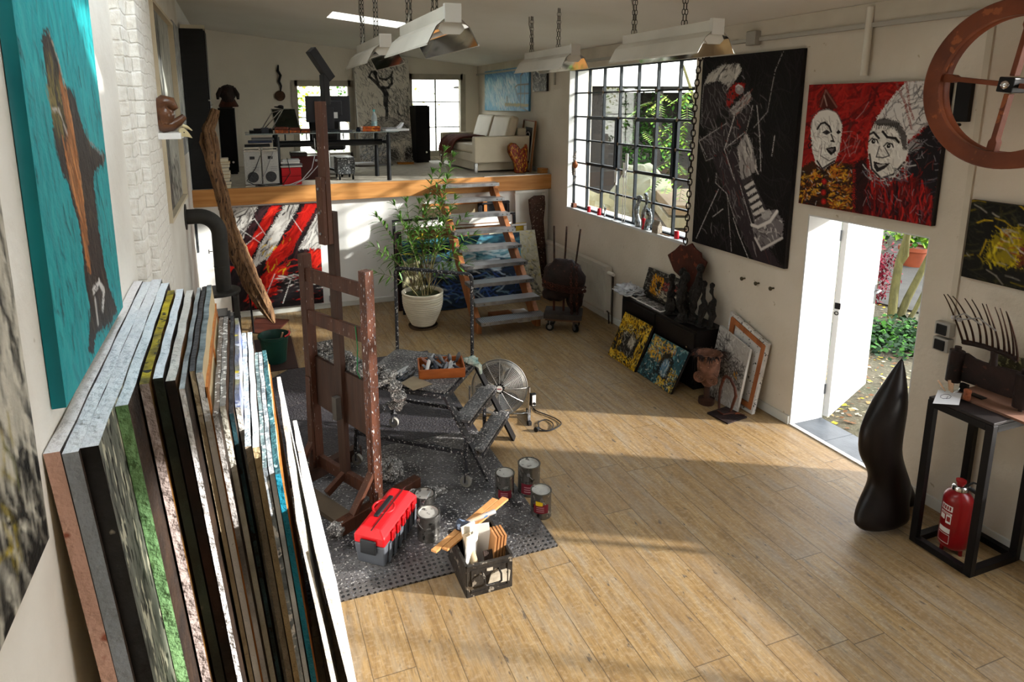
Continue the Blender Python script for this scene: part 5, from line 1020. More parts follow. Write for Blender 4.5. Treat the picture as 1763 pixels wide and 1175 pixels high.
# seascape in front of the stack
def board(name, art, pts, th, edge, label, y_top, y_bot, cat='painting'):
    return canvas(name, art, pts[0], pts[1], pts[2], th, edge, label, cat)
a = Art(150, 90, '1a2630', 62)
a.strokes(260, ['24485c', '2f6278', '1d3547', '3c7a8e', '4f8a96'], (.08, .25), (.01, .025), .05, .25, box=(0, 0, 1, .38)); a.strokes(120, ['111417', '0d0f11', '1c2a36'], (.06, .2), (.01, .02), .1, .3, box=(0, .1, .4, .6)); a.strokes(160, ['c3ccd0', 'dfe3e4', '8aa0ab'], (.06, .2), (.008, .02), .05, .2, box=(.1, .36, .75, .52)); a.strokes(320, ['0d0f12', '15191d', '1e2a3a', '20304a'], (.06, .2), (.01, .025), .1, .4, box=(0, .5, 1, 1)); a.strokes(100, ['27407a', '3b5a96', '55707e', '9aa6ae'], (.04, .12), (.006, .012), .2, .6, box=(.2, .55, .95, .9)); a.strokes(100, ['9a9270', 'b7ae8a', '6e6b54'], (.04, .14), (.008, .018), 1.2, .5, box=(0, .3, .16, .8)); a.strokes(60, ['cfe0e2', '7fb0bc'], (.05, .14), (.01, .02), .0, .2, box=(.45, .12, .95, .35))
canvas('painting', a, (2.12, 9.10, 1.02), (4.02, 9.10, 1.02), (2.05, 8.74, .01), .03, BLACKEDGE, 'wide blue and black seascape leaning behind the stairs')
a = Art(60, 100, 'b9b6a0', 63); a.strokes(500, ['cfccb8', 'a8a48c', 'c2bc90', '8f8c7a', 'b9a95a'], (.03, .12), (.008, .02), 1.2, .8); a.strokes(160, ['3a4652', '2a3038', '5b6670', '202224'], (.03, .1), (.005, .012), 1.0, .8, box=(0, .45, .9, 1)); a.strokes(80, ['1d1f21'], (.04, .1), (.01, .02), .3, .6, box=(0, .85, 1, 1))
canvas('painting', a, (3.55, 9.20, 1.02), (4.33, 9.20, 1.02), (3.58, 8.88, .01), .025, WHITECAN, 'pale yellow speckled painting leaning right of the seascape')
def frame_thing(label, x0, x1, z1, yt, yb, wd, mat_, fill=None, th=.03, cat='frame'):
    t = thing('stored_picture', label, cat, ((x0+x1)/2, yb, 0), 0, 'pictures stored below the loft'); TL, TR, BL, BR = V(x0, yt, z1), V(x1, yt, z1), V(x0, yb, .01), V(x1, yb, .01)
    n_ = (BL-TL).cross(TR-TL).normalized(); mb = MB(); ins = wd/2; ux = V(1, 0, 0); uz = (TL-BL).normalized()
    mb.bar(TL+ux*0-uz*ins, TR-uz*ins, th, wd, up=n_); mb.bar(BL+uz*ins, BR+uz*ins, th, wd, up=n_); mb.bar(BL+ux*ins+uz*wd, TL+ux*ins-uz*wd, wd, th, up=n_); mb.bar(BR-ux*ins+uz*wd, TR-ux*ins-uz*wd, wd, th, up=n_); mb.build('frame', mat_, t)
    if fill: mb = MB(); mb.prism([TL-n_*.005, TR-n_*.005, BR-n_*.005, BL-n_*.005], -n_*.006); mb.build('panel', fill, t)
    return t
frame_thing('large black framed panel leaning behind the seascape', 2.06, 4.05, 1.30, 9.36, 9.20, .04, BLACKEDGE, WHITECAN)
frame_thing('tall dark frame with a red brown edge, left end of the stored frames', 2.03, 2.13, 1.16, 9.10, 8.95, .02, M('dark_red_edge', '1c1416', '3d1516', scale=4, rough=.5), BLACKEDGE)
frame_thing('white frame with a bare stretcher leaning just over the seascape', 2.2, 3.95, 1.17, 9.29, 9.06, .06, WHITECAN, M('stretcher_brown', '8a5f3c', '6d4a2f', scale=5, rough=.8))
frame_thing('wooden stretcher frame standing high behind the stairs', 2.55, 3.6, 1.50, 9.44, 9.32, .05, OWOOD, M('pale_back', 'c0ad8c', 'a7977a', scale=3, rough=.8))
frame_thing('small black framed panel behind the upper treads', 3.45, 3.98, 1.48, 9.43, 9.34, .05, BLACKEDGE, BLACKEDGE)
mb = MB(); mb.b2((4.10, 9.28, .95), (4.20, 9.32, 1.05)); 
frame_thing('small white frame with a yellow corner between the seascape and the white door frame', 3.98, 4.24, 1.12, 9.33, 9.25, .05, WHITECAN, M('yellow_panel', 'c9a91a', '8a6a3a', scale=4, rough=.7))
t = frame_thing('tall white framed panel in the corner carrying a bark relief', 4.08, 4.62, 1.64, 9.44, 9.30, .07, M('white_gloss_frame', 'd6d3cb', 'c9c5bb', scale=3, rough=.4), M('white_panel', 'cfccc4', 'c4c0b6', scale=3, rough=.6), .04)
mb = MB(); pts = [(923, 338), (938, 337), (939, 352), (936, 380), (939, 420), (941, 455), (936, 475), (928, 490), (924, 470), (926, 440), (920, 400), (915, 370), (913, 345)]
P = [aY(px, py, 9.24) for px, py in pts]; mb.prism(P, (0, .08, 0)); mb.build('bark_relief', M('bark_relief', '402a20', '2a1c16', scale=9, rough=.9, bump=1.0, bscale=30, speck='a89484', sscale=34, samt=.62), t)
mb = MB(); mb.b2((3.14, 7.90, 0), (3.45, 8.18, .10)); tag(mb.build('cardboard_box', M('cardboard', '8a5a3a', '7a4e32', scale=3, rough=.8), org=(3.3, 8.0, 0), bevel=.003), 'low brown cardboard box on the floor under the stairs', 'box')
t = thing('picture_box', 'small white box with a red and black print beside the cardboard box', 'box', (3.55, 7.95, 0)); mb = MB(); mb.b2((3.47, 7.87, 0), (3.66, 8.1, .12)); mb.build('box_body', WHITECAN, t)
mb = MB(); mb.b2((3.475, 7.866, .01), (3.56, 7.87, .11)); mb.build('print', M('box_print', '1c1a1a', 'b01818', scale=14, rough=.6, speck='e0dcd6', sscale=20, samt=.58), t)
mb = MB(); mb.b2((1.10, 9.42, .10), (1.20, 9.50, .19)); tag(mb.build('power_adapter', M('adapter_grey', '55585c', rough=.5), org=(1.15, 9.46, .1), bevel=.01), 'dark grey power adapter plugged in low on the white wall', 'adapter')
# ------------------------------------------------------------------ up on the loft
BLACKW = M('black_wood', '0d0e0f', '151617', scale=4, st=(1, 1, 5), rough=.5)
t = thing('cupboard', 'tall narrow black cupboard at the front left edge of the loft', 'cupboard', (-.47, 9.8, LZ))
c0, c1 = aY(333, 330, 9.5).x, aY(374, 327, 9.5).x
mb = MB(); mb.b2((XL+.005, 9.50, LZ), (c1-.02, 9.96, 3.98)); mb.build('carcass', BLACKW, t, bevel=.003)
mb = MB(); mb.b2((c1-.02, 9.51, LZ+.02), (c1, 9.95, 3.05)); d = mb.build('lower_door', BLACKSTEEL, t); mb = MB(); mb.cyl((c1, 9.55, 3.0), (c1+.03, 9.55, 3.0), .008, 8); mb.build('knob', CHROME, d)
mb = MB(); mb.b2((c1-.02, 9.51, 3.07), (c1, 9.95, 3.96)); mb.build('upper_door', BLACKSTEEL, t)
mb = MB(); mb.b2((XL+.02, 9.52, 3.98), (c1-.0, 9.8, 4.03)); tag(mb.build('flat_box', M('cream_box', 'c9bfa8', rough=.7), org=(-.5, 9.6, 3.98)), 'flat cream box lying on top of the black cupboard', 'box')
# loudspeakers
def speaker(label, x, y, w_, d_, h, rz, knob):
    t = thing('loudspeaker', label, 'loudspeaker', (x, y, LZ), rz)
    mb = MB(); mb.b2((-w_/2, -d_/2, .03), (w_/2, d_/2, h)); mb.b2((-w_/2+.02, -d_/2+.02, 0), (w_/2-.02, d_/2-.02, .03)); mb.build('cabinet', M('speaker_black', '0f0d0c', '161312', scale=5, rough=.55), t, bevel=.008, local=True)
    mb = MB(); mb.b2((-w_/2+.012, -d_/2-.012, .05), (w_/2-.012, -d_/2, h-.015)); mb.build('grille', M('speaker_cloth', '0a0909', rough=.9), t, bevel=.004, local=True)
    mb = MB(); mb.b2((-w_/2+.03, -d_/2+.03, h), (w_/2-.03, d_/2-.03, h+.015)); mb.build('cap', MATS['speaker_black'], t, local=True)
    mb = MB(); mb.cyl((knob, -d_/2-.012, .2), (knob, -d_/2-.02, .2), .018, 12); mb.build('badge', CHROME, t, local=True)
speaker('tall black loudspeaker between the dancer picture and the right back window', 3.34, 12.42, .30, .32, 1.09, .12, .06)
speaker('tall black loudspeaker carrying the dark carved mask', -.17, 11.55, .26, .30, 1.08, 0, .05)
t = thing('carved_mask', 'dark carved mask with long hair on the left loudspeaker', 'mask', (-.13, 11.55, LZ+1.10)); mz = LZ+1.095
mb = MB(); mb.blob((-.13, 11.55, mz+.23), (.14, .13, .13), 18, .2, 3); mb.blob((-.13, 11.46, mz+.17), (.10, .06, .12), 14, .25, 5); mb.build('head', M('mask_dark', '1b120e', '2b1a14', scale=8, rough=.6, bump=.6, bscale=40), t, smooth=True)
mb = MB(); mb.lathe([(.15, 0), (.155, .02), (.10, .13), (.05, .14), (0, .14)], 18, (-.13, 11.55, mz)); mb.build('collar', M('mask_brown', '3a1f14', '522c1c', scale=14, rough=.8, bump=.7, bscale=40), t)
for s_ in (-1, 1):
    mb = MB(); mb.tube([(-.13+s_*.10, 11.48, mz+.30), (-.13+s_*.15, 11.46, mz+.2), (-.13+s_*.155, 11.46, mz+.12)], [.03, .035, .02], 8); mb.build('ear_lappet', MATS['mask_dark'], t, smooth=True)
# books beside the driftwood
bx = aY(392, 325, 9.55)
for k in range(9):
    hh = [.05, .042, .045, .055, .04, .05, .045, .035, .05][k]; zz = LZ+sum([.05, .042, .045, .055, .04, .05, .045, .035, .05][:k]); wj = .19+.02*math.sin(k*2.1)
    ob = thing('book', ['lowest book of the pile at the loft edge', 'second book from the bottom of the loft edge pile', 'third book from the bottom of the loft edge pile', 'fourth book from the bottom of the loft edge pile', 'fifth book, middle of the loft edge pile', 'fourth book from the top of the loft edge pile', 'third book from the top of the loft edge pile', 'second book from the top of the loft edge pile', 'topmost book of the pile at the loft edge'][k], 'book', (bx.x-.05, 9.58, zz), .08*math.sin(k*1.7), 'pile of books at the loft edge')
    mb = MB(); mb.b2((-wj/2+.004, -.075, .004), (wj/2-.004, .075, hh-.005)); mb.build('pages', M('book_pages', 'd8cfb8', 'c4b99e', scale=30, st=(1, 1, 20), rough=.8), ob, local=True)
    mb = MB(); mb.b2((-wj/2, -.08, 0), (wj/2, .08, .004)); mb.b2((-wj/2, -.08, hh-.005), (wj/2, .08, hh-.001)); mb.b2((-wj/2, .076, 0), (wj/2, .08, hh-.001)); mb.build('cover', M('cover_%d' % (k % 4), ['b7ad98', '2b2a28', '8a8f8c', 'a07c3c'][k % 4], rough=.6), ob, local=True)
# two grey computer towers
ALU = M('perforated_aluminium', 'b7b7b4', 'a6a6a3', scale=60, rough=.4, metal=.3)
for k, (xa, xb, lb) in enumerate(((.03, .26, 'left of two silver computer towers under the desk'), (.27, .50, 'right of two silver computer towers under the desk'))):
    t = thing('computer_tower', lb, 'computer', ((xa+xb)/2, 9.75, LZ), 0, 'computer towers under the desk')
    w_ = xb-xa-.012; mb = MB(); mb.b2((-w_/2, -.2, .03), (w_/2, .22, .49)); mb.build('case', ALU, t, local=True, bevel=.004)
    for nm, zz in (('base', 0.0), ('handle', .49)):
        mb = MB(); mb.b2((-w_/2, -.22, zz), (w_/2, .24, zz+.02))
        if zz: mb.b2((-w_/2, -.22, .50), (-w_/2+.015, -.19, .54)); mb.b2((w_/2-.015, -.22, .50), (w_/2, -.19, .54)); mb.b2((-w_/2, -.22, .53), (w_/2, -.19, .545))
        mb.build(nm, M('alu_bright', 'd0d0cd', rough=.25, metal=.9), t, local=True)
    mb = MB(); mb.cyl((0, -.201, .13), (0, -.208, .13), .075, 28); mb.build('fan_grille', M('fan_dark', '3f4144', '2a2b2d', scale=80, rough=.6), t, local=True)
    mb = MB(); mb.b2((-.03, -.206, .38), (.035, -.2, .42)); mb.build('power_inlet', M('inlet_dark', '2b2b2d', rough=.5), t, local=True)
    for q in range(3):
        mb = MB(); mb.b2((.0, -.205, .215+.025*q), (w_/2-.02, -.2, .222+.025*q)); mb.build('slot_cover', M('slot_grey', '808184', rough=.5), t, local=True)
for k, (P, lb, cc) in enumerate((([(448, 268), (440, 290), (425, 312), (437, 318), (455, 320)], 'black cable dropping from the desk to the left computer tower', '1a1a1b'), ([(470, 262), (458, 295), (448, 315), (462, 321)], 'thin grey cable between the two computer towers', '8e8e90'),
                                 ([(494, 272), (500, 298), (488, 316), (470, 321), (440, 323)], 'black cable running along the loft edge', '161617'), ([(541, 238), (543, 262), (537, 290), (520, 310), (490, 322)], 'long white cable hanging from the middle of the desk', 'c4c4c6'), ([(553, 262), (548, 285), (530, 305), (500, 322)], 'thin pale cable curving down from behind the easel', 'a9a9ab'))):
    mb = MB(); Q = [aY(px, py, 9.50 if i > 2 else 9.53) for i, (px, py) in enumerate(P)]
    S_ = []
    for i in range(len(Q)-1):
        for j in range(4): S_.append(Q[i].lerp(Q[i+1], j/4))
    S_.append(Q[-1]); S_ = [V(p.x, p.y, max(p.z, LZ+.008)) for p in S_]; mb.tube(S_, .006, 6); tag(mb.build('cable', M('cable_%d' % k, cc, rough=.5), org=tuple(S_[-1]), smooth=True), lb, 'cable', 'cables under the desk')
# storage boxes below the desk
t = thing('storage_box', 'bright red two drawer box under the desk', 'box', (.65, 9.72, LZ)); REDB = M('red_box', 'c0151f', 'b0121b', scale=3, rough=.4)
for zz in (0.0, .125):
    mb = MB(); mb.b2((.53, 9.55, LZ+zz), (.80, 9.9, LZ+zz+.12)); mb.build('drawer', REDB, t, bevel=.004)
for k in range(4):
    mb = MB(); mb.box((.67+.012*math.sin(k*3), 9.70, LZ+.262+.026*k), (.30-.02*k, .32, .024), rz=.1*math.sin(k*2)); tag(mb.build('paper_bundle', M('bundle_%d' % (k % 3), ['c9c7c4', '6b6a6c', 'e2e0dd'][k % 3], rough=.7), org=(.67, 9.7, LZ+.25+.026*k), bevel=.008), ['lowest paper bundle on the red box', 'second paper bundle on the red box', 'third paper bundle on the red box', 'topmost paper bundle on the red box'][k], 'papers', 'bundles on the red box')
t = thing('leather_case', 'dark red leather case standing behind the paper bundles', 'case', (.86, 10.2, LZ)); mb = MB(); mb.b2((.72, 10.1, LZ), (1.10, 10.4, LZ+.36)); mb.build('case_body', M('red_leather', '4b1512', '3a0f0e', scale=6, rough=.4), t, bevel=.01)
mb = MB(); mb.b2((.71, 10.09, LZ+.36), (.95, 10.41, LZ+.42)); mb.build('lid', M('case_lid', '2b2523', rough=.4), t, bevel=.01)
t = thing('thermos', 'tall steel vacuum flask under the desk', 'flask', (1.16, 10.15, LZ)); mb = MB(); mb.cyl((1.16, 10.15, LZ), (1.16, 10.15, LZ+.44), .048, 20); mb.build('body', CHROME, t, smooth=True); mb = MB(); mb.cyl((1.16, 10.15, LZ+.44), (1.16, 10.15, LZ+.50), .038, 20); mb.build('cap', STEEL, t, smooth=True)
mb = MB(); mb.b2((1.25, 10.9, LZ), (1.75, 11.2, LZ+.20)); mb.b2((1.30, 10.9, LZ+.20), (1.72, 11.2, LZ+.28)); tag(mb.build('white_carton', WHITECAN, org=(1.5, 11.0, LZ)), 'white carton on the floor behind the easel mast', 'carton')
# drawer pedestal, mottled
t = thing('drawer_pedestal', 'small mottled black and grey drawer pedestal on castors', 'pedestal', (1.52, 10.05, LZ)); MOT = M('mottled_metal', '55585a', '1d1e1f', scale=22, rough=.4, speck='b9bdbf', sscale=40, samt=.58)
mb = MB(); mb.b2((1.36, 9.85, LZ+.09), (1.62, 10.25, LZ+.34)); mb.build('body', MOT, t, bevel=.004)
for x in (1.39, 1.59):
    for y in (9.88, 10.22):
        mb = MB(); mb.cyl((x-.012, y, LZ+.03), (x+.012, y, LZ+.03), .03, 14); mb.cyl((x, y, LZ+.05), (x, y, LZ+.09), .008, 8); mb.build('castor', BLACKSTEEL, t)
# office chair behind the desk
t = thing('office_chair', 'black leather office chair half hidden behind the monitor', 'chair', (1.32, 10.75, LZ)); LEA = M('black_leather', '141415', '1e1e20', scale=6, rough=.3, bump=.3, bscale=14)
for q in range(5):
    a_ = q*2*PI/5+.3; e = V(1.18+.28*math.cos(a_), 10.05+.28*math.sin(a_), LZ+.07); e = V(1.32+.29*math.cos(a_), 10.55+.29*math.sin(a_), LZ+.085)
    mb = MB(); mb.bar((1.32, 10.55, LZ+.12), e, .04, .03); lg = mb.build('leg', BLACKSTEEL, t); mb = MB(); mb.cyl(e+V(-.015, 0, -.05), e+V(.015, 0, -.05), .034, 14); mb.build('castor', MATS['rubber_black'], lg)
mb = MB(); mb.cyl((1.32, 10.55, LZ+.1), (1.32, 10.55, LZ+.42), .028, 14); mb.build('column', CHROME, t, smooth=True)
mb = MB(); mb.b2((1.07, 10.30, LZ+.42), (1.57, 10.80, LZ+.52)); mb.build('seat', LEA, t, bevel=.04)
mb = MB(); mb.b2((1.07, 10.80, LZ+.52), (1.57, 10.88, LZ+1.12)); mb.build('backrest', LEA, t, bevel=.035)
# desk
t = thing('desk', 'long glass topped desk on a black oval tube frame', 'desk', (1.1, 9.95, LZ)); DZ = LZ+.73; dx0, dx1, dy0, dy1 = .08, 2.24, 9.55, 10.35
mb = MB(); mb.b2((dx0, dy0, DZ-.014), (dx1, dy1, DZ)); mb.build('table_top', M('glass_top', '8f9896', '7f8886', scale=2, rough=.12), t, bevel=.003)
DBL = M('satin_black_tube', '1e1f22', '161719', scale=4, rough=.35)
mb = MB(); mb.tube([(.45, 9.75, DZ-.16), (2.02, 9.75, DZ-.16)], .062, 18, flat=.75); mb.build('oval_beam', DBL, t, smooth=True)
for (x, y) in ((.50, 9.62), (2.09, 9.60), (.50, 10.25), (2.03, 10.22)):
    mb = MB(); mb.cyl((x, y, LZ), (x, y, DZ-.05), .033, 14); mb.tube([(x, y, DZ-.16), (x+(.03 if x < 1 else -.03), 9.75, DZ-.16)], .03, 10); mb.cyl((x, y, DZ-.05), (x, y, DZ-.014), .018, 10); mb.build('leg', DBL, t, smooth=True)
for x in (.62, .92, 1.0, 1.36, 1.45, 1.62, 1.95):
    mb = MB(); mb.cyl((x, 9.75, DZ-.11), (x, 9.75, DZ-.014), .010, 8); mb.build('standoff', DBL, t)
# things on the desk
ORB = M('burr_wood_box', '9a4a22', '6f2f16', scale=14, rough=.4, bump=.3, bscale=40, speck='c9692e', sscale=40, samt=.56)
for k, (xa, xb, h, lb) in enumerate(((474, 497, .085, 'largest burr wood box at the left of the desk'), (499, 517, .072, 'middle burr wood box on the desk'), (519, 534, .055, 'smallest burr wood box beside the easel mast'), (625, 655, .075, 'orange burr wood box at the right of the desk with a banded lid'))):
    A, B = aY(xa, 232, 9.66).x, aY(xb, 232, 9.66).x; t = thing('wooden_box', lb, 'box', ((A+B)/2, 9.74, DZ), 0, 'burr wood boxes on the desk' if k < 3 else None)
    mb = MB(); mb.b2((A, 9.66, DZ), (B, 9.82, DZ+h*.55)); mb.build('base', ORB if k < 3 else M('orange_burr', 'c2561a', '8a3510', scale=12, rough=.35, speck='e08a2e', sscale=30, samt=.55), t, bevel=.004)
    mb = MB(); mb.b2((A-.002, 9.658, DZ+h*.58), (B+.002, 9.822, DZ+h)); mb.build('lid', M('burr_lid', '7a3a24', '4f2114', scale=20, rough=.5, bump=.6, bscale=60) if k < 3 else MATS['orange_burr'], t, bevel=.006)
# lamp with triangular wire arm
t = thing('desk_lamp', 'small desk lamp with a triangular steel wire arm', 'lamp', (.40, 9.9, DZ)); q = lambda px, py, y=9.85: aY(px, py, y)
mb = MB(); mb.b2((.30, 9.78, DZ), (.40, 9.95, DZ+.075)); mb.build('base', M('lamp_base', '3a3d44', rough=.4), t, bevel=.004)
for P in (((449, 225), (467, 195), (487, 188)), ((453, 224), (488, 185)), ((468, 223), (488, 187))):
    mb = MB(); mb.tube([q(*p) for p in P], .008, 8); mb.build('arm', CHROME, t, smooth=True)
mb = MB(); mb.tube([q(488, 187), q(484, 185), q(472, 184)], [.012, .02, .008], 10); mb.blob(q(483, 184), (.045, .04, .026), 14); mb.build('lamp_head', BLACKSTEEL, t, smooth=True)
mb = MB(); mb.b2((.14, 9.8, DZ), (.46, 10.15, DZ+.035)); mb.b2((.20, 9.85, DZ+.035), (.5, 10.1, DZ+.06)); 
tag(mb.build('black_recorder', BLACKSTEEL, org=(.3, 9.9, DZ), bevel=.004), 'flat black recorder box at the left end of the desk', 'recorder')
for k, (zz, cc, lb) in enumerate(((.525+.02, '1f2022', 'black box lying on the left computer tower'), (.60, '26324a', 'dark blue binder on top of the computer towers'), (.635, '6f7073', 'grey drive box topmost on the computer towers'))):
    mb = MB(); mb.b2((.06+.05*k, 9.62, LZ+zz), (.40+.03*k, 9.86, LZ+zz+.03)); tag(mb.build('flat_case', M('flatcase_%d' % k, cc, rough=.5), org=(.2, 9.7, LZ+zz), bevel=.003), lb, 'case')
# framed dark glass panel leaning behind
t = thing('dark_screen', 'dark glossy screen with a thin silver frame standing on the desk behind the lamp', 'screen', (.68, 10.25, DZ)); A, B, C_, D_ = q(467, 194, 10.2), q(508, 193, 10.2), q(512, 246, 10.05), q(476, 246, 10.05)
for P in (A, B): P.z = 2.93
C_, D_ = V(B.x+.05, 10.02, DZ+.012), V(A.x+.04, 10.02, DZ+.012)
mb = MB(); nn = (D_-A).cross(B-A).normalized(); mb.prism([A, B, C_, D_], -nn*.02); mb.build('glass_panel', M('dark_gloss', '12140f', '1c2016', scale=2, rough=.08), t)
mb = MB(); 
for a_, b_ in ((A, B), (B, C_), (C_, D_), (D_, A)): mb.bar(a_, b_, .014, .03, up=nn)
mb.build('frame', CHROME, t)
# monitor seen from behind
t = thing('monitor', 'wide dark computer monitor seen from behind on the desk', 'monitor', (1.35, 10.2, DZ)); m0, m1 = aY(525, 165, 10.15), aY(604, 210, 10.15)
MON = M('monitor_plastic', '26262a', '2e2e33', scale=3, rough=.45)
mb = MB(); mb.b2((m0.x, 10.15, m1.z), (m1.x, 10.20, m0.z)); mb.build('screen_housing', MON, t, bevel=.012)
cx_ = (m0.x+m1.x)/2; mb = MB(); mb.b2((cx_-.20, 10.10, m1.z+.10), (cx_+.20, 10.15, m0.z-.07)); mb.build('rear_cover', MON, t, bevel=.012)
mb = MB(); mb.b2((cx_-.07, 10.06, DZ+.02), (cx_+.07, 10.10, m1.z+.22)); mb.build('stand_neck', MON, t, bevel=.006)
mb = MB(); mb.b2((cx_-.16, 9.98, DZ), (cx_+.16, 10.28, DZ+.02)); mb.build('stand_foot', MON, t, bevel=.006)
mb = MB(); mb.b2((cx_+.05, 10.095, m1.z+.06), (cx_+.13, 10.102, m1.z+.15)); mb.build('rating_label', WHITECAN, t)
for k, (px, w_, lb) in enumerate(((592, .10, 'grey drive on the desk right of the easel mast'), (601, .09, 'second grey drive on the desk toward the ink jar'))):
    p = aY(px, 232, 9.68); mb = MB(); mb.b2((p.x-w_/2, 9.64, DZ), (p.x+w_/2, 9.78, DZ+.03)); tag(mb.build('hard_drive', M('drive_grey', '5d5b60', rough=.45), org=(p.x, 9.7, DZ), bevel=.004), lb, 'drive', 'drives on the desk')
p = aY(617, 230, 9.75); t = thing('ink_jar', 'small dark glass ink jar on the desk', 'jar', (p.x, 9.75, DZ)); mb = MB(); mb.lathe([(0, 0), (.032, 0), (.034, .01), (.034, .04), (.02, .05), (0, .05)], 18, (p.x, 9.75, DZ)); mb.build('glass', M('ink_blue', '1b2432', rough=.15), t, smooth=True); mb = MB(); mb.cyl((p.x, 9.75, DZ+.05), (p.x, 9.75, DZ+.065), .022, 14); mb.build('lid', BLACKSTEEL, t)
p = aY(645, 228, 10.0); t = thing('water_bottle', 'clear water bottle with a turquoise cap on the desk', 'bottle', (p.x, 10.0, DZ)); bc = (p.x, 10.0, DZ)
mb = MB(); mb.lathe([(.0, 0), (.042, .0), (.045, .01), (.045, .19), (.036, .22), (.018, .27), (.018, .29)], 20, bc, cap=False); mb.build('body', M('bottle_clear', 'aeb4b2', '9ba29f', scale=5, rough=.15), t, smooth=True); mb = MB(); mb.cyl((p.x, 10.0, DZ+.285), (p.x, 10.0, DZ+.32), .019, 14); mb.build('cap', M('cap_teal', '5fb0b0', rough=.5), t); mb = MB(); mb.lathe([(.0455, .06), (.0455, .14)], 20, bc, cap=False); mb.build('label', M('bottle_label', 'b9cfd0', '7fa6a8', scale=20, rough=.6), t)
for k, (px, w_, z_, h, lb) in enumerate(((683, .36, 0, .03, 'stack of white paper at the right end of the desk'), (672, .16, .03, .02, 'small grey paper pile on the white stack'))):
    p = aY(px, 230, 9.75); mb = MB(); mb.box((p.x, 9.8, DZ+z_+h/2), (w_, .24, h), rz=.12*k); tag(mb.build('paper_stack', M('paper_%d' % k, ['dedede', '8e8d90'][k], rough=.7), org=(p.x, 9.8, DZ+z_)), lb, 'papers')
mb = MB(); P = [aY(px, py, 9.8) for px, py in ((675, 226), (688, 218), (694, 211), (696, 212), (690, 222), (702, 225))]; mb.prism(P, (0, .16, 0)); tag(mb.build('open_magazine', MATS['paper_white'], org=(P[0].x, 9.8, DZ+.05)), 'open magazine with one page standing up at the right end of the desk', 'magazine')
# dancer picture
a = Art(140, 260, 'ddd7cb', 71); K2 = ['2a292b', '3b3a3c', '504e50', '1c1b1d']
dTL, dTR = V(2.13, 12.66, 3.89), V(3.19, 12.66, 3.89); dBL = V(2.16, 12.42, LZ+.005); dBR = dBL+dTR-dTL
a.quad([(38, 48), (563, 45), (597, 1060), (80, 1040)])
a.strokes(420, ['ece6da', 'd2ccc0', 'e2dcd0', 'c0bab0'], (.04, .14), (.008, .02), 1.1, .5); a.strokes(300, K2+['6b686a'], (.02, .1), (.002, .007), 1.2, .45, al=(.4, .95)); a.strokes(150, K2, (.03, .12), (.005, .012), 1.0, .35, box=(.1, 0, .95, .22), al=(.5, .9)); a.strokes(200, K2, (.03, .1), (.005, .012), 1.2, .4, box=(.55, .3, .98, .6), al=(.4, .9))
for P, wd in (([(200, 250), (180, 240), (205, 190), (240, 185), (255, 200)], .03), ([(200, 250), (260, 310), (310, 370)], .05), ([(240, 200), (245, 240), (265, 290)], .05), ([(280, 250), (340, 265), (390, 230), (405, 190)], .035), ([(300, 345), (360, 340), (395, 300), (395, 245)], .045), ([(310, 345), (335, 400), (330, 500)], .09), ([(330, 490), (340, 560), (335, 640)], .055)): a.line(P, wd, '262527', .92)
a.ell((240, 205), 20, 24, '201f21'); a.strokes(160, K2, (.02, .06), (.004, .01), 1.0, .6, inside=[(200, 190), (405, 190), (390, 340), (340, 640), (320, 640), (300, 380), (190, 260)])
a.ell((330, 740), 230, 115, '6f6c6b', .55, .01); a.strokes(300, ['8f8c8a', '4a484a', 'b9b4ac', '2f2e30'], (.04, .16), (.004, .01), .4, .7, inside=[(90, 720), (200, 640), (350, 620), (500, 690), (580, 760), (590, 860), (90, 860)]); a.line([(85, 720), (180, 645), (290, 615), (400, 630), (500, 690), (570, 760)], .012, '333234', .8)
a.strokes(340, ['d5d6d8', 'a9acb2', '55585e', '3a3c42', '7c8088'], (.05, .2), (.004, .012), -.7, .8, inside=[(80, 800), (330, 800), (310, 1050), (80, 1040)]); a.poly([(330, 930), (420, 905), (455, 980), (440, 1050), (320, 1050)], '1c1b1d', .9, .02); a.ell((545, 985), 55, 80, '171618', .95, .02); a.strokes(80, ['b5b2ae', '8a8886'], (.04, .12), (.004, .008), 1.2, .6, box=(.5, .8, 1, 1))
canvas('painting', a, dTL, dTR, dBL, .04, WHITECAN, 'tall grey and black dancer picture leaning on the loft back wall')
# magazines and folder on the loft floor
for k, (x, y, w_, zz, cc, lb) in enumerate(((2.18, 12.02, .42, 0, '5a4a3c', 'lowest magazine on the loft floor before the dancer picture'), (2.20, 12.02, .38, .022, 'a9a6a4', 'middle magazine in the pile before the dancer picture'), (2.15, 12.0, .34, .044, 'c9c6c4', 'top magazine in the pile before the dancer picture'), (2.50, 12.02, .30, 0, '7f7c7a', 'single magazine right of the pile before the dancer picture'))):
    mb = MB(); mb.box((x, y, LZ+zz+.011), (w_, .28, .020), rz=.1*k-.15); tag(mb.build('magazine', M('mag_%d' % k, cc, rough=.5), org=(x, y, LZ+zz)), lb, 'magazine', 'magazines on the loft floor')
mb = MB(); mb.prism([(2.80, 12.05, LZ), (3.10, 12.0, LZ), (3.12, 12.12, LZ), (2.83, 12.3, LZ)], (0, 0, .03)); tag(mb.build('orange_folder', M('folder_orange', 'b5701a', rough=.6), org=(2.95, 12.1, LZ)), 'orange folder on the floor at the foot of the dancer picture', 'folder')
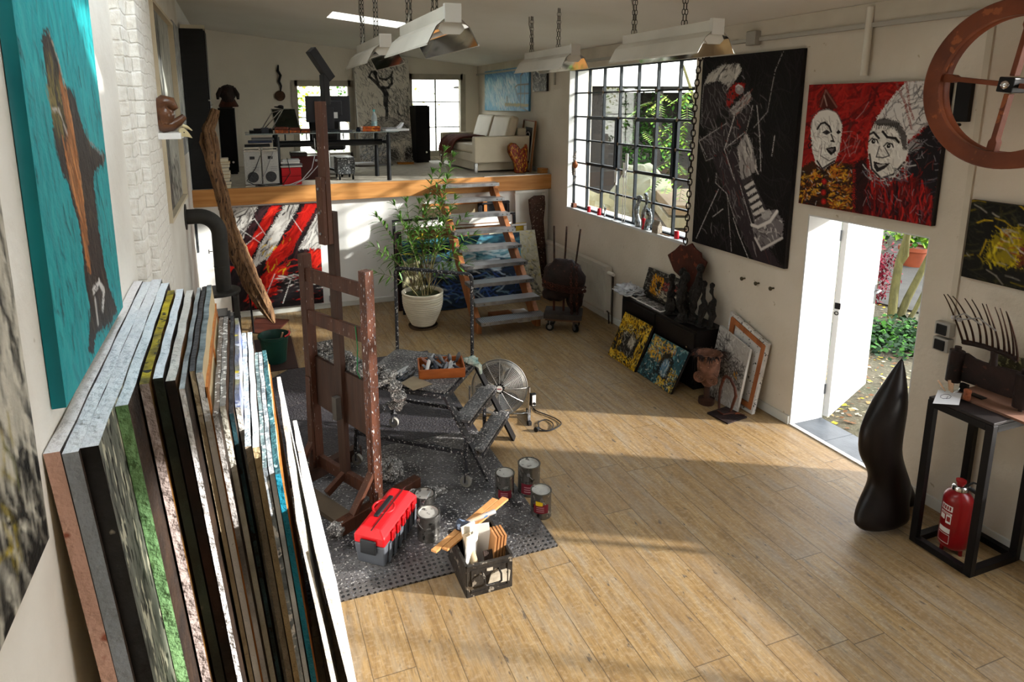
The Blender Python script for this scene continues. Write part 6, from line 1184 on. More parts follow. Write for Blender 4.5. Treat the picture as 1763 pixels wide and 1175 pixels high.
# pan on the wall
t = thing('wall_pan', 'old flat pan with a dark twisted handle hanging on the back wall', 'pan', (.76, YB-.03, 3.1))
c = aY(482, 165, YB-.03); mb = MB(); mb.cyl((c.x, YB-.002, c.z), (c.x, YB-.045, c.z), .095, 28); mb.build('pan_body', M('pan_rust', '4a3322', '5d4330', scale=8, rough=.6, metal=.3), t, bevel=.008)
mb = MB(); P = [aY(px, py, YB-.03) for px, py in ((483, 158), (484, 148), (480, 140), (483, 130), (478, 122), (479, 112))]; mb.tube(P, [.02, .03, .045, .04, .045, .02], 10, flat=.6); mb.build('handle', BLACKSTEEL, t, smooth=True)
# sofa
t = thing('sofa', 'cream leather two seat sofa on chrome legs against the loft right wall', 'sofa', (4.06, 10.9, LZ)); SOF = M('cream_leather', 'd3c7b0', 'c6b9a2', scale=3, rough=.5, bump=.15, bscale=10)
sx0, sx1, sy0, sy1 = 3.58, 4.56, 9.92, 11.85; sz = LZ
for a_, b_ in ((sy0, sy0+.14), (sy1-.14, sy1)):
    mb = MB(); mb.b2((sx0, a_, sz+.17), (sx1, b_, sz+.60)); mb.build('armrest', SOF, t, bevel=.018)
mb = MB(); mb.b2((sx0+.04, sy0+.14, sz+.17), (sx1, sy1-.14, sz+.32)); mb.build('base', SOF, t, bevel=.015)
mb = MB(); mb.b2((sx1-.16, sy0+.14, sz+.32), (sx1, sy1-.14, sz+.72)); mb.build('back_frame', SOF, t, bevel=.02)
mb = MB(); mb.b2((sx0+.10, sy0+.16, sz+.03), (sx1-.15, sy1-.16, sz+.17)); mb.build('bed_drawer', SOF, t)
ym = (sy0+sy1)/2
for a_, b_ in ((sy0+.145, ym-.005), (ym+.005, sy1-.145)):
    mb = MB(); mb.b2((sx0+.02, a_, sz+.32), (sx1-.28, b_, sz+.47)); mb.build('seat_cushion', SOF, t, bevel=.04)
    mb = MB(); mb.box((sx1-.26, (a_+b_)/2, sz+.68), (.17, b_-a_, .50), R=Matrix.Rotation(.30, 3, 'Y')); mb.build('back_cushion', SOF, t, bevel=.05)
for x in (sx0+.03, sx1-.05):
    for y in (sy0+.03, sy1-.03):
        mb = MB(); mb.b2((x-.025, y-.025, sz), (x+.025, y+.025, sz+.17)); mb.build('leg', CHROME, t, bevel=.003)
t = thing('blanket', 'dark red brown blanket folded over the far end of the sofa seat', 'blanket', (3.8, 11.5, sz+.48)); BLK_ = M('rust_blanket', '6b2f1f', '4e2016', scale=5, rough=.9, bump=.5, bscale=60)
mb = MB(); N = 14; vs = []; fs = []
prof_ = [(3.50, .26), (3.53, .40), (3.585, .50), (3.70, .545), (3.85, .535), (4.02, .545), (4.14, .53)]
for i, (x, z) in enumerate(prof_):
    for j in range(N):
        y = 10.85+.80*j/(N-1); vs.append((x+.01*math.sin(j*1.3), y, sz+z+.016*math.sin(j*1.9+i*1.3)))
for i in range(len(prof_)-1):
    for j in range(N-1): fs.append((i*N+j, i*N+j+1, (i+1)*N+j+1, (i+1)*N+j))
mb.add(vs, fs); o = mb.build('throw', BLK_, t, smooth=True); md = o.modifiers.new('s', 'SOLIDIFY'); md.thickness = .035; md = o.modifiers.new('b', 'SUBSURF'); md.levels = md.render_levels = 1
mb = MB()
for k in range(9): mb.tube([(3.50, 10.87+.09*k, sz+.26), (3.50+.01*math.sin(k*3), 10.88+.09*k, sz+.12)], [.008, .003], 5)
mb.build('fringe', BLK_, t)
# vase
p = aZ(893, 298, LZ); t = thing('split_vase', 'orange and red speckled vase with a cleft rim standing before the sofa', 'vase', (p.x, p.y, LZ)); vy = p.y
VAS = M('fire_glaze', '8a2a14', '5d180e', scale=9, st=(3, 3, 1), rough=.35, speck='d8a51c', sscale=20, samt=.56, speck2='b8481a')
out = [(886, 299), (887, 290), (885, 280), (879, 270), (875, 262), (875, 251), (880, 246), (887, 247), (892, 252), (895, 257), (899, 257), (903, 253), (906, 247), (908, 258), (907, 272), (908, 285), (905, 298)]
P = [aY(px, py, vy) for px, py in out]; mb = MB(); mb.prism([V(p_.x, vy-.04, max(p_.z, LZ)) for p_ in P], (0, .10, 0)); o = mb.build('body', VAS, t, bevel=.03, smooth=True)
# picture leaning on the wall beside the vase
t = thing('framed_print', 'tall framed dark print in a thin wooden frame leaning beside the vase', 'framed picture', (4.6, 9.9, LZ)); fw_ = .045
A, B, C_, D_ = V(4.66, 10.36, 2.72), V(4.64, 9.86, 2.70), V(4.52, 9.78, LZ+.01), V(4.53, 10.32, LZ+.01); nn = (D_-A).cross(B-A).normalized()
mb = MB(); mb.prism([A, B, C_, D_], -nn*.015); mb.build('mount', M('passepartout', 'cbc4b2', rough=.8), t)
ctr = (A+B+C_+D_)/4
I = lambda f: [p_+(ctr-p_)*f for p_ in (A, B, C_, D_)]
g = [A.lerp(B, .2), A.lerp(B, .8), D_.lerp(C_, .8), D_.lerp(C_, .2)]; g2 = [g[0].lerp(g[3], .13), g[1].lerp(g[2], .13), g[2].lerp(g[1], .17), g[3].lerp(g[0], .17)]
mb = MB(); mb.prism([p_+nn*.002 for p_ in g2], nn*.002); mb.build('print', M('dark_print', '26211d', '332d28', scale=3, rough=.4), t)
mb = MB(); arc = [g2[0].lerp(g2[1], .45+.28*math.cos(q))+(g2[3]-g2[0])*(.24-.10*math.sin(q)) for q in [PI*i/10 for i in range(11)]]; mb.tube([p_+nn*.006 for p_ in arc], .008, 6); mb.build('white_arc', WHITECAN, t)
mb = MB()
for a_, b_ in ((A, B), (B, C_), (C_, D_), (D_, A)): mb.bar(a_+nn*.008, b_+nn*.008, .022, .03, up=nn)
mb.build('frame', wood_m('frame_wood', '8f5c36', '724524', axis=2), t)
mb = MB(); mb.b2((4.60, 9.50, LZ), (4.70, 9.70, LZ+.085)); tag(mb.build('wood_offcut', PINE, org=(4.65, 9.6, LZ)), 'short pine offcut at the loft edge by the right wall', 'offcut')
# pictures on the right wall above the loft
a = Art(150, 60, '5b9cc2', 73)
a.strokes(420, ['7db8d6', '4f93bd', '9fcbe0', '3f80ad', '6aa9cb'], (.03, .12), (.006, .016), 1.2, .35); a.strokes(260, ['cfe3ea', 'e4eff0', 'a9d0de'], (.03, .10), (.004, .010), 1.2, .3, box=(0, .25, .75, .9), al=(.4, .9)); a.strokes(120, ['2f6fa3', '3a7fb5'], (.05, .14), (.006, .014), .6, .4, box=(0, 0, 1, .18))
a.poly([(.50, .80), (1, .83), (1, .90), (.50, .88)], '8e8448', 1, .006); a.line([(.84, .92), (.84, .2), (.9, .12), (1, .12)], .014, '4a4a44'); a.line([(.72, .45), (.78, .40), (1, .40)], .014, '55544c'); a.line([(.72, .45), (.8, .75)], .010, '55544c'); a.line([(.78, .6), (1, .6)], .01, '55544c'); a.line([(.55, .66), (.55, .82)], .02, '6b6a4c'); a.line([(.92, .4), (.92, .82)], .01, '55544c'); a.line([(.85, .9), (1, 1)], .012, '6b6a5a')
canvas('painting', a, (XR-.045, 12.32, 3.62), (XR-.045, 10.22, 3.62), (XR-.045, 12.32, 2.865), .04, M('blue_edge', '4b7fa0', rough=.6), 'wide light blue swimming pool painting on the loft right wall')
a = Art(50, 40, '161514', 74); a.strokes(220, ['c9c5ba', '8f8c84', 'e0dcd0'], (.04, .16), (.008, .025), 1.0, .9); a.strokes(160, ['131211', '22201f'], (.05, .2), (.01, .03), .9, .8)
canvas('painting', a, (XR-.045, 10.06, 3.60), (XR-.045, 9.54, 3.60), (XR-.045, 10.06, 3.19), .04, BLACKEDGE, 'small black and white abstract right of the swimming pool painting')
mb = MB(); mb.b2((XR-.025, 9.30, 3.28), (XR, 9.33, 3.60)); tag(mb.build('cable_strip', MATS['trim_grey'], org=(XR, 9.31, 3.28)), 'short grey cable strip right of the small abstract', 'cable strip')
# ------------------------------------------------------------------ work corner: mat, easel, step platform
def matmat():
    m, n, l, b = node_mat('paint_spattered_rubber')
    t = n.new('ShaderNodeTexCoord'); 
    def noise(sc, det=5, st=(1, 1, 1)):
        mp = n.new('ShaderNodeMapping'); mp.inputs['Scale'].default_value = st; l.new(t.outputs['Object'], mp.inputs[0]); z = n.new('ShaderNodeTexNoise'); z.inputs['Scale'].default_value = sc; z.inputs['Detail'].default_value = det; l.new(mp.outputs[0], z.inputs[0]); return z.outputs[0]
    vo = n.new('ShaderNodeTexVoronoi'); vo.inputs['Scale'].default_value = 26; vo.inputs['Randomness'].default_value = .18; l.new(t.outputs['Object'], vo.inputs[0])
    hole = ramp(n, l, vo.outputs[0], [(.30, (1, 1, 1)), (.36, (0, 0, 0))])
    s = n.new('ShaderNodeSeparateXYZ'); l.new(t.outputs['Object'], s.inputs[0])
    zone = ramp(n, l, mth(n, l, 'ADD', s.outputs[1], mth(n, l, 'MULTIPLY', noise(2.5), .8)), [(.40, (0, 0, 0)), (.62, (1, 1, 1))])   # less trodden toward the front edge
    c = mixc(n, l, zone, '4d4946', ramp(n, l, noise(5), [(.35, '1b191a'), (.62, '2f2c2d')]))
    c = mixc(n, l, mth(n, l, 'MULTIPLY', zone, ramp(n, l, noise(3.2, 8), [(.38, (0, 0, 0)), (.62, (.8, .8, .8))])), c, '6e6b6a')
    c = mixc(n, l, ramp(n, l, noise(85, 3), [(.66, (0, 0, 0)), (.70, (1, 1, 1))]), c, '9b9893')
    c = mixc(n, l, mth(n, l, 'MULTIPLY', zone, ramp(n, l, noise(60, 6), [(.60, (0, 0, 0)), (.66, (1, 1, 1))])), c, 'c4c1bb')
    c = mixc(n, l, ramp(n, l, noise(110, 2), [(.70, (0, 0, 0)), (.73, (1, 1, 1))]), c, '7d8aa4')
    c = mixc(n, l, mth(n, l, 'MULTIPLY', mth(n, l, 'SUBTRACT', 1, zone), hole), c, '060606')
    l.new(c, b.inputs['Base Color']); b.inputs['Roughness'].default_value = .5
    bp = n.new('ShaderNodeBump'); bp.inputs['Strength'].default_value = .8; bp.inputs['Distance'].default_value = .012
    l.new(mth(n, l, 'SUBTRACT', mth(n, l, 'MULTIPLY', noise(30), .7), hole), bp.inputs['Height']); l.new(bp.outputs[0], b.inputs['Normal'])
    return m
mb = MB(); mb.prism([(-.05, 3.535, 0), (1.868, 3.53, 0), (1.90, 5.25, 0), (-.05, 5.25, 0)], (0, 0, .012)); tag(mb.build('rubber_mat', matmat(), org=(.9, 3.6, 0)), 'big black paint spattered rubber mat under the easel', 'mat')
CHK = M('ribbed_rubber', '2f2d31', '3a383b', scale=4, rough=.5, bump=.9, bscale=60, st=(1, 1, 1), speck='5b5855', sscale=60, samt=.62)
mb = MB(); mb.prism([(-.05, 5.26, 0), (1.90, 5.26, 0), (2.0, 7.3, 0), (.34, 7.3, 0), (-.05, 6.9, 0)], (0, 0, .010))
tag(mb.build('ribbed_mat', CHK, org=(.9, 6, 0)), 'dark ribbed rubber mat behind the step platform', 'mat')
PAINTW = ['d8d5cf', '8d8a86', 'b9b5b0']
EWOOD = M('easel_wood', '4e2d1d', '3a2015', scale=2.2, st=(9, 9, .9), rough=.5, bump=.15, bscale=6, speck='cfccc8', sscale=22, samt=.70)
EWOODP = M('easel_wood_painted', '5a3423', '402417', scale=2.2, st=(6, 6, 1.5), rough=.5, bump=.3, bscale=10, speck='d4d2ce', sscale=16, samt=.645, speck2='5d7a90')
EDARK = M('easel_wood_dark', '3b2418', '2d1a11', scale=2.2, st=(9, 9, 1), rough=.55, bump=.15, bscale=6)
GOBS = M('paint_crust', '8f8c88', '3a3837', scale=22, rough=.6, bump=1.0, bscale=38, speck='d2cfca', sscale=70, samt=.56, speck2='1a1919')
t = thing('easel', 'tall brown wooden studio easel crusted with paint', 'easel', (.60, 4.64, 0))
L0, R0_ = V(.42, 4.96, 0), V(.77, 4.32, 0); eu = (R0_-L0).normalized(); en = V(-eu.y, eu.x, 0); en = en if en.x > 0 else -en     # en points to the painter's side
MC = (L0+R0_)/2; MZ = .012
def ebar(a, b, w_, h, nm, mat_, up=None, bev=.003):
    mb = MB(); mb.bar(a, b, w_, h, up=up or en); return mb.build(nm, mat_, t, bevel=bev)
for s_, P in (('l', L0), ('r', R0_)):
    top = V(P.x, P.y, 0)+en*(-.02)+V(0, 0, 1.885 if s_ == 'l' else 1.875); bot = V(P.x, P.y, .10)
    ebar(bot, top, .075, .075, 'post', EWOODP if s_ == 'r' else EWOOD)
for z, ht in ((1.73, .105), (1.40, .105)):
    A, B = L0+V(0, 0, z), R0_+V(0, 0, z); ebar(A-en*.01, B-en*.01, .03, ht, 'cross_rail', EWOOD, up=(0, 0, 1)) if False else None
    mb = MB(); mb.bar(A-en*.03-eu*.0, B-en*.03, ht, .03, up=en); mb.build('cross_rail', EWOOD, t, bevel=.003)
# sliding mast with extension and top clamp
mt = lambda z, o=0: MC+en*(.0-.02*(z/3))+V(0, 0, z)
ebar(mt(.20), mt(2.25), .085, .045, 'mast', EDARK)
ebar(mt(2.02)-en*.045, mt(3.02)-en*.045, .085, .04, 'mast_extension', EWOOD); ebar(mt(2.02)-en*.082, mt(2.50)-en*.082, .075, .03, 'mast_sleeve', EWOOD)
mb = MB(); mb.bar(mt(3.0)+en*.0, mt(3.20), .05, .05, up=en); mb.bar(mt(3.17)+en*.05, mt(3.36)-en*.10, .06, .055, up=eu); mb.build('top_clamp', BLACKSTEEL, t, bevel=.004)
mb = MB()
for z in (2.1, 2.25, 2.42, 2.62): mb.cyl(mt(z)-en*.098, mt(z)-en*.108, .009, 10)
mb.build('bolt', STEEL, t)
# apron board, tray and latch
mb = MB(); A, B = L0+eu*.02, R0_-eu*.02; mb.prism([A+V(0, 0, .66)+en*.0, B+V(0, 0, .60), B+V(0, 0, 1.02), A+V(0, 0, 1.06)], en*.025); mb.build('apron_board', EDARK, t)
mb = MB(); mb.bar(L0+V(0, 0, 1.04)+en*.12-eu*.05, R0_+V(0, 0, 1.0)+en*.12+eu*.02, .05, .20, up=(0, 0, 1)) if False else mb.prism([L0+V(0, 0, 1.045)+en*.03-eu*.06, R0_+V(0, 0, 1.005)+en*.03+eu*.03, R0_+V(0, 0, 1.005)+en*.20+eu*.03, L0+V(0, 0, 1.045)+en*.20-eu*.06], (0, 0, .035)); mb.build('paint_tray', GOBS, t)
mb = MB(); fr = random.Random(5)
for k in range(34):
    f = fr.random(); p = L0.lerp(R0_, f)+en*fr.uniform(.06, .19)+V(0, 0, 1.085-.035*f); mb.blob(p, (fr.uniform(.025, .06), fr.uniform(.025, .06), fr.uniform(.02, .045)), 9, .6, k, freq=4)
for k in range(3): mb.blob(R0_+en*.18+V(.02*k, .0, .97-.08*k)+eu*fr.uniform(-.02, .06), (.06, .05, .05), 9, .7, k+40, freq=4)
mb.build('paint_crust', GOBS, t)
mb = MB(); mb.bar(L0-eu*.08+V(0, 0, 1.10)-en*.02, L0+eu*.14+en*.16+V(0, 0, 1.16), .055, .05); mb.build('crusted_stick', GOBS, t, bevel=.01)
mb = MB(); mb.bar(MC-en*.05+V(0, 0, .66), MC-en*.05+V(0, 0, .84), .05, .05, up=en); mb.build('latch_block', M('grey_wood', '57524c', '46413c', scale=5, rough=.7), t)
# base: foot beams, spreader, side braces
for P, nm in ((L0, 'l'), (R0_, 'r')):
    a_ = -.34 if nm == 'r' else -.30
    mb = MB(); mb.bar(P+en*a_+V(0, 0, .065), P+en*.42+V(0, 0, .065), .075, .10); mb.build('foot_beam', EDARK if nm == 'l' else EWOOD, t, bevel=.004)
    mb = MB(); mb.bar(P-en*.22+V(0, 0, .11), P-en*.03+V(0, 0, .36), .03, .06, up=eu); mb.build('rear_brace', EWOOD, t, bevel=.003)
    mb = MB(); mb.bar(P-en*.0-eu*0+V(0, 0, .115), P+V(0, 0, .80), .10, .03, up=eu) if nm == 'r' else mb.bar(P-en*.05+V(0, 0, .12), P-en*.04+V(0, 0, .9), .03, .06, up=eu); mb.build('post_cheek', EWOODP if nm == 'r' else EWOOD, t, bevel=.003)
mb = MB(); mb.blob(R0_-en*.36+V(0, 0, .065), (.06, .055, .055), 10, .5, 3); mb.build('crusted_end', GOBS, t)
mb = MB(); mb.bar(L0+V(0, 0, .17), R0_+V(0, 0, .17), .10, .04, up=en); mb.build('spreader', EWOOD, t, bevel=.003)
mb = MB(); mb.bar(L0-en*.24+V(0, 0, .03), R0_-en*.26+V(0, 0, .03), .14, .03, up=(1, 0, 0)) if False else mb.prism([L0-en*.30+V(0, 0, .02), R0_-en*.30+V(0, 0, .02), R0_-en*.16+V(0, 0, .02), L0-en*.16+V(0, 0, .02)], (0, 0, .035)); mb.build('rear_plank', M('grey_brown_plank', '5d5040', '4b4034', scale=3, rough=.7), t)
mb = MB(); mb.bar(mt(.19), MC-en*.18+V(0, 0, .10), .05, .04, up=eu); mb.build('mast_foot', EWOOD, t)
mb = MB(); gp = R0_-eu*.10-en*.05; mb.tube([gp+V(0, 0, 1.46), gp+V(.01, 0, 1.3), gp+V(.0, 0, 1.12), gp+V(.02, 0, 1.06)], .010, 6, flat=.4); tag(mb.build('green_ribbon', M('green_strap', '0f6b3a', rough=.6), org=tuple(gp+V(0, 0, 1.06))), 'green strap hanging from the lower easel rail', 'strap')
# caster of paint under easel: crusted palette boxes
for k, (x, y, sx, sy, sz_, lb) in enumerate(((.98, 4.80, .16, .26, .10, 'paint crusted lump on the mat behind the easel'), (1.13, 4.38, .30, .10, .07, 'paint crusted board on the mat right of the easel foot'))):
    mb = MB(); mb.blob((x, y, .012+sz_*.42), (sx/2*1.3, sy/2*1.3, sz_*.6), 16, .5, 60+k, freq=5); tag(mb.build('paint_lump', GOBS, org=(x, y, 0)), lb, 'paint lump')

# step platform
t = thing('step_platform', 'black paint spattered rolling step platform with a tube handrail', 'step ladder', (1.45, 4.95, 0))
PU, PV = V(.64, .77, 0).normalized(), V(.77, -.64, 0).normalized(); P0 = V(1.372, 4.515, 0); PW_, PLn, PZ = .68, .76, .80
SPAT = M('spattered_black_steel', '1c1c1f', '2c2c30', scale=8, rough=.45, speck='a9a6a2', sscale=55, samt=.60)
SPATD = M('sunlit_spattered_deck', '6c6a69', '3c3b3b', scale=6, rough=.6, bump=.7, bscale=40, speck='a8a49e', sscale=60, samt=.57, speck2='2b2a2c')  # deck and treads greyed lighter, sunlight put into their colour
cr = lambda u_, v_, z=0: P0+PU*u_-PV*v_+V(0, 0, z)
mb = MB(); mb.prism([cr(0, 0, PZ-.03), cr(PW_, 0, PZ-.03), cr(PW_, PLn, PZ-.03), cr(0, PLn, PZ-.03)], (0, 0, .03)); mb.build('deck', SPATD, t, bevel=.004)
for a_, b_ in ((cr(0, 0, PZ-.05), cr(0, PLn, PZ-.05)), (cr(PW_, 0, PZ-.05), cr(PW_, PLn, PZ-.05)), (cr(0, 0, PZ-.05), cr(PW_, 0, PZ-.05)), (cr(0, PLn, PZ-.05), cr(PW_, PLn, PZ-.05))):
    mb = MB(); mb.bar(a_, b_, .035, .04); mb.build('deck_rail', SPAT, t)
feet = [V(1.71, 4.43, .012), V(2.16, 4.97, .0)]
for k, (u_, f) in enumerate(((0, feet[0]), (PW_, feet[1]))):
    mb = MB(); mb.bar(cr(u_, 0, PZ-.03), f, .022, .075, up=PU); mb.build('stringer', SPAT if k == 0 else BLACKSTEEL, t, bevel=.002)
    mb = MB(); mb.bar(cr(u_, PLn, PZ-.03), cr(u_, PLn+.06, .13), .03, .03); mb.build('rear_leg', SPAT, t)
    mb = MB(); mb.bar(cr(u_, -.17 if k == 0 else -.09, .13), cr(u_, -.17 if k == 0 else -.09, .40), .025, .025); mb.build('front_leg', SPAT, t)
for z, f in ((.53, .34), (.275, .66)):
    A = cr(0, 0, PZ-.03).lerp(feet[0], f); B = cr(PW_, 0, PZ-.03).lerp(feet[1], f); A.z = B.z = z
    mb = MB(); mb.prism([A-PV*.055, B-PV*.055, B+PV*.075, A+PV*.075], (0, 0, .022)); mb.build('tread', SPATD, t, bevel=.003)
    mb = MB(); mb.bar(A+PV*.07+V(0, 0, -.02), B+PV*.07+V(0, 0, -.02), .02, .03); mb.build('tread_nosing', SPAT, t)
for z in (.30,):
    for a_, b_ in ((cr(0, -.15, z), cr(0, PLn+.04, z)), (cr(PW_, 0, z), cr(PW_, PLn+.04, z)), (cr(0, PLn+.04, z), cr(PW_, PLn+.04, z))):
        mb = MB(); mb.bar(a_, b_, .025, .03); mb.build('brace', SPAT, t)
for (u_, v_) in ((0, -.17), (PW_, -.09), (0, PLn+.05), (PW_, PLn+.05)):
    c = cr(u_, v_, .058); mb = MB(); mb.cyl(c-PU*.014, c+PU*.014, .046, 22); w1 = mb.build('castor_wheel', M('castor_grey', '8d8a82', '77746c', scale=8, rough=.5), t, smooth=True); mb = MB(); mb.cyl(c-PU*.018, c+PU*.018, .022, 16); mb.build('castor_hub', STEEL, w1)
    mb = MB()
    for s_ in (-1, 1): mb.bar(c+PU*.022*s_, c+PU*.022*s_+V(0, 0, .07), .005, .03, up=PU)
    mb.bar(c+V(0, 0, .068), c+V(0, 0, .085), .06, .05); mb.build('castor_fork', SPAT, t)
mb = MB(); RA, RB = V(1.225, 5.50, PZ), V(1.79, 5.05, PZ); hR = 1.565; rd = .05
ru = (RB-RA).normalized(); P = [RA, RA+V(0, 0, hR-PZ-rd)]+[RA+ru*(rd-rd*math.cos(q))+V(0, 0, hR-PZ-rd+rd*math.sin(q)) for q in [PI/2*i/6 for i in range(1, 7)]]+[RB-ru*(rd-rd*math.cos(q))+V(0, 0, hR-PZ-rd+rd*math.sin(q)) for q in [PI/2*i/6 for i in range(6, -1, -1)]]+[RB]
mb.tube(P, .016, 12); mb.build('handrail', SPAT, t, smooth=True)
# on the deck
t = thing('tube_tray', 'open orange wooden tray full of paint tubes and brushes on the step platform', 'tray', (1.45, 4.85, PZ)); TW = wood_m('tray_wood', 'a85a26', '8a4519', axis=0, rough=.45)
A, B = V(1.24, 4.78, PZ), V(1.60, 4.70, PZ); tu = (B-A).normalized(); tv = V(-tu.y, tu.x, 0); tl = (B-A).length; td = .26
mb = MB(); mb.prism([A, B, B+tv*td, A+tv*td], (0, 0, .008)); mb.build('tray_bottom', TW, t)
for a_, b_ in ((A, B), (B, B+tv*td), (B+tv*td, A+tv*td), (A+tv*td, A)):
    mb = MB(); mb.bar(a_+V(0, 0, .045), b_+V(0, 0, .045), .012, .075); mb.build('tray_side', TW, t, bevel=.002)
fr = random.Random(9); cols = ['3a3d42', '77797c', 'a9a9a8', '1c1d20', 'c9c6c1', '2c3038', '8f5a4a']
TUB = [M('tube_%d' % k, c, rough=.4, metal=.4 if k < 3 else 0, speck='d8d5d0', sscale=60, samt=.64) for k, c in enumerate(cols)]
for k in range(26):
    u_, v_ = fr.uniform(.06, tl-.06), fr.uniform(.05, td-.05); p = A+tu*u_+tv*v_+V(0, 0, .025+.0026*k); a_ = fr.uniform(0, PI); d = (tu*math.cos(a_)+tv*math.sin(a_))*fr.uniform(.04, .07)+V(0, 0, fr.uniform(-.006, .05))
    mb = MB(); mb.tube([p-d, p-d*.4, p+d*.5, p+d*.8, p+d], [.012, .016, .015, .007, .007], 8, flat=.7)
    tag(mb.build('paint_tube', TUB[k % 7], org=tuple(p), smooth=True), 'squeezed paint tube lying among the others in the orange wooden tray', 'paint tube', 'paint tubes in the wooden tray')
for k in range(4):
    p = A+tu*(.17+.05*k)+tv*(.10+.03*k)+V(0, 0, .06); d = V(-.075+.03*k, .04-.02*k, .075); mb = MB(); mb.tube([p, p+d*.5, p+d*.8, p+d*1.15], [.010, .016, .019, .010], 8); tag(mb.build('palette_knife', M('knife_grey', '6f7072', '3a3b3d', scale=20, rough=.4, metal=.4), org=tuple(p), smooth=True), ['leftmost crusted palette knife sticking out of the tray', 'second crusted palette knife from the left in the tray', 'third crusted palette knife from the left in the tray', 'rightmost crusted palette knife sticking out of the tray'][k], 'palette knife', 'palette knives in the tray')
for k in range(11):
    p = A-tu*fr.uniform(.04, .24)+tv*fr.uniform(.0, .2)+V(0, 0, .015); a_ = fr.uniform(.2, 1.6); d = (tu*math.cos(a_)+tv*math.sin(a_))*fr.uniform(.05, .09); mb = MB(); mb.tube([p-d, p-d*.3, p+d*.6, p+d], [.010, .014, .012, .006], 8, flat=.7); tag(mb.build('loose_tube', TUB[k % 6], org=tuple(p), smooth=True), 'squeezed paint tube lying loose on the platform left of the orange tray', 'paint tube', 'loose tubes on the platform deck')
mb = MB(); q = [cr(.02, .04, PZ+.004), cr(.20, .0, PZ+.004), cr(.28, .22, PZ+.004), cr(.10, .26, PZ+.004)]; mb.prism([aZ(690, 660, PZ+.003), aZ(711, 673, PZ+.003), aZ(745, 662, PZ+.003), aZ(712, 648, PZ+.003)], (0, 0, .003)); tag(mb.build('brown_paper', M('brown_paper', '9a8a70', '8a7a62', scale=8, rough=.8), org=tuple(aZ(711, 665, PZ))), 'crumpled brown paper sheet lying under the tubes on the platform', 'paper')
mb = MB(); rg = V(1.73, 4.93, PZ+.02)
for k in range(6): mb.blob(rg+V(fr.uniform(-.05, .05), fr.uniform(-.05, .05), fr.uniform(0, .03)), (.05, .04, .025), 9, .6, 70+k, freq=4)
mb.tube([rg+V(.03, -.02, 0), rg+V(.07, -.05, -.03), rg+V(.075, -.06, -.09)], [.04, .035, .02], 8, flat=.5); tag(mb.build('paint_rag', M('rag', 'c4c6b6', '5f8a86', scale=14, rough=.8, bump=.6, speck='2f3a44', sscale=20, samt=.62), org=tuple(rg)), 'paint stained pale rag at the front right corner of the platform', 'rag')
# toolbox
t = thing('toolbox', 'red and grey plastic toolbox on the mat in front of the easel', 'toolbox', (.70, 3.97, .012)); TA, TB, TC = V(.535, 3.855, .012), V(.70, 3.70, .012), V(1.035, 4.115, .012)
bu = (TC-TB).normalized(); bw = (TB-TA).normalized(); bw = (bw-bu*bw.dot(bu)).normalized(); TL_, TWd = .52, .225; tc0 = TB-bw*TWd
def tb(u_, w_, z): return TB-bw*(TWd-w_)+bu*u_+V(0, 0, z)
GREYP = M('grey_plastic', '55585e', '4c4f55', scale=3, rough=.45); REDP = M('red_plastic', 'c4161c', 'b51218', scale=3, rough=.38)
mb = MB(); lo = [tb(.02, .015, 0), tb(TL_-.02, .015, 0), tb(TL_-.02, TWd-.015, 0), tb(.02, TWd-.015, 0)]; hi = [tb(0, 0, .155), tb(TL_, 0, .155), tb(TL_, TWd, .155), tb(0, TWd, .155)]
mb.add(lo+hi, [(3, 2, 1, 0), (4, 5, 6, 7)]+[(i, (i+1) % 4, 4+(i+1) % 4, 4+i) for i in range(4)]); mb.build('tub', GREYP, t, bevel=.01)
for k in range(6):
    u_ = .06+k*.08; mb = MB(); mb.prism([tb(u_, TWd+.001, .0+.01), tb(u_+.03, TWd+.001, .01), tb(u_+.03, TWd+.008, .15), tb(u_, TWd+.008, .15)], bw*-.006); mb.build('rib', GREYP, t)
mb = MB(); lo = hi; h1 = [tb(.0, 0, .215), tb(TL_, 0, .215), tb(TL_, TWd, .215), tb(0, TWd, .215)]; h2 = [tb(.035, .045, .265), tb(TL_-.035, .045, .265), tb(TL_-.035, TWd-.045, .265), tb(.035, TWd-.045, .265)]
mb.add(lo+h1+h2, [(i+4*j, (i+1) % 4+4*j, 4+(i+1) % 4+4*j, 4+i+4*j) for i in range(4) for j in range(2)]+[(8, 9, 10, 11), (3, 2, 1, 0)]); mb.build('lid', REDP, t, bevel=.012)
mb = MB(); mb.bar(tb(.0, TWd/2+.02, .268), tb(TL_, TWd/2+.02, .268), .006, .006); mb.build('lid_seam', M('seam_dark', '3a0a0c', rough=.6), t)
mb = MB(); mb.ring(tb(TL_/2, TWd/2-.02, .262), .075, .008, (0, 0, 1), 24, 8); mb.build('handle_recess', REDP, t, smooth=True)
mb = MB(); mb.bar(tb(.14, TWd/2-.02, .268), tb(.38, TWd/2-.02, .268), .035, .022); mb.build('handle', M('black_plastic', '17181a', rough=.4), t, bevel=.008)
mb = MB(); mb.prism([tb(-.006, .055, .10), tb(-.006, TWd-.055, .10), tb(-.006, TWd-.055, .20), tb(-.006, .055, .20)], -bu*.014); mb.build('end_latch', MATS['black_plastic'], t, bevel=.008)
